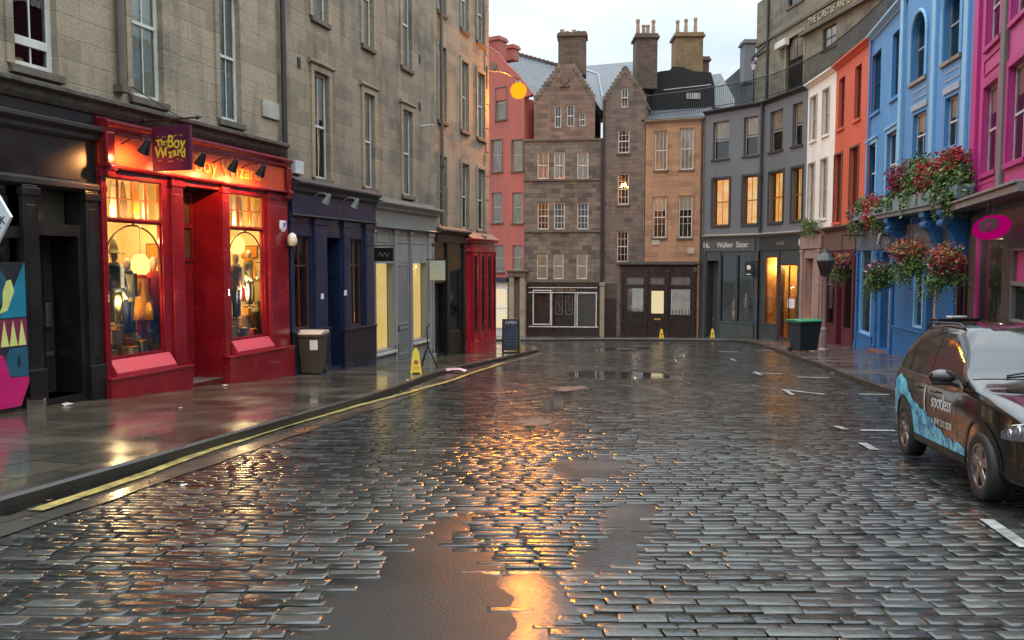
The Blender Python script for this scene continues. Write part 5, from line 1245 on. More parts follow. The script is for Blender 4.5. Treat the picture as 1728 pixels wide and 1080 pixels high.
# --- grey terrace house (two facets)
DK = dict(frame=DARKF, bars=(1, 1), sill=GREYD, fw=.07, glass=GLASSD)
F1 = Facade(PTS[1186], PTS[1284]); F2 = Facade(PTS[1284], PTS[1357])
GR = dict(frame=pm('grey_sash', (.35, .36, .32), .4), bars=(1, 1), fw=.06, sill=GREYD, surround=None, rev=.3, blind=CURT, bfrac=.45)
LG = dict(frame=pm('brown_sash', (.16, .10, .05), .4), bars=(2, 1), fw=.06, sill=GREYD, surround=GREYD, sw=.14, rev=.26, lit=AMBER)
def rowf(F, lst, za, zb, k): return [((F.S(a, m), za, F.S(b, m), zb), dict(k)) for a, b, m in lst]
zA, zB = FO.Z(1186, 267)-.05, 0
u0_, u1_ = F1.Z(1216, 268), F1.Z(1216, 205); l0_, l1_ = F1.Z(1216, 380), F1.Z(1216, 302)
print('grey', u0_, u1_, l0_, l1_)
WG1 = rowf(F1, [(1203, 1230, 235), (1255, 1279, 230)], u0_, u1_, GR)+rowf(F1, [(1203, 1230, 340), (1254, 1278, 340)], l0_, l1_, LG)
WG2 = rowf(F2, [(1299, 1321, 220), (1337, 1354, 215)], u0_, u1_, GR)+rowf(F2, [(1298, 1321, 335), (1336, 1353, 335)], l0_, l1_, LG)
WHD = pm('terrace_coping', (.32, .30, .27), .6, var=.3)
def eaves(T, F, s0, s1, mat, z=EAVE):
    mb = MB(); cornice(mb, s0, s1, z-.26, [(.05, 0), (.1, .06), (.28, .16), (.28, .24), (.05, .28)]); T.build('eaves', mb, mat, bevel=.008)
T = ops_walls(F1, 'grey_terrace_house', 'slate-grey painted terrace house beside the ochre house, with two amber-lit windows', 'house', 0, F1.L, SC_-.15, EAVE, WG1, GREYP, group=GW); eaves(T, F1, 0, F1.L, GREYD)
T.build('drainpipe', MB().cyl((F1.L-.1, -.12, SC_), (F1.L-.1, -.12, EAVE), .08).cyl((F1.L-.1, -.12, 5.2), (F1.L-.1, -.12, 5.35), .12), GREYD)
T = ops_walls(F2, 'grey_terrace_house', 'slate-grey painted terrace house next to the cream-white one, with two amber-lit windows', 'house', 0, F2.L, SC_-.15, EAVE, WG2, GREYP, group=GW); eaves(T, F2, 0, F2.L, GREYD)
# --- cream, orange, sky blue
FW = Facade(PTS[1357], PTS[1403]); FR_ = Facade(PTS[1403], PTS[1460]); FB = Facade(PTS[1460], PTS[1522]); FA = Facade(PTS[1522], PTS[1641]); FP = Facade(PTS[1641], PTS[1728])
GW1 = dict(frame=pm('grey_sash', (.35, .36, .32), .4), bars=(1, 1), sill=CREAMP, surround=pm('cream_margin', (.42, .41, .36), .6), sw=.1, rev=.2, blind=CURT)
zu = (FW.Z(1383, 232), FW.Z(1383, 158)); zl = (l0_-.1, FW.Z(1377, 274))
T = ops_walls(FW, 'cream_terrace_house', 'narrow cream-white terrace house between the grey and the orange ones', 'house', 0, FW.L, SC_-.15, EAVE, rowf(FW, [(1368, 1378, 200), (1389, 1399, 190)], *zu, GW1)+rowf(FW, [(1364, 1374, 330), (1385, 1395, 325)], *zl, GW1), CREAMP, group=GW); eaves(T, FW, 0, FW.L, CREAMP)
OW = dict(frame=pm('dark_red_sash', (.10, .02, .015), .4), bars=(1, 1), sill=ORANGE, rev=.22, glass=GLASSD)
OW2 = dict(OW); OW2.update(surround=pm('brown_margin', (.16, .07, .04), .6), sw=.1)
zu = (FR_.Z(1420, 216), FR_.Z(1420, 132)); zl = (FR_.Z(1413, 375), FR_.Z(1413, 262))
T = ops_walls(FR_, 'orange_terrace_house', 'orange-red painted terrace house with four dark narrow windows', 'house', 0, FR_.L, SC_-.15, EAVE, rowf(FR_, [(1415, 1425, 174), (1442, 1453, 158)], *zu, OW)+rowf(FR_, [(1408, 1420, 318), (1434, 1448, 310)], *zl, OW2), ORANGE, group=GW); eaves(T, FR_, 0, FR_.L, ORANGE)
BWd = dict(frame=pm('navy_sash', (.02, .03, .06), .4), bars=(2, 1), sill=BLUEP, rev=.22, glass=GLASSD)
BWl = dict(frame=WHITE, bars=(2, 1), sill=BLUEL, rev=.2, surround=BLUEL, sw=.17, hood=True)
zu = (FB.Z(1478, 189), FB.Z(1478, 90)); zl = (FB.Z(1470, 340), FB.Z(1470, 245))
T = ops_walls(FB, 'blue_terrace_house', 'sky-blue flat-fronted terrace house with pale window surrounds, next to the orange one', 'house', 0, FB.L, SC_-.15, EAVE, rowf(FB, [(1471, 1486, 138), (1505, 1520, 115)], *zu, BWd)+rowf(FB, [(1463, 1478, 300), (1496, 1513, 290)], *zl, BWl), BLUEP, group=GW); eaves(T, FB, 0, FB.L, BLUEL)
T.build('drainpipe', MB().cyl((.08, -.1, SC_), (.08, -.1, EAVE), .06), BLUEP)
# arched blue house: taller, projects a little
AW = []; zl = (FA.Z(1557, 265), FA.Z(1557, 190)); za = (FA.Z(1558, 133), FA.Z(1558, 22))
print('arch', zl, za)
for (a, b, m) in ((1545, 1570, 80), (1600, 1630, 45)):
    AW.append(((FA.S(a, m), za[0], FA.S(b, m), za[1]), dict(frame=pm('grey_sash', (.35, .36, .32), .4), bars=(2, 2), sill=STONE_P, rev=.26, blind=None)))
for (a, b, m) in ((1546, 1568, 226), (1600, 1623, 210)):
    AW.append(((FA.S(a, m), zl[0], FA.S(b, m), zl[1]), dict(frame=WHITE, bars=(2, 2), sill=None, rev=.22, blind=BLIND, bfrac=.4)))
zAe = 10.05
T = ops_walls(FA, 'arched_blue_house', 'taller sky-blue house with round-arched upper windows and pale pilaster strips', 'house', 0, FA.L, SC_-.15, zAe, AW, BLUEP, group=GW, y=-.12); eaves(T, FA, 0, FA.L, BLUEL, zAe)
mb = MB()
for r, k in AW[:2]:
    arch_fill(mb, r[0], r[2], r[3], (r[2]-r[0])/2*1.05, -.115, .14)
T.build('arch_spandrel', mb, BLUEP)
mb = MB()
for r, k in AW[:2]:
    c = (r[0]+r[2])/2; a = (r[2]-r[0])/2+.07; ri = a*1.02; mb.tube([(c-a, -.15, r[1])]+[(c-a*math.cos(math.pi*t/14), -.15, r[3]-ri+.07+ri*math.sin(math.pi*t/14)) for t in range(15)]+[(c+a, -.15, r[1])], .07, 6)
T.build('arch_moulding', mb, BLUEL)
mb = MB()
for px in (1528, 1583, 1638):
    x = FA.S(px, 150); mb.box(x-.17, -.22, SC_+.1, x+.17, -.1, zAe-.3)
T.build('pilaster', mb, BLUEL, bevel=.02)
mb = MB()
for r, k in AW[2:]: mb.box(r[0]-.12, -.17, r[3]+.12, r[2]+.12, -.11, r[3]+.34); panel(mb, r[0]-.05, r[3]+.5, r[2]+.05, za[0]-.35, -.12)
T.build('stone_band', mb, pm('blue_grey_band', (.30, .38, .46), .6), bevel=.008)
# pink house
PW = []; zu = (FP.Z(1690, 68), FP.Z(1690, -60)); zl = (FP.Z(1683, 289), FP.Z(1683, 142)); print('pink', zu, zl)
for (a, b, m, zz) in ((1678, 1702, 30, zu), (1671, 1696, 215, zl)): PW.append(((FP.S(a, m), zz[0], FP.S(b, m), zz[1]), dict(frame=WHITE, bars=(2, 2), sill=PINKP, rev=.2, surround=PINKP, sw=.2, blind=None if m == 30 else BLIND, bfrac=.3)))
pitch = 2.6
e = FP.L+2.2
for k in range(1, 2):
    for r, kk in PW[:2]: PW.append(((r[0]+pitch*k, r[1], r[2]+pitch*k, r[3]), kk))
T = ops_walls(FP, 'pink_house', 'hot-pink painted house with white sash windows and grey pilasters at the right edge', 'house', 0, e, SC_-.15, 10.1, PW, PINKL, group=GW, y=-.16); eaves(T, FP, 0, e, PINKP, 10.1)
mb = MB(); mg = MB()
x = FP.S(1645, 150); mb.box(.03, -.26, SC_+.1, .62, -.15, 9.8)
x2 = FP.S(1707, 150)
for k in range(1): mg.box(x2-.12+k*pitch, -.27, SC_+.1, x2+.30+k*pitch, -.15, 9.8)
T.build('pilaster', mb, PINKP, bevel=.02); T.build('grey_pilaster', mg, GREYST, bevel=.02)
r = PW[1][0]; mb = MB(); mb.box(r[0]-.24, -.22, r[1]-.62, r[2]+.24, -.15, r[1]-.2); panel(mb, r[0]-.1, r[1]-.56, r[2]+.1, r[1]-.26, -.22, .04, .02)
panel(mb, r[0]-.15, r[3]+.35, r[2]+.15, PW[0][0][1]-.3, -.165, .05, .03); T.build('panel_moulding', mb, PINKP, bevel=.01)

# the next house up the hill, mostly outside the frame
FX = Facade(tuple(FP.world(e+.02, 0)[:2]), (7.6, 3.5))
XW = [((1.2+2.9*k, z, 2.4+2.9*k, z+2.3), dict(blind=CURT)) for k in range(4) for z in (-2.2, 2.4, 5.9)]
T = ops_walls(FX, 'grey_stone_house', 'plain grey stone house uphill of the pink one', 'house', 0, FX.L, -4, 9.0, XW, STONE_P, group=GW)
# ------------------------------------------------------------------ terrace railing over the shops' roofs and the flat behind it
rl = [PTS[k] for k in (1186, 1284, 1357, 1403, 1460, 1522)]
def inw(p, d): v = (Vector(p)-Vector((2, 32))).normalized(); return Vector(p)+v*d
RP = [inw(p, .55) for p in rl]; RP = [inw((12.0, 55.8), .8), ]+RP+[Vector((14.9, 27)), Vector((14.5, 22))]; RP[0] = Vector((8.9, 58.2))
RP = smooth_pl(RP, 2)
zrl = lambda p: 9.95; topz = 11.45
T = Thing('terrace_railing', 'long curved black iron railing along the flat roof above the painted terrace', 'railing', (RP[len(RP)//2].x, RP[len(RP)//2].y, EAVE)); T.off = (RP[len(RP)//2].x, RP[len(RP)//2].y, EAVE)
mb = MB(); mr = MB(); acc = 0; hgt = []
for a, b in zip(RP[:-1], RP[1:]):
    mr.cyl((a.x, a.y, topz), (b.x, b.y, topz), .035, .035, 6); mr.cyl((a.x, a.y, 10.2), (b.x, b.y, 10.2), .025, .025, 5)
    n = max(1, int((b-a).length/.14)); d = (b-a).normalized()
    for k in range(n):
        p = a.lerp(b, k/n); mb.cyl((p.x, p.y, 9.9), (p.x, p.y, topz), .016, .016, 4, cap=False)
T.build('baluster', mb, IRON); T.build('handrail', mr, IRON)
mb = MB(); P0 = [inw(p, .15) for p in rl]; P1 = [inw(p, 9) for p in rl]
for i in range(len(rl)-1):
    mb.poly([(P0[i].x, P0[i].y, EAVE+.03), (P0[i+1].x, P0[i+1].y, EAVE+.03), (P1[i+1].x, P1[i+1].y, EAVE+.2), (P1[i].x, P1[i].y, EAVE+.2)])
setting('upper_terrace', mb, pm('wet_terrace_flags', (.12, .11, .10), .3))
# --- castle arms pub: ashlar block behind the railing
FK = Facade((16.5, 58.0), (19.3, 38.0)); k0 = FK.S(1277, 60)
zk0 = 9.9; 
dk = FK.rect(1327, 60, 1356, 150); wk = FK.rect(1388, 44, 1411, 80); wu = FK.rect(1330, -30, 1357, 6)
T = ops_walls(FK, 'corner_pub', 'grey ashlar pub with raised lettering above the terrace railing', 'pub', k0, FK.L, zk0, 17.5, [(dk, dict(frame=DARKF, bars=(2, 1), fw=.12, sill=None, blind=CURT, bfrac=.4)), (wk, dict(frame=DARKF, bars=(2, 1), blind=CURT)), (wu, dict(frame=DARKF, bars=(1, 1)))], STONE_K, depth=6, rev=.2)
mb = MB()
for (p, q_) in (((1279, 62), (1352, 46)),): pass
zb1_ = FK.Z(1320, 53); mb.box(k0-.08, -.1, zb1_-.09, FK.L, .02, zb1_+.09); zb2_ = FK.Z(1400, 34); mb.box(FK.S(1355, 40), -.3, zb2_-.14, FK.L, .02, zb2_+.06)
mb.box(k0-.1, -.08, 13.95, k0+1.6, .02, 14.1)
T.build('string_course', mb, SILLM, bevel=.015)
sx0, sx1 = FK.S(1360, 30), FK.S(1442, 14); zt_ = (FK.Z(1400, 24)+zb2_)/2+.18
T.text('THE CASTLE ARMS', .62, ((sx0+sx1)/2, -.04, zb2_+.52), pm('stone_letters', (.45, .40, .28), .6), ext=.03, sx=(sx1-sx0)/5.9)
r = FK.rect(1308, 69, 1325, 80, .3); T.build('lamp_box', MB().box(r[0], -.35, r[1], r[2], -.02, r[3]), pm('cream_box', (.7, .66, .55), .4), bevel=.03)
T.build('drainpipe', MB().cyl((k0+1.9, -.1, zk0), (k0+1.9, -.1, 17.5), .08).tube([(k0-.1, -.15, 13.0), (k0+.0, -.3, 13.9), (k0+1.9, -.15, 14.3)], .06), MATS['black_pipe'])
T.build('door_surround', MB().box(dk[0]-.2, -.04, dk[1], dk[0]-.002, .02, dk[3]+.2).box(dk[2]+.002, -.04, dk[1], dk[2]+.2, .02, dk[3]+.2).box(dk[0]-.002, -.04, dk[3]+.002, dk[2]+.002, .02, dk[3]+.2), STONE_P)
# lantern standing on the terrace
lk = atY(1343-71, 112, 52.5)
T = Thing('terrace_lantern', 'small traditional lantern on a post behind the terrace railing', 'street lamp', (lk.x, lk.y, EAVE)); h = lk.z-EAVE
T.build('post', MB().cyl((0, 0, 0), (0, 0, h-.25), .05, .04), IRON); T.build('lantern_glass', MB().lathe([(.10, h-.22), (.17, h+.12), (.16, h+.14)], n=6), pm('frosted_pane', (.6, .66, .66), .3)); T.build('lantern_cap', MB().lathe([(.20, h+.14), (.14, h+.22), (.05, h+.32), (.02, h+.42)], n=8), IRON)
# --- dark harled gable and the buildings on the skyline
def block(name, label, pts, Y, dep, mat, extra=None, cat='house'):
    """building whose front outline is surveyed in the frontal plane at distance Y"""
    P = [atY(px, py, Y) for px, py in pts]; b = P[0]
    T = Thing(name, label, cat, (b.x, Y, zs(Y))); T.off = (b.x, Y, zs(Y)); T.off = (b.x, Y, zs(Y))
    T.build('wall', MB().prism([(p.x, p.z) for p in P], Y, Y+dep), mat); return T
DH = pm('black_harling', (.022, .021, .02), .9, var=.5, scale=4, bump=.5)
T = block('dark_harled_house', 'black soot-dark gable wall rising behind the ochre house', [(1096, 230), (1096, 125), (1116, 120), (1132, 118), (1135, 112), (1152, 113), (1170, 120), (1200, 122), (1206, 145), (1206, 190)], 63, 4, DH)
m_ = MB()
for px in range(1160, 1182, 4): p = atY(px, 162, 63); m_.box(p.x-.06, 62.93, p.z-.22, p.x+.06, 62.99, p.z+.22)
T.build('vent_slats', m_, WHITE); p0_, p1_ = atY(1120, 152, 62.5), atY(1200, 143, 62.5); T.build('handrail', MB().cyl(p0_, p1_, .04), MATS['grey_metal'])
def chim(T, x0, y0, x1, y1, Y, dep, pots, mat=CHIM, ph=.9, pw=.17):
    a = atY(x0, y1, Y); b = atY(x1, y0, Y); mb = MB(); mb.box(a.x, Y, a.z-1, b.x, Y+dep, b.z-.35); mb.box(a.x-.14, Y-.14, b.z-.35, b.x+.14, Y+dep+.14, b.z-.18); mb.box(a.x-.05, Y-.05, b.z-.18, b.x+.05, Y+dep+.05, b.z)
    c = T.build('chimney', mb, mat, bevel=.02)
    for f, h in pots: x = a.x+(b.x-a.x)*f; T.build('chimney_pot', MB().lathe([(pw, 0), (pw*.9, h*.1), (pw*.7, h*.8), (pw*.9, h*.86), (pw*.9, h)], (x, Y+dep/2, b.z-.01), 12), POT, c)
chim(T, 1073, 56, 1110, 126, 61.5, 1.6, [(.15, 1.2), (.42, .8), (.62, .8), (.88, 1.15)], CHIM)
chim(T, 1140, 54, 1187, 118, 64, 1.8, [(.14, 1.1), (.45, 1.2), (.8, 1.3)], stone('ochre_chimney', (.26, .17, .08), (.2, .13, .065), sootamt=.5))
chim(T, 1186, 95, 1197, 125, 66, 1, [])
T = block('slate_roofed_house', 'wide slate roof between the two gables, running up to the chimneys', [(985, 200), (985, 128), (1060, 150), (1060, 200)], 66, 2, STONE_N)
P = [atY(968, 113, 67), atY(1078, 103, 69), atY(1078, 150, 60), atY(1040, 195, 58.5), atY(1014, 185, 58.5)]
mb = MB(); mb.poly([tuple(p) for p in P]); mb.poly([tuple(P[0]), tuple(P[4]), tuple(P[4]-Vector((0, 0, 3))), tuple(P[0]-Vector((0, 0, 5)))]); T.build('roof', mb, SLATE)
T.build('skew', MB().cyl(atY(1009, 125, 60.5), atY(1020, 182, 58.3), .12, .12, 6).cyl(atY(970, 111, 66.8), atY(1009, 125, 60.5), .1, .1, 6), pm('pale_lead', (.3, .33, .35), .5))
T = block('white_gabled_house', 'small white-harled house peeping over the terrace railing', [(1200, 180), (1200, 126), (1216, 124), (1240, 168), (1240, 185)], 66, 4, pm('white_harling', (.5, .52, .5), .8))
T = block('grey_roofed_house', 'far grey slate roof and single chimney left of the pub', [(1222, 185), (1222, 138), (1262, 103), (1300, 100), (1300, 185)], 72, 5, pm('grey_slate_wall', (.11, .12, .13), .6))
chim(T, 1256, 66, 1276, 118, 70, 1.4, [], pm('grey_chimney_stone', (.14, .14, .145), .8))
# city block beyond, closing the street on the left behind the corner
# ================================================================== SHOPS UNDER THE TERRACE
OFF = .16; YS = -.16
GG = pm('shop_green_grey', (.055, .065, .062), .4, var=.3, scale=2)
WARMR = pm('warm_shop_wall', (.72, .48, .20), .8, var=.4, scale=3)
DIMR = pm('dim_shop_wall', (.10, .085, .07), .8, var=.6, scale=3)
def rshop(F, name, label, s0, s1, mat, ops, zf=(.8, 1.5), corn=None, rooms=None, y=YS):
    """ops = list of (rect, reveal, room depth, room material index)"""
    T = F.thing(name, label, 'shop', s0, None, y)
    g = min(F.ground(s0), F.ground(s1))-.3
    shopface(T, s0, s1, g, SC_-.06, [list(r)+[rv, rm, ri] for r, rv, rm, ri in ops], [mat, ROOM, WARMR, DIMR], y=y, depth=.3)
    mb = MB(); cornice(mb, s0-.0, s1+.0, SC_-.12, [(.05, 0), (.12, .04), (.3, .14), (.3, .2), (-.2, .26)], y=y); T.build('cornice', mb, corn or mat, bevel=.008)
    return T
def pane(T, F, r, y=YS, frame=None, fw=.05, name='shop_window', bars=(), glass=GLASS):
    p = T.build(name, MB().poly([(r[0], y+.08, r[1]), (r[2], y+.08, r[1]), (r[2], y+.08, r[3]), (r[0], y+.08, r[3])]), glass)
    f = MB(); f.ring(r[0]-.02, r[1]-.02, r[2]+.02, r[3]+.02, fw, y-.03, y+.09)
    for b in bars: f.box(r[0]+(r[2]-r[0])*b-.02, y+.0, r[1]+fw, r[0]+(r[2]-r[0])*b+.02, y+.1, r[3]-fw)
    if frame: T.build('frame', f, frame, p, bevel=.006)
    return p
def fascia(T, s0, s1, z0, z1, mat, y=YS): return T.build('fascia', MB().box(s0, y-.06, z0, s1, y-.003, z1), mat, bevel=.01)
def riser(T, F, s0, s1, z1, mat, y=YS): return T.build('stall_riser', MB().box(s0, y-.07, F.ground(s0)-.4, s1, y-.003, z1-.07).box(s0-.02, y-.1, z1-.07, s1+.02, y-.003, z1-.01), mat, bevel=.01)
def door(T, F, r, mat, y=YS, glassy=None, frame=None, dy=.3):
    z0 = r[1]; d = T.build('door', MB().ring(r[0]+.03, z0, r[2]-.03, r[3]-.03, .12, y+dy, y+dy+.05), mat, bevel=.006)
    if glassy: T.build('door_glass', MB().poly([(r[0]+.1, y+dy+.02, z0+.1), (r[2]-.1, y+dy+.02, z0+.1), (r[2]-.1, y+dy+.02, r[3]-.1), (r[0]+.1, y+dy+.02, r[3]-.1)]), glassy, d)
    else: T.build('door_panel', MB().box(r[0]+.1, y+dy+.01, z0+.1, r[2]-.1, y+dy+.04, r[3]-.1), mat, d)
    T.build('handle', MB().box(r[0]+.08, y+dy-.04, z0+1.0, r[0]+.12, y+dy, z0+1.2), GOLD, d)
    return d
# --- grey menswear shop, number 16
f0, f1 = F1.S(1187, 500, OFF), F1.S(1277, 500, OFF)
rd = F1.rect(1192, 440, 1212, 560, OFF); rd[1] = F1.ground(rd[0])+.05; ra = F1.rect(1216, 430, 1242, 543, OFF); rb_ = F1.rect(1244, 430, 1271, 544, OFF)
T = rshop(F1, 'menswear_shop', 'grey-green shopfront lettered in cream under the grey house, left of the amber-lit shop', f0+.02, F1.L, GG, [(rd, .7, .05, 1), (ra, .1, 1.3, 3), (rb_, .1, 1.3, 3)], corn=pm('pale_grey_cornice', (.30, .28, .25), .6))
door(T, F1, rd, GG, dy=.6); pane(T, F1, ra, frame=GG); pane(T, F1, rb_, frame=GG); riser(T, F1, rd[2]+.05, rb_[2]+.1, ra[1], GG)
zf_ = (F1.Z(1230, 424, OFF), F1.Z(1230, 403, OFF)); fascia(T, f0+.05, rb_[2]+.1, *zf_, pm('grey_green_fascia', (.075, .08, .075), .4))
LET = pm('cream_letters', (.72, .68, .58), .5)
zm_ = (zf_[0]+zf_[1])/2
T.text('16.', .52, (F1.S(1193, 414, OFF), YS-.065, zm_), LET); T.text('Walker  Slater', .50, (F1.S(1237, 414, OFF), YS-.065, zm_), LET, sx=.82)
for px in (1189, 1214): x = F1.S(px, 500, OFF); pilaster(T, x-.07, x+.07, F1.ground(x)-.2, zf_[0]-.03, GG, y=YS)
m = T.build('shutter_box', MB().box(F1.S(1277, 500, .4), YS-.18, -5.2, F1.S(1289, 500, .4) if False else F1.L-.02, YS-.003, zf_[0]), pm('blue_black_paint', (.022, .025, .032), .3), bevel=.02)
mannequin(F1, (ra[0]+ra[2])/2+.1, .35, ra[1]+.05, 1.4, CLO['grey'], CLO['cream'], 'cream-shirted dummy in the dim menswear window', group='dummies in the menswear shop', scarf=CLO['cream'])
mannequin(F1, (rb_[0]+rb_[2])/2-.25, .35, rb_[1]+.05, 1.7, CLO['teal'], CLO['brown'], 'dummy in a dark teal jacket in the menswear window', group='dummies in the menswear shop', scarf=CLO['cream'])
bulb_or_fill(F1.world((ra[0]+rb_[2])/2, .2, ra[3]-.15), 16, (1, .85, .65), .05)
q0 = F1.S(1268, 454, .9); oa = .25; ob = .85
T = F1.thing('round_emblem_sign', 'small black square hanging sign with a pale round emblem outside the menswear shop', 'sign', q0, F1.Z(1265, 466, .6), -.7)
za, zb_ = F1.Z(1265, 442, .6), F1.Z(1265, 466, .6); sx0 = F1.S(1259, 454, .5); sx1 = F1.S(1272, 454, .5)
T.build('board', MB().box(sx0, -.62, zb_, sx1, -.58, za), BLK, bevel=.01); T.build('emblem', MB().lathe([(.001, -.01), (.17, -.01), (.17, .0)], ((sx0+sx1)/2, -.63, 0), 4) if False else MB().cyl(((sx0+sx1)/2, -.62, (za+zb_)/2+.1), ((sx0+sx1)/2, -.626, (za+zb_)/2+.1), .15, .15, 14).box((sx0+sx1)/2-.16, -.626, zb_+.08, (sx0+sx1)/2+.16, -.62, zb_+.14), LET)
T.build('bracket', MB().box(sx0, -.61, za+.0, sx1+.02, -.59, za+.04).box(sx1, -.61, za, sx1+.03, 0, za+.04), IRON)

P_ = F1.thing('grey_pier', 'dark grey pier between the ochre house and the menswear shop', 'pier', -.05, None, -.1)
P_.build('shaft', MB().box(-.12, -.14, -5.4, f0+.015, .6, SC_-.07), GREYD, bevel=.01)
P_.build('plinth', MB().box(-.14, -.2, -5.4, f0+.0, -.141, -4.3), GREYD, bevel=.01)
# --- amber-lit shop
g1_, g2_ = F2.S(1289, 500, OFF), F2.S(1349, 500, OFF)
ra = F2.rect(1292, 434, 1311, 546, OFF); rb_ = F2.rect(1316, 446, 1346, 566, OFF); rb_[1] = F2.ground(rb_[0])+.15
T = rshop(F2, 'amber_lit_shop', 'dark shopfront with a brilliant amber-lit window and open doorway, under the grey house', 0, F2.L, GG, [(ra, .1, 2.4, 2), (rb_, .3, 2.4, 2)], corn=MATS['pale_grey_cornice'])
pane(T, F2, ra, frame=BRW); pane(T, F2, rb_, frame=BRW, bars=(.48,), name='door_glazing', fw=.09); riser(T, F2, ra[0]-.1, ra[2]+.05, ra[1], GG); fascia(T, .1, F2.L-.1, *zf_, pm('dark_fascia', (.04, .045, .045), .4))
T.text('TAILORS', .24, (F2.S(1318, 414, OFF), YS-.065, zm_), pm('dull_letters', (.35, .34, .3), .5))
for px in (1313.5, 1349): x = F2.S(px, 500, OFF); pilaster(T, x-.08, x+.08, F2.ground(x)-.2, zf_[0]-.03, GG, y=YS)
T.build('letter_plate', MB().box(g2_-.1, YS-.07, zm_-.15, g2_+.02, YS-.06, zm_+.2), LET)
for x, e_ in ((ra[0]+.35, 60), (rb_[0]+.9, 75)): bulb_or_fill(F2.world(x, .5, ra[3]-.55), e_, (1, .60, .20), .08)
for q in range(6):
    x = rb_[0]+.2+(rb_[2]-rb_[0]-.3)*q/5.5; T2 = F2.thing('hanging_garment', ['brown', 'front cream', 'olive', 'orange', 'grey', 'back cream'][q]+' coat on a rail inside the amber-lit shop', 'clothes', x, -3.2, .9+.2*(q % 2), 'clothes in the amber-lit shop')
    T2.build('coat', MB().lathe([(.17, -3.2), (.16, -2.6), (.19, -2.05), (.06, -1.85)], (x, .9+.2*(q % 2), 0), 10, 1, .45), [CLO['brown'], CLO['cream'], CLO['olive'], CLO['orange'], CLO['grey'], CLO['cream']][q], smooth=True); T2.build('hanger', MB().tube([(x, .9, -1.86), (x, .9, -1.7)], .01, 5), IRON)
T2 = F2.thing('window_poster', 'pale square notice in the amber-lit doorway', 'notice', (rb_[0]+rb_[2])/2+.2, -2.9, YS); r = F2.rect(1329, 504, 1341, 520, .1); T2.build('sheet', MB().box(r[0], YS+.05, r[1], r[2], YS+.055, r[3]), pm('paper', (.7, .7, .68), .7))
# --- pink-grey stone shop under the cream house
STP = pm('pinkish_stone_paint', (.34, .235, .20), .55, var=.25, streak=True)
w0_, w1_ = .0, FW.L*.78
rd = FW.rect(1357, 436, 1371, 560, OFF); rd[1] = FW.ground(rd[0])+.05
T = rshop(FW, 'pinkish_stone_shop', 'narrow pinkish stone shopfront with a pale doorway, behind the big green-lidded bin', .02, w1_, STP, [(rd, .5, .3, 0)])
d = door(T, FW, rd, pm('pale_pink_door', (.5, .36, .28), .5), dy=.4)
bulb_or_fill(FW.world((rd[0]+rd[2])/2, .1, rd[1]+.9), 5, (1, .45, .16), .05)
for a in (.05, w1_-.6): pilaster(T, a+.0, a+.42, FW.ground(a)-.2, .75, STP, y=YS, p=.1)
T.build('entablature', MB().box(.02, YS-.12, .78, w1_, YS-.003, 1.5), STP, bevel=.02)
# --- maroon shop (under the orange house)
MAR = pm('maroon_paint', (.10, .018, .03), .4, var=.3, scale=2)
BRF = pm('brown_fascia_paint', (.13, .085, .065), .5, var=.3)
ra = FR_.rect(1395, 428, 1409, 548, OFF); rdd = FR_.rect(1412, 430, 1421, 572, OFF); rdd[1] = FR_.ground(rdd[0])+.05; rb_ = FR_.rect(1424, 432, 1438, 556, OFF)
m0 = FR_.S(1386, 500, OFF); m0 = -.75
T = rshop(FR_, 'maroon_shop', 'maroon shopfront with two narrow windows under the orange house', m0, FR_.S(1443, 500, OFF), MAR, [(ra, .1, 1.0, 3), (rdd, .5, .05, 1), (rb_, .1, 1.0, 3)], corn=BRF)
pane(T, FR_, ra, frame=MAR); pane(T, FR_, rb_, frame=MAR); door(T, FR_, rdd, MAR, dy=.4); fascia(T, m0+.05, FR_.S(1443, 500, OFF)-.03, .62, 1.5, BRF)
for px in (1391, 1441): x = FR_.S(px, 500, OFF); pilaster(T, x-.12, x+.12, FR_.ground(x)-.2, .58, MAR, y=YS)
T.build('poster', MB().box(ra[0]+.15, YS+.1, ra[1]+.8, ra[0]+.75, YS+.11, ra[1]+2.4), pm('faded_poster', (.25, .22, .22), .6))
# --- blue shop one
x0_, x1_ = FR_.S(1444, 500, OFF), 0
ra = FB.rect(1452, 420, 1470, 562, OFF) if False else None
FBs = Facade(tuple(FR_.world(FR_.S(1444, 500, OFF), 0)[:2]), PTS[1522])
ra = FBs.rect(1453, 420, 1471, 564, OFF); rdd = FBs.rect(1486, 425, 1504, 585, OFF); rdd[1] = FBs.ground(rdd[0])+.12; rb_ = FBs.rect(1508, 428, 1524, 556, OFF)
bsz = FBs.L+.0
T = rshop(FBs, 'blue_shop', 'mid-blue shopfront with pale-framed windows and a white door, beside the maroon shop', .03, bsz, BLUES, [(ra, .1, 1.2, 3), (rdd, .4, .9, 3), (rb_, .1, 1.0, 3)], corn=pm('blue_grey_cornice', (.12, .15, .18), .5))
pane(T, FBs, ra, frame=BLUEL, fw=.1); pane(T, FBs, rb_, frame=BLUES); door(T, FBs, rdd, WHITE, glassy=GLASS, dy=.3); fascia(T, .1, bsz-.1, .55, 1.45, pm('blue_grey_fascia', (.09, .12, .16), .5))
for px in (1447, 1479, 1506): x = FBs.S(px, 500, OFF); pilaster(T, x-.16, x+.16, FBs.ground(x)-.2, .5, BLUES, y=YS)
riser(T, FBs, FBs.S(1450, 500, OFF), FBs.S(1474, 500, OFF), ra[1], BLUES)
T.build('step', MB().box(rdd[0]-.1, YS-.45, FBs.ground(rdd[0])-.3, rdd[2]+.1, YS+.3, FBs.ground(rdd[0])+.1), pm('brick_step', (.16, .07, .05), .5), bevel=.01)
q = FBs.hit(1490, 402, .5); T2 = FBs.thing('security_light', 'small white slanting security floodlight over the mid-blue shop', 'lamp', q[0], q[1], -.3)
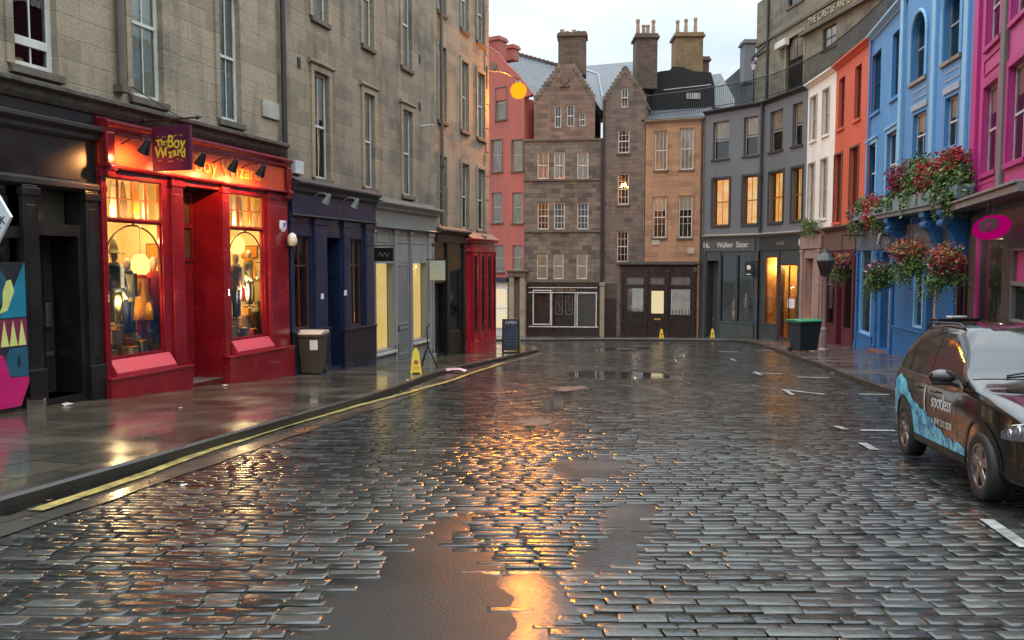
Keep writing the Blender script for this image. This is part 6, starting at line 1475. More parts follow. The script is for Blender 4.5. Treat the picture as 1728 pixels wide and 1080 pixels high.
T2.build('housing', MB().prism([(q[0]-.28, q[1]-.22), (q[0]-.2, q[1]-.26), (q[0]+.22, q[1]+.14), (q[0]+.2, q[1]+.2), (q[0]+.0, q[1]+.16)], -.66, -.54), pm('white_plastic', (.6, .6, .58), .4), bevel=.02); T2.build('bracket', MB().tube([(q[0]+.1, -.6, q[1]+.1), (q[0]+.1, -.2, q[1]+.1)], .025), IRON)
# --- blue shop two with big console brackets
A0, A1_ = .0, FA.L
ra = FA.rect(1543, 440, 1558, 575, .28); rb_ = FA.rect(1563, 440, 1578, 590, .28); rc = FA.rect(1594, 440, 1612, 560, .28); rdd = FA.rect(1616, 440, 1629, 560, .28)
for r in (ra, rb_, rc, rdd): r[3] = .15
rb_[1] = FA.ground(rb_[0])+.1; ra[1] = -2.2; rc[1] = -2.2; rdd[1] = -2.1
BLUB = pm('bright_blue_paint', (.012, .14, .42), .35, var=.2)
T = rshop(FA, 'bracketed_blue_shop', 'bright blue shopfront with big scrolled brackets under the flower boxes', 0, A1_, BLUES, [(ra, .1, 1.2, 3), (rb_, .3, .8, 3), (rdd, .1, .8, 3)], corn=BLUES, y=-.28)
pane(T, FA, ra, y=-.28, frame=BLUEL, fw=.09); door(T, FA, rb_, pm('cream_door', (.6, .48, .32), .5), y=-.28, dy=.2); T.build('blue_panel', MB().box(rc[0], -.32, rc[1], rc[2], -.283, rc[3]), BLUB, bevel=.01); pane(T, FA, rdd, y=-.28, frame=BRW)
fascia(T, .1, A1_-.1, .45, 1.35, pm('blue_grey_fascia', (.09, .12, .16), .5), y=-.28)
m_ = MB(); bk = MB()
for px in (1512, 1574, 1632):
    x = FA.S(px, 400, .5); x = max(.05, min(A1_-.5, x)); pr = [(-.28, 1.62), (-.95, 1.62), (-.95, 1.45), (-.80, 1.30), (-.84, 1.12), (-.66, .95), (-.52, .62), (-.40, .30), (-.28, .1)]
    bk.prism(pr, x, x+.42, axis='x'); bk.cyl((x-.03, -.80, 1.2), (x+.45, -.80, 1.2), .13, .13, 14); bk.cyl((x-.03, -.45, .42), (x+.45, -.45, .42), .09, .09, 12)
T.build('console', bk, BLUES, bevel=.015)
T.build('canopy', MB().box(-.05, -1.0, SC_-.1, A1_, -.28, SC_+.04).box(-.08, -1.05, SC_+.04, A1_+.02, -.2, SC_+.1), pm('weathered_blue_grey', (.17, .19, .20), .5, var=.4), bevel=.015)
riser(T, FA, .1, rb_[0]-.05, ra[1]-.1, BLUES, y=-.28); riser(T, FA, rb_[2]+.1, A1_-.1, -2.3, BLUES, y=-.28)
# --- pink shop with dark fascia and deep grey canopy
e_ = FP.L+2.2
BRD = pm('dark_brown_fascia', (.05, .035, .03), .5, var=.3)
ra = FP.rect(1653, 404, 1690, 545, .2); rb2 = FP.rect(1708, 420, 1740, 545, .2)
T = rshop(FP, 'pink_framed_shop', 'dark shopfront with a hot-pink window frame under a deep grey canopy, at the right edge', 0, e_, BRD, [(ra, .1, 1.4, 3), (rb2, .1, 1.2, 3)], y=-.2)
pane(T, FP, ra, y=-.2, frame=None); pane(T, FP, rb2, y=-.2, frame=GREYST, fw=.06, bars=()); T.build('frame', MB().box(ra[0]-.28, -.27, ra[1]-.4, ra[0]-.01, -.16, ra[3]+.05), PINKP, bevel=.01)
T.build('transom_panel', MB().box(rb2[0], -.14, rb2[3]-.75, rb2[2], -.12, rb2[3]), PINKL); T.build('transom', MB().box(rb2[0]-.05, -.24, rb2[3]-.85, rb2[2]+.05, -.1, rb2[3]-.75), GREYST)
T.build('canopy', MB().box(-.02, -.78, SC_-.22, e_, -.2, SC_-.04).box(-.04, -.84, SC_-.04, e_, -.15, SC_+.03), pm('grey_canopy', (.22, .21, .20), .5, var=.35), bevel=.015)
riser(T, FP, .1, e_-.1, ra[1]-.05, BRD, y=-.2)
T.build('display_tray', MB().box(ra[0]+.2, .2, ra[1], ra[2]-.2, .9, ra[1]+.35), pm('pink_tissue', (.6, .2, .16), .7))
T.build('dried_leaves', MB().ball(((ra[0]+ra[2])/2, .5, ra[1]+1.6), .45, 8, 1, .6, .5), pm('dark_leaf', (.03, .04, .02), .7))
bulb_or_fill(FP.world((ra[0]+ra[2])/2, .1, ra[3]-.2), 12, (1, .8, .7), .05)
bx_ = FP.rect(1684, 478, 1696, 498, .25); T.build('paper_notice', MB().box(bx_[0], -.13, bx_[1], bx_[2], -.125, bx_[3]), pm('paper', (.7, .7, .68), .7))
# oval neon-pink sign
q = FP.hit(1671, 384, .75); so0 = FP.S(1642, 384, .75); so1 = FP.S(1700, 384, .75); zz0 = FP.Z(1671, 404, .75); zz1 = FP.Z(1671, 364, .75)
T = FP.thing('oval_pink_sign', 'oval hot-pink hanging sign with a dark centre under the grey canopy', 'sign', q[0], zz0, -.75)
ell = lambda k: [(q[0]+(so1-so0)/2*k*math.cos(t*math.pi/18), (zz0+zz1)/2+(zz1-zz0)/2*k*math.sin(t*math.pi/18)) for t in range(36)]
PKS = emis('pink_sign_glow', (.55, .0, .17), .4)
T.build('board', MB().prism(ell(1), -.79, -.71), PKS); T.build('dark_centre', MB().prism([(x, z+.06) for x, z in ell(.6)], -.80, -.791), pm('dark_plum', (.05, .002, .03), .4))
T.text('KIMI', .30, (q[0], -.805, (zz0+zz1)/2), pm('plum_letters', (.16, .0, .07), .4), sx=1.0, bold=.01)
T.build('bracket', MB().tube([(q[0]-.3, -.75, zz1-.05), (q[0]-.3, -.75, SC_-.2)], .012).tube([(q[0]+.3, -.75, zz1-.05), (q[0]+.3, -.75, SC_-.2)], .012), IRON)

# ================================================================== FLOWERS
GRN = [pm('leaf_green', (.06, .13, .03), .5, var=.3), pm('leaf_lime', (.16, .24, .05), .5, var=.3), pm('leaf_dark', (.025, .055, .02), .55, var=.3)]
FLW = dict(red=pm('petal_red', (.50, .02, .03), .6, var=.3), crimson=pm('petal_crimson', (.33, .015, .07), .6), rust=pm('petal_rust', (.42, .10, .05), .6), pinkw=pm('petal_pale_pink', (.75, .42, .40), .6), cream=pm('petal_cream', (.6, .55, .42), .6), mauve=pm('petal_mauve', (.30, .06, .14), .6))
def leafcloud(mb, c, rx, ry, rz, n, size, mats, droop=0.):
    gk = (c[0]*1.3, c[1]*1.3, c[2]*1.3)
    for _ in range(n):
        while True:
            a, b, d = rnd.uniform(-1, 1), rnd.uniform(-1, 1), rnd.uniform(-1, 1)
            l = math.sqrt(a*a+b*b+d*d)
            if .35 < l < 1: break
        k = .72+.75*mnoise.noise(Vector((c[0]+a*1.7, c[1]+b*1.7, c[2]+d*1.7))*2)
        p = Vector((c[0]+a*rx*k, c[1]+b*ry*k, c[2]+d*rz*k-droop*(a*a+b*b)*rnd.random()))
        u = Vector((rnd.gauss(0, 1), rnd.gauss(0, 1), rnd.gauss(0, 1))).normalized(); v = u.orthogonal().normalized(); w = u.cross(v)
        s = size*rnd.uniform(.6, 1.4); m = rnd.choice(mats)
        mb.poly([tuple(p-v*s*.5), tuple(p+w*s*.3+u*s*.08), tuple(p+v*s*.5), tuple(p-w*s*.3+u*s*.08)], m)
def planting(T, blobs, g_=1.25):
    """blobs: (centre, rx, ry, rz, n, size, kind)"""
    lv = MB(); fl = {}
    for c, rx, ry, rz, n, s, k in blobs:
        rx, ry, rz, n, s = rx*g_, ry*g_, rz*g_, int(n*1.25), s*1.05
        if k in FLW:
            leafcloud(fl.setdefault(k, MB()), c, rx, ry, rz, n, s, [0])
            leafcloud(lv, c, rx*.95, ry*.95, rz*.95, n//4, s*1.3, [0, 1])
        else: leafcloud(lv, c, rx, ry, rz, n, s, {'g': [0, 0, 1, 2], 'l': [1, 1, 0], 'd': [2, 0]}[k], .2)
    for c, rx, ry, rz, n, s, k in blobs:   # trailing stems
        if k in ('g', 'l', 'd') and rz*g_ > .3:
            for _ in range(14):
                x, y_, z = c[0]+rnd.uniform(-1, 1)*rx, c[1]+rnd.uniform(-1, .3)*ry, c[2]-rz*rnd.uniform(0, .6); dx = rnd.uniform(-.03, .03)
                for q in range(rnd.randrange(5, 13)):
                    leafcloud(lv, (x, y_, z), .05, .05, .05, 2, s*.9, [0, 1]); x += dx; z -= .055
    T.build('leaves', lv, GRN)
    for k, m in fl.items(): T.build('blossom', m, FLW[k])
def fpt(F, px, py, off): s_, z_ = F.hit(px, py, off); return (s_, -off, z_)
def pxr(F, c, px): # metres per px at that spot
    w_ = F.world(c[0], c[1], c[2]); return px/FOC*w_.y
# window boxes
T = FA.thing('flower_box', 'long overflowing flower box with red blooms and trailing leaves over the bracketed blue shop', 'flower box', .8, SC_+.1, -.7)
cc = lambda px, py, off=.7: fpt(FA, px, py, off)
s0_, s1_ = FA.S(1506, 335, .7), FA.S(1629, 335, .7)
TRG = pm('blue_grey_trough', (.17, .25, .27), .6, var=.3)
T.build('trough', MB().box(s0_, -.95, SC_+.11, (s0_+s1_)/2-.1, -.45, SC_+.5).box((s0_+s1_)/2+.1, -.95, SC_+.11, s1_, -.45, SC_+.5), TRG, bevel=.02)
planting(T, [(cc(1517, 305), .75, .4, .55, 900, .10, 'crimson'), (cc(1530, 292), .6, .4, .45, 420, .09, 'mauve'), (cc(1560, 285), .8, .4, .35, 300, .12, 'l'), (cc(1572, 300), .75, .45, .6, 1000, .10, 'red'), (cc(1545, 320), .8, .4, .55, 700, .12, 'l'), (cc(1593, 290), .7, .4, .45, 600, .10, 'crimson'),
             (cc(1608, 268), .7, .4, .35, 450, .10, 'red'), (cc(1608, 305), .9, .5, .55, 1100, .13, 'l'), (cc(1620, 325), .6, .4, .35, 450, .12, 'g'), (cc(1585, 333), .7, .35, .3, 350, .11, 'g'), (cc(1550, 272), .9, .3, .25, 250, .1, 'g'), (cc(1512, 335), .4, .35, .3, 200, .12, 'g')])
T = FB.thing('flower_box', 'smaller flower box of crimson flowers in front of the flat blue house', 'flower box', FB.S(1455, 370, .6), SC_+.05, -.5)
cb_ = lambda px, py, off=.55: fpt(FB, px, py, off)
T.build('trough', MB().box(FB.S(1440, 380, .6), -.75, SC_+.1, FB.S(1500, 380, .6), -.35, SC_+.4), TRG, bevel=.02)
planting(T, [(cb_(1445, 362), .65, .4, .5, 600, .1, 'mauve'), (cb_(1475, 355), .8, .4, .6, 900, .1, 'red'), (cb_(1466, 370), .6, .4, .4, 400, .1, 'crimson'), (cb_(1495, 350), .5, .4, .5, 450, .12, 'g'), (cb_(1458, 340), .7, .3, .25, 250, .11, 'l'), (cb_(1450, 378), .7, .4, .25, 300, .1, 'g'), (cb_(1488, 372), .6, .4, .35, 350, .11, 'g')])
T = FW.thing('flower_box', 'little green window planter over the pinkish stone shop', 'flower box', FW.S(1365, 380, .4), SC_, -.4)
T.build('trough', MB().box(FW.S(1357, 390, .4), -.5, SC_+.13, FW.S(1377, 390, .4), -.3, SC_+.3), TRG)
planting(T, [(fpt(FW, 1362, 378, .4), .55, .3, .35, 420, .1, 'l'), (fpt(FW, 1373, 380, .4), .4, .3, .3, 250, .1, 'g')])
def basket(F, px, py, rp, off, label, blobs, topz):
    c = fpt(F, px, py, off); r = pxr(F, c, rp)
    T = F.thing('hanging_basket', label, 'hanging basket', c[0], c[2]-r, c[1], 'hanging flower baskets')
    T.build('basket', MB().lathe([(.05, -.45*r), (r*.45, -.3*r), (r*.62, .05*r), (r*.62, .12*r)], c, 14), pm('coir_basket', (.08, .05, .03), .9))
    T.build('chain', MB().tube([(c[0]-r*.5, c[1], c[2]+.1*r), (c[0], c[1], topz)], .012, 5).tube([(c[0]+r*.5, c[1], c[2]+.1*r), (c[0], c[1], topz)], .012, 5).tube([(c[0], c[1], topz), (c[0], -.2, topz)], .02, 5), IRON)
    planting(T, [((c[0]+dx*r, c[1], c[2]+dz*r), a*r, a*r, b*r, n, .085, k) for dx, dz, a, b, n, k in blobs]); return T
basket(FBs, 1420, 452, 23, .9, 'rust-coloured hanging basket beside the lamp post, over the maroon shop', [(-.1, .35, .8, .6, 700, 'rust'), (.5, .2, .5, .5, 250, 'mauve'), (0, -.35, .7, .7, 450, 'g'), (-.3, .0, .6, .4, 200, 'l')], .9) if False else basket(FR_, 1420, 450, 23, 1.3, 'rust-coloured hanging basket beside the lamp post, over the maroon shop', [(-.1, .35, .8, .6, 700, 'rust'), (.5, .2, .5, .5, 250, 'mauve'), (0, -.35, .7, .7, 450, 'g'), (-.3, .0, .6, .4, 200, 'l')], 1.2)
basket(FBs, 1486, 462, 30, 1.1, 'mostly green hanging basket with cream flecks over the blue shop door', [(0, 0, .9, .75, 900, 'd'), (-.2, .3, .8, .5, 250, 'mauve'), (.3, .0, .8, .6, 500, 'g'), (0, -.4, .7, .5, 350, 'l'), (0, .2, .9, .5, 60, 'cream')], 1.2)
basket(FA, 1536, 433, 35, 1.3, 'big hanging basket of rust and red flowers under the console brackets', [(-.1, .3, .95, .6, 900, 'rust'), (-.2, .1, .7, .5, 500, 'red'), (.1, -.45, .9, .5, 700, 'g'), (.6, -.3, .5, .5, 300, 'l'), (-.6, -.5, .4, .4, 200, 'l')], 1.4)
basket(FA, 1592, 445, 38, 1.3, 'big hanging basket with pale pink and red flowers, nearest the pink shop', [(-.5, .0, .45, .8, 380, 'pinkw'), (.3, .3, .75, .6, 750, 'rust'), (.4, .0, .6, .6, 500, 'crimson'), (.2, -.6, .9, .4, 700, 'g'), (-.5, -.6, .4, .4, 200, 'l')], 1.4)
# ================================================================== STREET FURNITURE AND LOOSE THINGS
def at_side(px, py): p = onside(px, py); return p
YEL2 = pm('safety_yellow', (.72, .55, .04), .4, var=.15); REDM = pm('sign_red', (.5, .06, .02), .4)
def wetsign(p, rz, label, k=1., tip=0, h=.62):
    T = Thing('wet_floor_sign', label, 'wet floor sign', p, rz, 'yellow wet floor signs')
    for sg in (-1, 1):
        o = T.build('board', MB().prism([(-.15, 0), (-.13, .12), (-.075, h-.06), (-.04, h), (.04, h), (.075, h-.06), (.13, .12), (.15, 0), (.10, 0), (.08, .05), (-.08, .05), (-.10, 0)], -.009, .009), YEL2, bevel=.004)
        o.location = (0, sg*.13, 0); o.rotation_euler = (R(11)*sg, 0, 0)
        t = MB()
        if sg < 0: t.cyl((0, -.0092, .30), (0, -.012, .30), .06, .06, 18); t.box(-.07, -.012, .16, .07, -.0092, .175).box(-.06, -.012, .13, .06, -.0092, .14)
        else: t.cyl((0, .0092, .30), (0, .012, .30), .06, .06, 18)
        T.build('warning_mark', t, REDM if tip == 0 else IRON, o)
    T.build('handle', MB().box(-.03, -.02, h-.02, .03, .02, h+.03), YEL2, bevel=.005)
    T.build('foot', MB().box(-.17, -.20, 0, .17, .20, .02), IRON) if tip == 0 else None
    T.o.scale = (k, k, k); return T
wetsign(at_side(702, 631), R(8), 'yellow wet floor sign standing near the pale grey shop, red disc on it')
wetsign(at_side(873, 594), R(-20), 'yellow wet floor sign leaning beside the black chalkboard', 1.05, 1)
p = atY(1116, 572.5, 51.9); p.z = zs(51.9); wetsign(p, R(5), 'small far yellow sign in front of the black jewellery shop', .95, 1)
p = atY(1202, 572.5, 51.9); p.z = zs(51.5); wetsign(p, R(-10), 'small far yellow sign at the menswear shop doorway', .95, 1)
# chalkboard
p = at_side(862, 596); T = Thing('chalkboard', 'black A-board with chalk writing at the kerb, by the bowed red shop', 'chalkboard', p, R(6))
hb = 1.32; CH = pm('chalkboard_slate', (.02, .025, .035), .5, var=.5)
for sg in (-1, 1):
    f = T.build('frame', MB().ring(-.33, 0.0, .33, hb, .05, -.02, .02), BLK, bevel=.006); f.location = (0, sg*.17, 0); f.rotation_euler = (R(7)*sg, 0, 0)
    T.build('board', MB().box(-.28, -.008, .12, .28, .008, hb-.05), CH, f)
    if sg < 0:
        m = MB()
        for k in range(6):
            for j in range(5): x = -.22+j*.1+rnd.uniform(-.01, .01); z = .35+k*.11; m.tube([(x, -.011, z), (x+.03, -.011, z+.05), (x+.06, -.011, z+rnd.uniform(0, .04))], .006, 4)
        T.build('chalk_scrawl', m, pm('chalk_blue', (.16, .22, .38), .9), f)
        c = T.text('OPEN', .17, (0, -.012, hb-.14), pm('chalk_white', (.6, .6, .58), .9), parent=f)
# wheelie bin
def wheelie(name, label, p, rz, w, d, h, body, lid, tag_=None, ov=.03):
    T = Thing(name, label, 'bin', p, rz)
    mb = MB(); z0 = .06
    a = [(-w*.40, -d*.38), (w*.40, -d*.38), (w*.40, d*.34), (-w*.40, d*.34)]; b = [(-w*.5, -d*.5), (w*.5, -d*.5), (w*.5, d*.5), (-w*.5, d*.5)]
    for i in range(4):
        j = (i+1) % 4; mb.poly([(*a[i], z0), (*a[j], z0), (*b[j], h), (*b[i], h)])
    mb.poly([(*q, z0) for q in reversed(a)]); mb.poly([(*q, h) for q in b])
    T.build('body', mb, body, bevel=.02)
    T.build('rim', MB().box(-w*.5-ov, -d*.5-ov, h-.07, w*.5+ov, d*.5+ov, h-.02), body, bevel=.012)
    T.build('lid', MB().prism([(-d*.5-ov-.02, h-.01), (-d*.5-ov, h+.04), (-d*.1, h+.085), (d*.5, h+.07), (d*.5+.06, h-.01)], -w*.5-ov, w*.5+ov, axis='x'), lid, bevel=.015)
    m = MB(); [m.cyl((s*w*.45, d*.38, .1), (s*w*.33, d*.38, .1), .1, .1, 16) for s in (-1, 1)]
    for s in (-1, 1): T.build('wheel', MB().cyl((s*w*.46, d*.38, .1), (s*w*.36, d*.38, .1), .1, .1, 16), pm('bin_rubber', (.015, .015, .015), .7))
    T.build('handle', MB().cyl((-w*.4, d*.5+.07, h-.03), (w*.4, d*.5+.07, h-.03), .018), body)
    if tag_: T.build('label_sticker', MB().box(w*.02, -d*.475-.012, h*.62, w*.36, -d*.47, h*.86), tag_)
    return T
p = at_side(521, 631); p.x += .12
wheelie('wheelie_bin', 'brown wheelie bin with a cream lid against the dark blue shop', p, R(-4), .56, .60, 1.0, pm('brown_bin_plastic', (.055, .042, .03), .45), pm('cream_lid', (.55, .42, .32), .45), pm('paper', (.7, .7, .68), .7))
p = at_side(1356, 593); T = wheelie('street_bin', 'large slate-black street bin with a green lid at the right kerb', p, R(24), 1.1, .75, 1.22, pm('slate_bin_plastic', (.018, .026, .032), .45), pm('green_lid', (.02, .22, .10), .4), None, .05)
# folding black stand beside the wet floor sign
p = at_side(722, 622); T = Thing('folding_stand', 'thin black folding metal stand by the pale grey shop', 'stand', p, R(20))
for a, b in (((-.28, -.1, 0), (0, 0, .62)), ((.30, .15, 0), (-.02, 0, .66)), ((-.1, .3, 0), (0, 0, .6))): T.build('leg', MB().tube([a, b], .018, 6), IRON)
T.build('pole', MB().tube([(0, 0, .58), (-.02, 0, 1.12)], .015, 6).tube([(-.02, 0, 1.12), (.06, 0, 1.18)], .02, 6), IRON)
# street lamp post with traditional lantern on the right pavement
p = at_side(1389, 602); T = Thing('lamp_post', 'traditional lamp post with a tapering lantern beside the green-lidded bin', 'lamp post', p)
zt = atY(1389, 466, p.y).z-p.z; PO = pm('pink_grey_post', (.24, .17, .155), .4, var=.2)
T.build('post', MB().lathe([(.17, 0), (.17, .25), (.12, .32), (.10, .9), (.11, .95), (.065, 1.05), (.05, zt-.15), (.08, zt-.1), (.05, zt)], n=16), PO, smooth=False)
T.build('cross_bar', MB().cyl((-.3, 0, zt-.3), (.3, 0, zt-.3), .02), PO)
g_ = MB(); 
for k in range(6):
    a0, a1_ = math.pi/3*k, math.pi/3*(k+1); lo, hi = .13, .30
    g_.poly([(lo*math.cos(a0), lo*math.sin(a0), zt), (lo*math.cos(a1_), lo*math.sin(a1_), zt), (hi*math.cos(a1_), hi*math.sin(a1_), zt+.52), (hi*math.cos(a0), hi*math.sin(a0), zt+.52)])
T.build('lantern_glass', g_, GLASSD)
f = MB()
for k in range(6): a0 = math.pi/3*k; f.cyl((.13*math.cos(a0), .13*math.sin(a0), zt), (.30*math.cos(a0), .30*math.sin(a0), zt+.52), .014, .014, 5)
T.build('lantern_frame', f, pm('brown_iron', (.06, .03, .025), .5)); T.build('lantern_cap', MB().lathe([(.33, zt+.52), (.32, zt+.56), (.2, zt+.72), (.1, zt+.8), (.06, zt+.9), (.03, zt+1.0)], n=12), pm('verdigris_iron', (.05, .065, .06), .5))
# dark café screen with a pale tray behind the car
p = atY(1615, 600, 21.5); p.z = zs(21.5); T = Thing('cafe_screen', 'dark metal pavement screen with a pale tray on top, behind the parked car', 'screen', p, R(12))
T.build('frame', MB().box(-.62, -.03, 1.28, .66, .25, 1.36).box(-.58, 0, 0, -.53, .05, 1.28).box(.55, 0, 0, .6, .05, 1.28).box(-.53, .01, .3, .55, .04, .35), pm('dark_blue_metal', (.02, .025, .035), .35), bevel=.008)
T.build('panel', MB().box(-.53, .015, .4, .55, .03, 1.2), pm('dark_blue_metal', (.02, .025, .035), .35)); T.build('tray', MB().box(-.2, 0, 1.36, .28, .22, 1.42), pm('white_plastic', (.6, .6, .58), .4), bevel=.02)
# box and bag by the black door
p = at_side(74, 697); p.x -= .1; T = Thing('cardboard_box', 'small battered brown box on the pavement beside the painted board', 'box', p, R(20))
T.build('box', MB().box(-.11, -.1, 0, .11, .1, .2), pm('wet_cardboard', (.13, .10, .075), .6, var=.4), bevel=.01); T.build('flap', MB().poly([(-.11, -.1, .2), (.11, -.1, .2), (.13, -.2, .24), (-.1, -.2, .26)]), pm('wet_cardboard', (.13, .10, .075), .6))
def scrap(p, label, sz, mat, fl=1.):
    mb = MB(); n = 9; c = []
    for k in range(n): a = 2*math.pi*k/n; r = sz*rnd.uniform(.6, 1.2); c.append((r*math.cos(a)*fl, r*math.sin(a), rnd.uniform(.005, sz*.5)))
    for k in range(n): mb.poly([c[k], c[(k+1) % n], (0, 0, sz*.55)])
    T = mesh_obj('litter', mb, mat); T.location = p; tag(T, label, 'litter', 'scraps of litter'); return T
PAP = pm('damp_paper', (.4, .4, .38), .7)
scrap(at_side(113, 684), 'crumpled white paper by the black shop step', .09, PAP); scrap(at_side(381, 652), 'white scrap at the red shop doorway', .07, PAP)
scrap(at_side(305, 689), 'tiny pale scrap on the red-lit pavement', .035, PAP); scrap(onroad(309, 820), 'white scrap on the setts below the yellow line', .035, pm('damp_paper', (.4, .4, .38), .7))
T = scrap(onroad(772, 631)+Vector((0, 0, .06)), 'flattened pink-white plastic caught on the left kerb', .2, pm('pink_plastic', (.7, .4, .42), .3), 1.9)
for (px, py), lb in (((748, 598), 'white scrap outside the small black shop'), ((688, 642), 'pale scrap at the kerb below the yellow sign')): scrap(at_side(px, py), lb, .05, PAP)
LEAFM = pm('fallen_leaf', (.16, .09, .03), .5, var=.4)
mb = MB()
for _ in range(260):
    t = rnd.random(); P_ = kL if rnd.random() < .5 else kRF
    a = P_[rnd.randrange(4, min(len(P_), 50))]; x = a.x+rnd.gauss(0, .5)+(.3 if P_ is kL else -.4); y_ = a.y+rnd.uniform(-.8, .8)
    if not inpoly(x, y_, ROADP): continue
    s_ = rnd.uniform(.015, .035); an = rnd.uniform(0, 6.28); z = zr(y_)+.02+lift(x, y_)
    mb.poly([(x+s_*math.cos(an+k*1.57), y_+s_*math.sin(an+k*1.57)*.7, z+rnd.uniform(0, .008)) for k in range(4)])
o = setting('fallen_leaves', mb, LEAFM, kind='stuff')

# ================================================================== PARKED CAR
fw_ = onroad(1653, 848); rw_ = onroad(1527, 771)
hd = Vector((fw_.x-rw_.x, fw_.y-rw_.y, 0)); WB = 2.57; K = hd.length/WB; hd.normalize(); print('car scale', K, hd)
lf = Vector((-hd.y, hd.x, 0)); WR = .325
car = bpy.data.objects.new('parked_car', None); COL.objects.link(car)
rear = Vector((rw_.x, rw_.y, 0)); org = rear+lf*.84*K
org.z = zr(org.y)+.01
pit = math.atan(-SL*(hd.y))
M3 = Matrix((hd, lf, Vector((0, 0, 1)))).transposed(); car.rotation_euler = (M3 @ Matrix.Rotation(-pit, 3, 'Y')).to_euler(); car.location = org; car.scale = (K, K, K)
tag(car, 'dark brown-black hatchback with teal wave graphics parked at the right kerb', 'car')
class CT_: off = (0, 0, 0); o = car
def cb(name, mb, mats, parent=None, **k): return mesh_obj(name, mb, mats, parent or car, **k)
PAINT = pm('car_paint', (.014, .010, .008), .14, var=.1, coat=.6); GLS = pm('tinted_car_glass', (.012, .014, .013), .03, var=.1, spec=.75); PLB = pm('black_trim', (.012, .012, .012), .45)
X = [-.70, -.66, -.55, -.35, 0, .5, 1.0, 1.35, 1.7, 2.05, 2.3, 2.6, 2.95, 3.2, 3.34, 3.40]
ZT = [0.86, 1.1, 1.26, 1.48, 1.635, 1.675, 1.66, 1.62, 1.44, 1.16, 1.045, 1.01, 0.94, 0.85, 0.72, 0.56]   # top centre line
WT_ = [.55, .62, .64, .62, .60, .60, .60, .60, .66, .76, .74, .70, .62, .55, .48, .40]        # half width of the top edge
ZBt = [0.79, 0.97, 1.05, 1.055, 1.045, 1.035, 1.025, 1.02, 1.01, 1.0, 0.98, 0.95, 0.89, 0.81, 0.69, 0.53]    # belt height
WBt = [.72, .79, .82, .845, .855, .86, .86, .86, .86, .855, .85, .84, .80, .74, .66, .52]     # body half width
ZBo = [0.38, 0.29, 0.26, 0.24, 0.22, 0.21, 0.21, 0.21, 0.21, 0.21, 0.21, 0.21, 0.22, 0.23, 0.24, 0.3]
def itp(A, x):
    if x <= X[0]: return A[0]
    if x >= X[-1]: return A[-1]
    i = next(k for k in range(len(X)-1) if X[k] <= x <= X[k+1]); t = (x-X[i])/(X[i+1]-X[i])
    p0, p1, p2, p3 = A[max(0, i-1)], A[i], A[i+1], A[min(len(A)-1, i+2)]
    h = X[i+1]-X[i]; m1 = (p2-p0)/(X[i+1]-X[max(0, i-1)])*h; m2 = (p3-p1)/(X[min(len(A)-1, i+2)]-X[i])*h
    return (2*t**3-3*t*t+1)*p1+(t**3-2*t*t+t)*m1+(-2*t**3+3*t*t)*p2+(t**3-t*t)*m2
def section(x):
    zt, wt, zb_, wb, zo = (itp(A, x) for A in (ZT, WT_, ZBt, WBt, ZBo))
    zt = max(zt, zb_+.04)
    h = zb_-zo
    return [(0, zo), (wb*.80, zo), (wb*.955, zo+h*.07), (wb*.985, zo+h*.22), (wb*1.0, zo+h*.50), (wb*1.012, zo+h*.72), (wb*.985, zo+h*.93), (wb*.955, zb_), (wb*.955+(wt-wb*.955)*.5+.02, zb_+(zt-zb_)*.52), (wt, zb_+(zt-zb_)*.87), (wt*.72, zb_+(zt-zb_)*.975), (0, zt)]
def dense(x, n=4):
    S_ = section(x); out = []
    for i in range(len(S_)-1):
        p0, p1, p2, p3 = S_[max(0, i-1)], S_[i], S_[i+1], S_[min(len(S_)-1, i+2)]
        for j in range(n):
            t = j/n; out.append(tuple(.5*(2*p1[c]+(p2[c]-p0[c])*t+(2*p0[c]-5*p1[c]+4*p2[c]-p3[c])*t*t+(3*p1[c]-p0[c]-3*p2[c]+p3[c])*t**3) for c in (0, 1)))
    out.append(S_[-1]); out[0] = (0, out[0][1]); return out
xs = sorted(set([X[0]+(X[-1]-X[0])*k/70 for k in range(71)]+X))
mb = MB(); rings = []
for x in xs:
    d = dense(x); ring = [(x, -a, b) for a, b in d]+[(x, a, b) for a, b in d[-2:0:-1]]; rings.append(len(mb.v)); mb.v += ring; nr = len(ring)
for a, b in zip(rings[:-1], rings[1:]):
    for k in range(nr): mb.f.append((a+k, a+(k+1) % nr, b+(k+1) % nr, b+k))
mb.f.append(tuple(range(rings[0]+nr-1, rings[0]-1, -1))); mb.f.append(tuple(range(rings[-1], rings[-1]+nr))); mb.m = [0]*len(mb.f)
body = cb('body', mb, [PAINT, PLB], smooth=True)
import bmesh
bm = bmesh.new(); bm.from_mesh(body.data); bmesh.ops.recalc_face_normals(bm, faces=bm.faces); bm.to_mesh(body.data); bm.free()
cut = MB()
for ax in (0, WB):
    for sg in (-1, 1): cut.cyl((ax, sg*.50, WR+.02), (ax, sg*1.2, WR+.02), .375, .375, 40, m=1)
cu = mesh_obj('cutter', cut, [PAINT, PLB])
bo = body.modifiers.new('b', 'BOOLEAN'); bo.object = cu; bo.operation = 'DIFFERENCE'; bo.solver = 'EXACT'
dg = bpy.context.evaluated_depsgraph_get(); dg.update(); me = bpy.data.meshes.new_from_object(body.evaluated_get(dg)); body.modifiers.clear(); body.data = me; bpy.data.objects.remove(cu)
for pl in me.polygons: pl.use_smooth = True
try:
    me.set_sharp_from_angle(angle=R(40))
except Exception as ex: print(ex)
def sideY(x, z):
    d = dense(x); i0 = 8
    best = None
    for (a, b), (c, e) in zip(d[i0:-1], d[i0+1:]):
        if b <= z <= e+1e-6 and e > b: return a+(c-a)*(z-b)/(e-b)
    return d[i0][0] if z < d[i0][1] else d[-8][0]
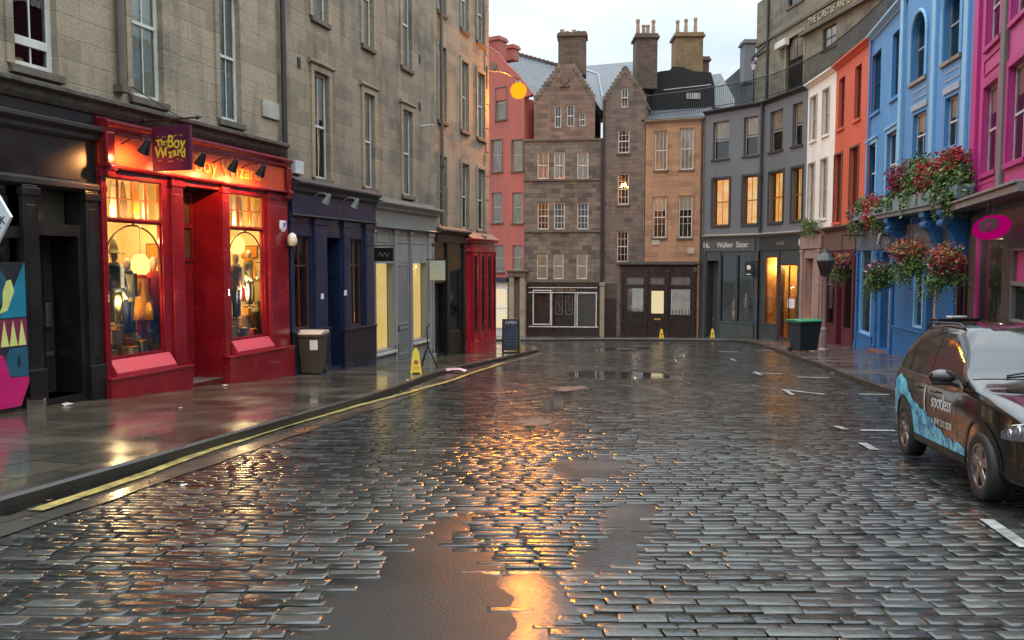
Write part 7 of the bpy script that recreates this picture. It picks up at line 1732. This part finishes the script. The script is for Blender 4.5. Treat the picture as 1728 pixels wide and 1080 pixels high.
def side_patch(name, x0, x1, zlo, zhi, mat, parent=None, off=.004, side=-1, nx=40, nz=10, label=None):
    mb = MB(); g = []
    for i in range(nx+1):
        x = x0+(x1-x0)*i/nx; a, b = zlo(x), max(zlo(x)+.001, zhi(x)); col = []
        for j in range(nz+1):
            z = a+(b-a)*j/nz; col.append(len(mb.v)); mb.v.append((x, side*(sideY(x, z)+off), z))
        g.append(col)
    for i in range(nx):
        for j in range(nz):
            q = (g[i][j], g[i+1][j], g[i+1][j+1], g[i][j+1]); mb.f.append(q if side < 0 else q[::-1]); mb.m.append(0)
    return cb(name, mb, mat, parent, smooth=True, label=label)
belt = lambda x: itp(ZBt, x)+.025
def raillow(x): # underside of the roof rail, following windscreen and hatch slopes
    z = itp(ZT, x); return min(itp(ZBt, x)+(max(z, itp(ZBt, x)+.04)-itp(ZBt, x))*.82, 9)
pill = lambda x, xa, k: belt(x)+max(0, (x-xa))*k
for sd in (-1, 1):
    wq = side_patch('side_window', .98, 2.02, belt, lambda x: min(raillow(x), belt(x)+max(0, 2.02-x)*1.05+.005), GLS, side=sd)
    side_patch('side_window', .10, .92, belt, lambda x: min(raillow(x), belt(x)+max(0, x-.0)*3+.05), GLS, side=sd)
    side_patch('quarter_window', -.40, .06, belt, lambda x: min(raillow(x)-.02, belt(x)+max(0, x+.42)*.95), GLS, side=sd)
    for xa in (1.92, .94, .02): pass
    # window seals, shut lines, sill trim
    side_patch('window_seal', -.44, 1.9, lambda x: belt(x)-.022, lambda x: belt(x)-.004, pm('chrome_strip', (.3, .3, .3), .2, .9), side=sd, nz=1, off=.007)
    for xa, zb_, zc_ in ((.95, .28, .96), (1.96, .32, .93), (.36, .60, .96)): side_patch('shut_line', xa-.004, xa+.004, lambda x, q=zb_: q, lambda x, q=zc_: q, PLB, side=sd, nx=1, nz=10, off=.003)
    side_patch('sill_trim', .40, 2.16, lambda x: itp(ZBo, x)+.05, lambda x: itp(ZBo, x)+.13, PLB, side=sd, nz=2, off=.01)
    for xa in (.52, 1.18): 
        y_ = sd*(sideY(xa, .91)+.03); cb('door_handle', MB().box(xa-.02, y_-.012, .895, xa+.18, y_+.012, .92), PAINT, bevel=.008)
# teal wave graphic
m, nt, out = newmat('teal_wave_print'); b = N(nt, 'ShaderNodeBsdfPrincipled'); L(nt, b.outputs[0], out.inputs[0]); tc = N(nt, 'ShaderNodeTexCoord')
v = N(nt, 'ShaderNodeTexNoise'); v.inputs['Scale'].default_value = 7; v.inputs['Detail'].default_value = 3; v.inputs['Distortion'].default_value = 1.2; L(nt, tc.outputs['Object'], v.inputs['Vector'])
rp = N(nt, 'ShaderNodeValToRGB'); L(nt, v.outputs[0], rp.inputs[0]); e = rp.color_ramp.elements; e[0].position = .38; e[0].color = (.02, .13, .30, 1); e[1].position = .62; e[1].color = (.16, .62, .70, 1); x_ = e.new(.5); x_.color = (.10, .42, .58, 1)
L(nt, rp.outputs[0], b.inputs['Base Color']); b.inputs['Roughness'].default_value = .25; TEAL = m
arch = lambda x, ax: (WR+.02+math.sqrt(max(0, .385**2-(x-ax)**2))) if abs(x-ax) < .385 else 0
zlow = lambda x: max(itp(ZBo, x)+.135, arch(x, 0), arch(x, WB))
def wave(x):
    pts = [(-.60, .62), (-.52, .86), (-.40, .97), (-.22, 1.00), (.0, .97), (.18, .88), (.38, .76), (.6, .70), (.85, .66), (1.1, .60), (1.35, .52), (1.6, .46), (1.9, .45), (2.2, .44)]
    for (a, b_), (c, d_) in zip(pts[:-1], pts[1:]):
        if a <= x <= c: return b_+(d_-b_)*(x-a)/(c-a)+.014*math.sin(x*23)+.008*math.sin(x*61)
    return 0
for sd in (-1,): side_patch('wave_graphic', -.58, 2.18, zlow, wave, TEAL, side=sd, nx=120, nz=8, off=.005)
WP = pm('print_white', (.7, .66, .6), .4)
side_patch('white_print', .88, .915, lambda x: .66, lambda x: .92, WP, off=.006, nx=2)
def car_text(txt, size, x, z, mat):
    c = bpy.data.curves.new('t', 'FONT'); c.body = txt; c.size = size; c.extrude = .001; c.align_x = 'CENTER'; c.align_y = 'CENTER'; c.resolution_u = 4; c.space_character = .95
    t = bpy.data.objects.new('t', c); COL.objects.link(t); dg = bpy.context.evaluated_depsgraph_get(); dg.update(); me = bpy.data.meshes.new_from_object(t.evaluated_get(dg)); bpy.data.objects.remove(t)
    for v in me.vertices: a, b_, cc_ = v.co; v.co = (x+a, -(sideY(x+a, z+b_)+.006+cc_), z+b_)
    me.materials.clear(); me.materials.append(mat); o = bpy.data.objects.new('lettering', me); COL.objects.link(o); o.parent = car
car_text('spotless', .22, 1.50, .80, WP); car_text('0141 212 2020', .10, 1.52, .58, WP)
# windscreen on the sloping front surface
mb = MB(); g = []
for i in range(17):
    x = 1.38+(2.12-1.38)*i/16; row = []
    d = dense(x); 
    for j in range(25):
        f_ = -1+2*j/24; wt = d[-9][0]*1.0; y_ = f_*wt; a_ = abs(y_)
        z = d[-1][1]
        for (p_, q_), (r_, s__) in zip(d[-12:-1], d[-11:]):
            if r_ <= a_ <= p_: z = q_+(s__-q_)*(p_-a_)/(p_-r_+1e-9)
        row.append(len(mb.v)); mb.v.append((x+.004, y_, z+.006))
    g.append(row)
for i in range(16):
    for j in range(24): mb.f.append((g[i][j], g[i+1][j], g[i+1][j+1], g[i][j+1])); mb.m.append(0)
cb('windscreen', mb, GLS, smooth=True)
for sd in (-1, 1): side_patch('pillar_glare_cover', 1.30, 2.10, lambda x: min(raillow(x), belt(x)+max(0, 2.02-x)*1.05+.005)+.004, lambda x: max(belt(x)+.01, itp(ZBt, x)+(max(itp(ZT, x), itp(ZBt, x)+.04)-itp(ZBt, x))*.90), PLB, side=sd, nx=30, nz=4, off=.005)  # black patch added over the windscreen pillar to dull its white sky glare
cb('wiper', MB().tube([(2.10, -.45, 1.15), (2.04, -.1, 1.21), (1.97, .2, 1.27)], .010, 6).tube([(2.10, .2, 1.17), (2.05, .5, 1.20)], .010, 6), PLB)
for sd in (-1, 1):
    h = side_patch('headlight', 2.98, 3.30, lambda x: .64+(x-2.98)*.05, lambda x: .64+.06+(x-2.98)*.5 if x < 3.2 else .80-(x-3.2)*.5, pm('headlight_glass', (.10, .11, .12), .08, coat=1.), side=sd, nx=20, nz=6, off=.006)
    for xq, zq, rq in ((3.19, .735, .052), (3.10, .705, .042)):
        yq = sideY(xq, zq)+.006; cb('lamp_lens', MB().ball((xq, sd*yq, zq), rq, 16, 1., .35, 1.), pm('lamp_silver', (.75, .78, .8), .08, .9), h, smooth=True)
    cb('lamp_trim', MB().tube([(3.00, sd*(sideY(3.0, .70)+.01), .70), (3.12, sd*(sideY(3.12, .775)+.01), .775), (3.22, sd*(sideY(3.22, .80)+.01), .80)], .008, 6), pm('chrome', (.7, .7, .7), .1, 1.), h)
    side_patch('tail_light', -.66, -.46, lambda x: .80, lambda x: .95, pm('tail_red', (.3, .01, .01), .2), side=sd, nx=8, nz=4, off=.006)
    y_ = sd*(.86+.13); mr_ = cb('wing_mirror', MB().ball((1.92, y_, 1.11), .13, 16, .62, 1.0, .62), PAINT, smooth=True)
    cb('mirror_stalk', MB().cyl((1.94, sd*.84, 1.04), (1.93, y_-sd*.05, 1.07), .035, .028, 8), PLB, mr_); cb('mirror_base', MB().lathe([(.085, 1.03), (.10, 1.055), (.09, 1.08)], (1.92, y_, 0), 16, .62, 1.1), PLB, mr_)
TYR = pm('tyre_rubber', (.014, .014, .014), .6, bump=.3, scale=8); ALY = pm('alloy_grey', (.30, .27, .26), .25, .85)
for ax in (0, WB):
    for sd in (-1, 1):
        y0_ = sd*.66; y1_ = sd*.855
        w_ = MB(); prof = [(.205, .655), (.27, .65), (.305, .66), (.325, .68), (.325, .835), (.305, .855), (.27, .862), (.21, .85)]; n = 40; i = 0
        for r_, yy in prof:
            for k in range(n): t = 2*math.pi*k/n; w_.v.append((ax+r_*math.cos(t), sd*yy, WR+r_*math.sin(t)))
        for j in range(len(prof)-1):
            for k in range(n): w_.f.append((j*n+k, j*n+(k+1) % n, (j+1)*n+(k+1) % n, (j+1)*n+k)); w_.m.append(0)
        wh = cb('wheel', w_, TYR, smooth=True)
        rm = MB()
        rm.cyl((ax, sd*.70, WR), (ax, sd*.72, WR), .21, .21, 32)
        for k in range(36):
            t0, t1 = 2*math.pi*k/36, 2*math.pi*(k+1)/36
            rm.poly([(ax+.212*math.cos(t0), sd*.852, WR+.212*math.sin(t0)), (ax+.212*math.cos(t1), sd*.852, WR+.212*math.sin(t1)), (ax+.19*math.cos(t1), sd*.85, WR+.19*math.sin(t1)), (ax+.19*math.cos(t0), sd*.85, WR+.19*math.sin(t0))], 1)
            rm.poly([(ax+.19*math.cos(t0), sd*.85, WR+.19*math.sin(t0)), (ax+.19*math.cos(t1), sd*.85, WR+.19*math.sin(t1)), (ax+.19*math.cos(t1), sd*.71, WR+.19*math.sin(t1)), (ax+.19*math.cos(t0), sd*.71, WR+.19*math.sin(t0))], 1)
        cb('hub_recess', rm, [PLB, ALY], wh)
        sp = MB()
        for k in range(5):
            t = 2*math.pi*k/5+.3+ax; c_, s_ = math.cos(t), math.sin(t); P_ = lambda r_, w__: (ax+c_*r_-s_*w__, WR+s_*r_+c_*w__)
            a = [P_(.03, -.035), P_(.03, .035), P_(.195, .055), P_(.195, -.055)]
            sp.prism(a, sd*.80, sd*.845)
        sp.cyl((ax, sd*.80, WR), (ax, sd*.852, WR), .05, .045, 16)
        cb('rim', sp, ALY, wh, bevel=.006)
side_patch('arch_trim', -.385-.02, .405, lambda x: arch(x, 0)+.0 if abs(x) < .384 else WR+.02, lambda x: WR+.02+math.sqrt(max(0, .415**2-x*x)), PLB, nx=40, nz=2, off=.008)
side_patch('arch_trim', WB-.405, WB+.405, lambda x: arch(x, WB) if abs(x-WB) < .384 else WR+.02, lambda x: WR+.02+math.sqrt(max(0, .415**2-(x-WB)**2)), PLB, nx=40, nz=2, off=.008)
cb('front_grille', MB().box(3.36, -.40, .52, 3.405, .40, .58).box(3.36, -.45, .28, 3.40, .45, .42), PLB, bevel=.01)
cb('number_plate', MB().box(3.40, -.26, .42, 3.415, .26, .52), pm('plate_white', (.7, .7, .68), .4))
cb('roof_rail', MB().tube([(-.1, -.57, 1.60), (.1, -.57, 1.66), (1.1, -.57, 1.65), (1.25, -.57, 1.60)], .014, 6), PLB); cb('roof_rail', MB().tube([(-.1, .57, 1.60), (.1, .57, 1.66), (1.1, .57, 1.65), (1.25, .57, 1.60)], .014, 6), PLB)
# ================================================================== CAMERA, SKY, SUN
cam = bpy.data.cameras.new('camera'); co = bpy.data.objects.new('camera', cam); COL.objects.link(co)
cam.sensor_width = 36; cam.lens = FOC/1728*36; cam.clip_end = 1500; cam.clip_start = .05
co.rotation_euler = (math.pi/2-TH, 0, 0); sc.camera = co
w = bpy.data.worlds.new('World'); sc.world = w; w.use_nodes = True; nt = w.node_tree; nt.nodes.clear()
out = nt.nodes.new('ShaderNodeOutputWorld'); bg = nt.nodes.new('ShaderNodeBackground'); L(nt, bg.outputs[0], out.inputs[0])
SUN_EL, SUN_AZ = R(9), R(70)
sky = nt.nodes.new('ShaderNodeTexSky'); sky.sky_type = 'NISHITA'; sky.sun_disc = False; sky.sun_elevation = SUN_EL; sky.sun_rotation = SUN_AZ
sky.air_density = 1.; sky.dust_density = 3.; sky.ozone_density = 2.
tc = nt.nodes.new('ShaderNodeTexCoord'); mp = nt.nodes.new('ShaderNodeMapping'); mp.inputs['Scale'].default_value = (1, 1, 3.2); L(nt, tc.outputs['Generated'], mp.inputs[0])
no = nt.nodes.new('ShaderNodeTexNoise'); no.inputs['Scale'].default_value = 1.8; no.inputs['Detail'].default_value = 7; no.inputs['Roughness'].default_value = .55; L(nt, mp.outputs[0], no.inputs['Vector'])
hs = nt.nodes.new('ShaderNodeHueSaturation'); hs.inputs['Saturation'].default_value = .5; L(nt, sky.outputs[0], hs.inputs['Color'])
cl_ = mixc(nt, maprange(nt, no.outputs[0], .36, .60, .0, 1.), (11.8, 15.2, 18.2), (18.2, 19.2, 20))
sx = nt.nodes.new('ShaderNodeSeparateXYZ'); L(nt, tc.outputs['Generated'], sx.inputs[0])   # overcast sky: brighter overhead than at the horizon
zz_ = nt.nodes.new('ShaderNodeMath'); zz_.operation = 'MULTIPLY'; L(nt, sx.outputs[2], zz_.inputs[0]); L(nt, sx.outputs[2], zz_.inputs[1])
g_ = maprange(nt, zz_.outputs[0], 0, 1, .42, 2.6)
vm = nt.nodes.new('ShaderNodeVectorMath'); vm.operation = 'SCALE'; L(nt, mixc(nt, .88, hs.outputs[0], cl_), vm.inputs[0]); L(nt, g_, vm.inputs['Scale'])
L(nt, vm.outputs[0], bg.inputs[0]); bg.inputs[1].default_value = .075
sun = bpy.data.lights.new('sun', 'SUN'); sun.energy = .5; sun.angle = R(25); sun.color = (1, .93, .84)
so_ = bpy.data.objects.new('sun', sun); COL.objects.link(so_)
dv = Vector((math.sin(SUN_AZ)*math.cos(R(40)), math.cos(SUN_AZ)*math.cos(R(40)), math.sin(R(40))))
dv = Vector((math.sin(SUN_AZ)*math.cos(SUN_EL), math.cos(SUN_AZ)*math.cos(SUN_EL), math.sin(SUN_EL)))
so_.rotation_euler = dv.to_track_quat('Z', 'Y').to_euler()
sc.view_settings.view_transform = 'Standard'; sc.view_settings.look = 'None'; sc.view_settings.gamma = 1; sc.view_settings.exposure = .62
sc.cycles.use_denoising = True; sc.cycles.max_bounces = 7; sc.cycles.transparent_max_bounces = 12; sc.cycles.glossy_bounces = 4; sc.cycles.diffuse_bounces = 3
sc.cycles.sample_clamp_indirect = 6; sc.cycles.caustics_reflective = False; sc.cycles.caustics_refractive = False
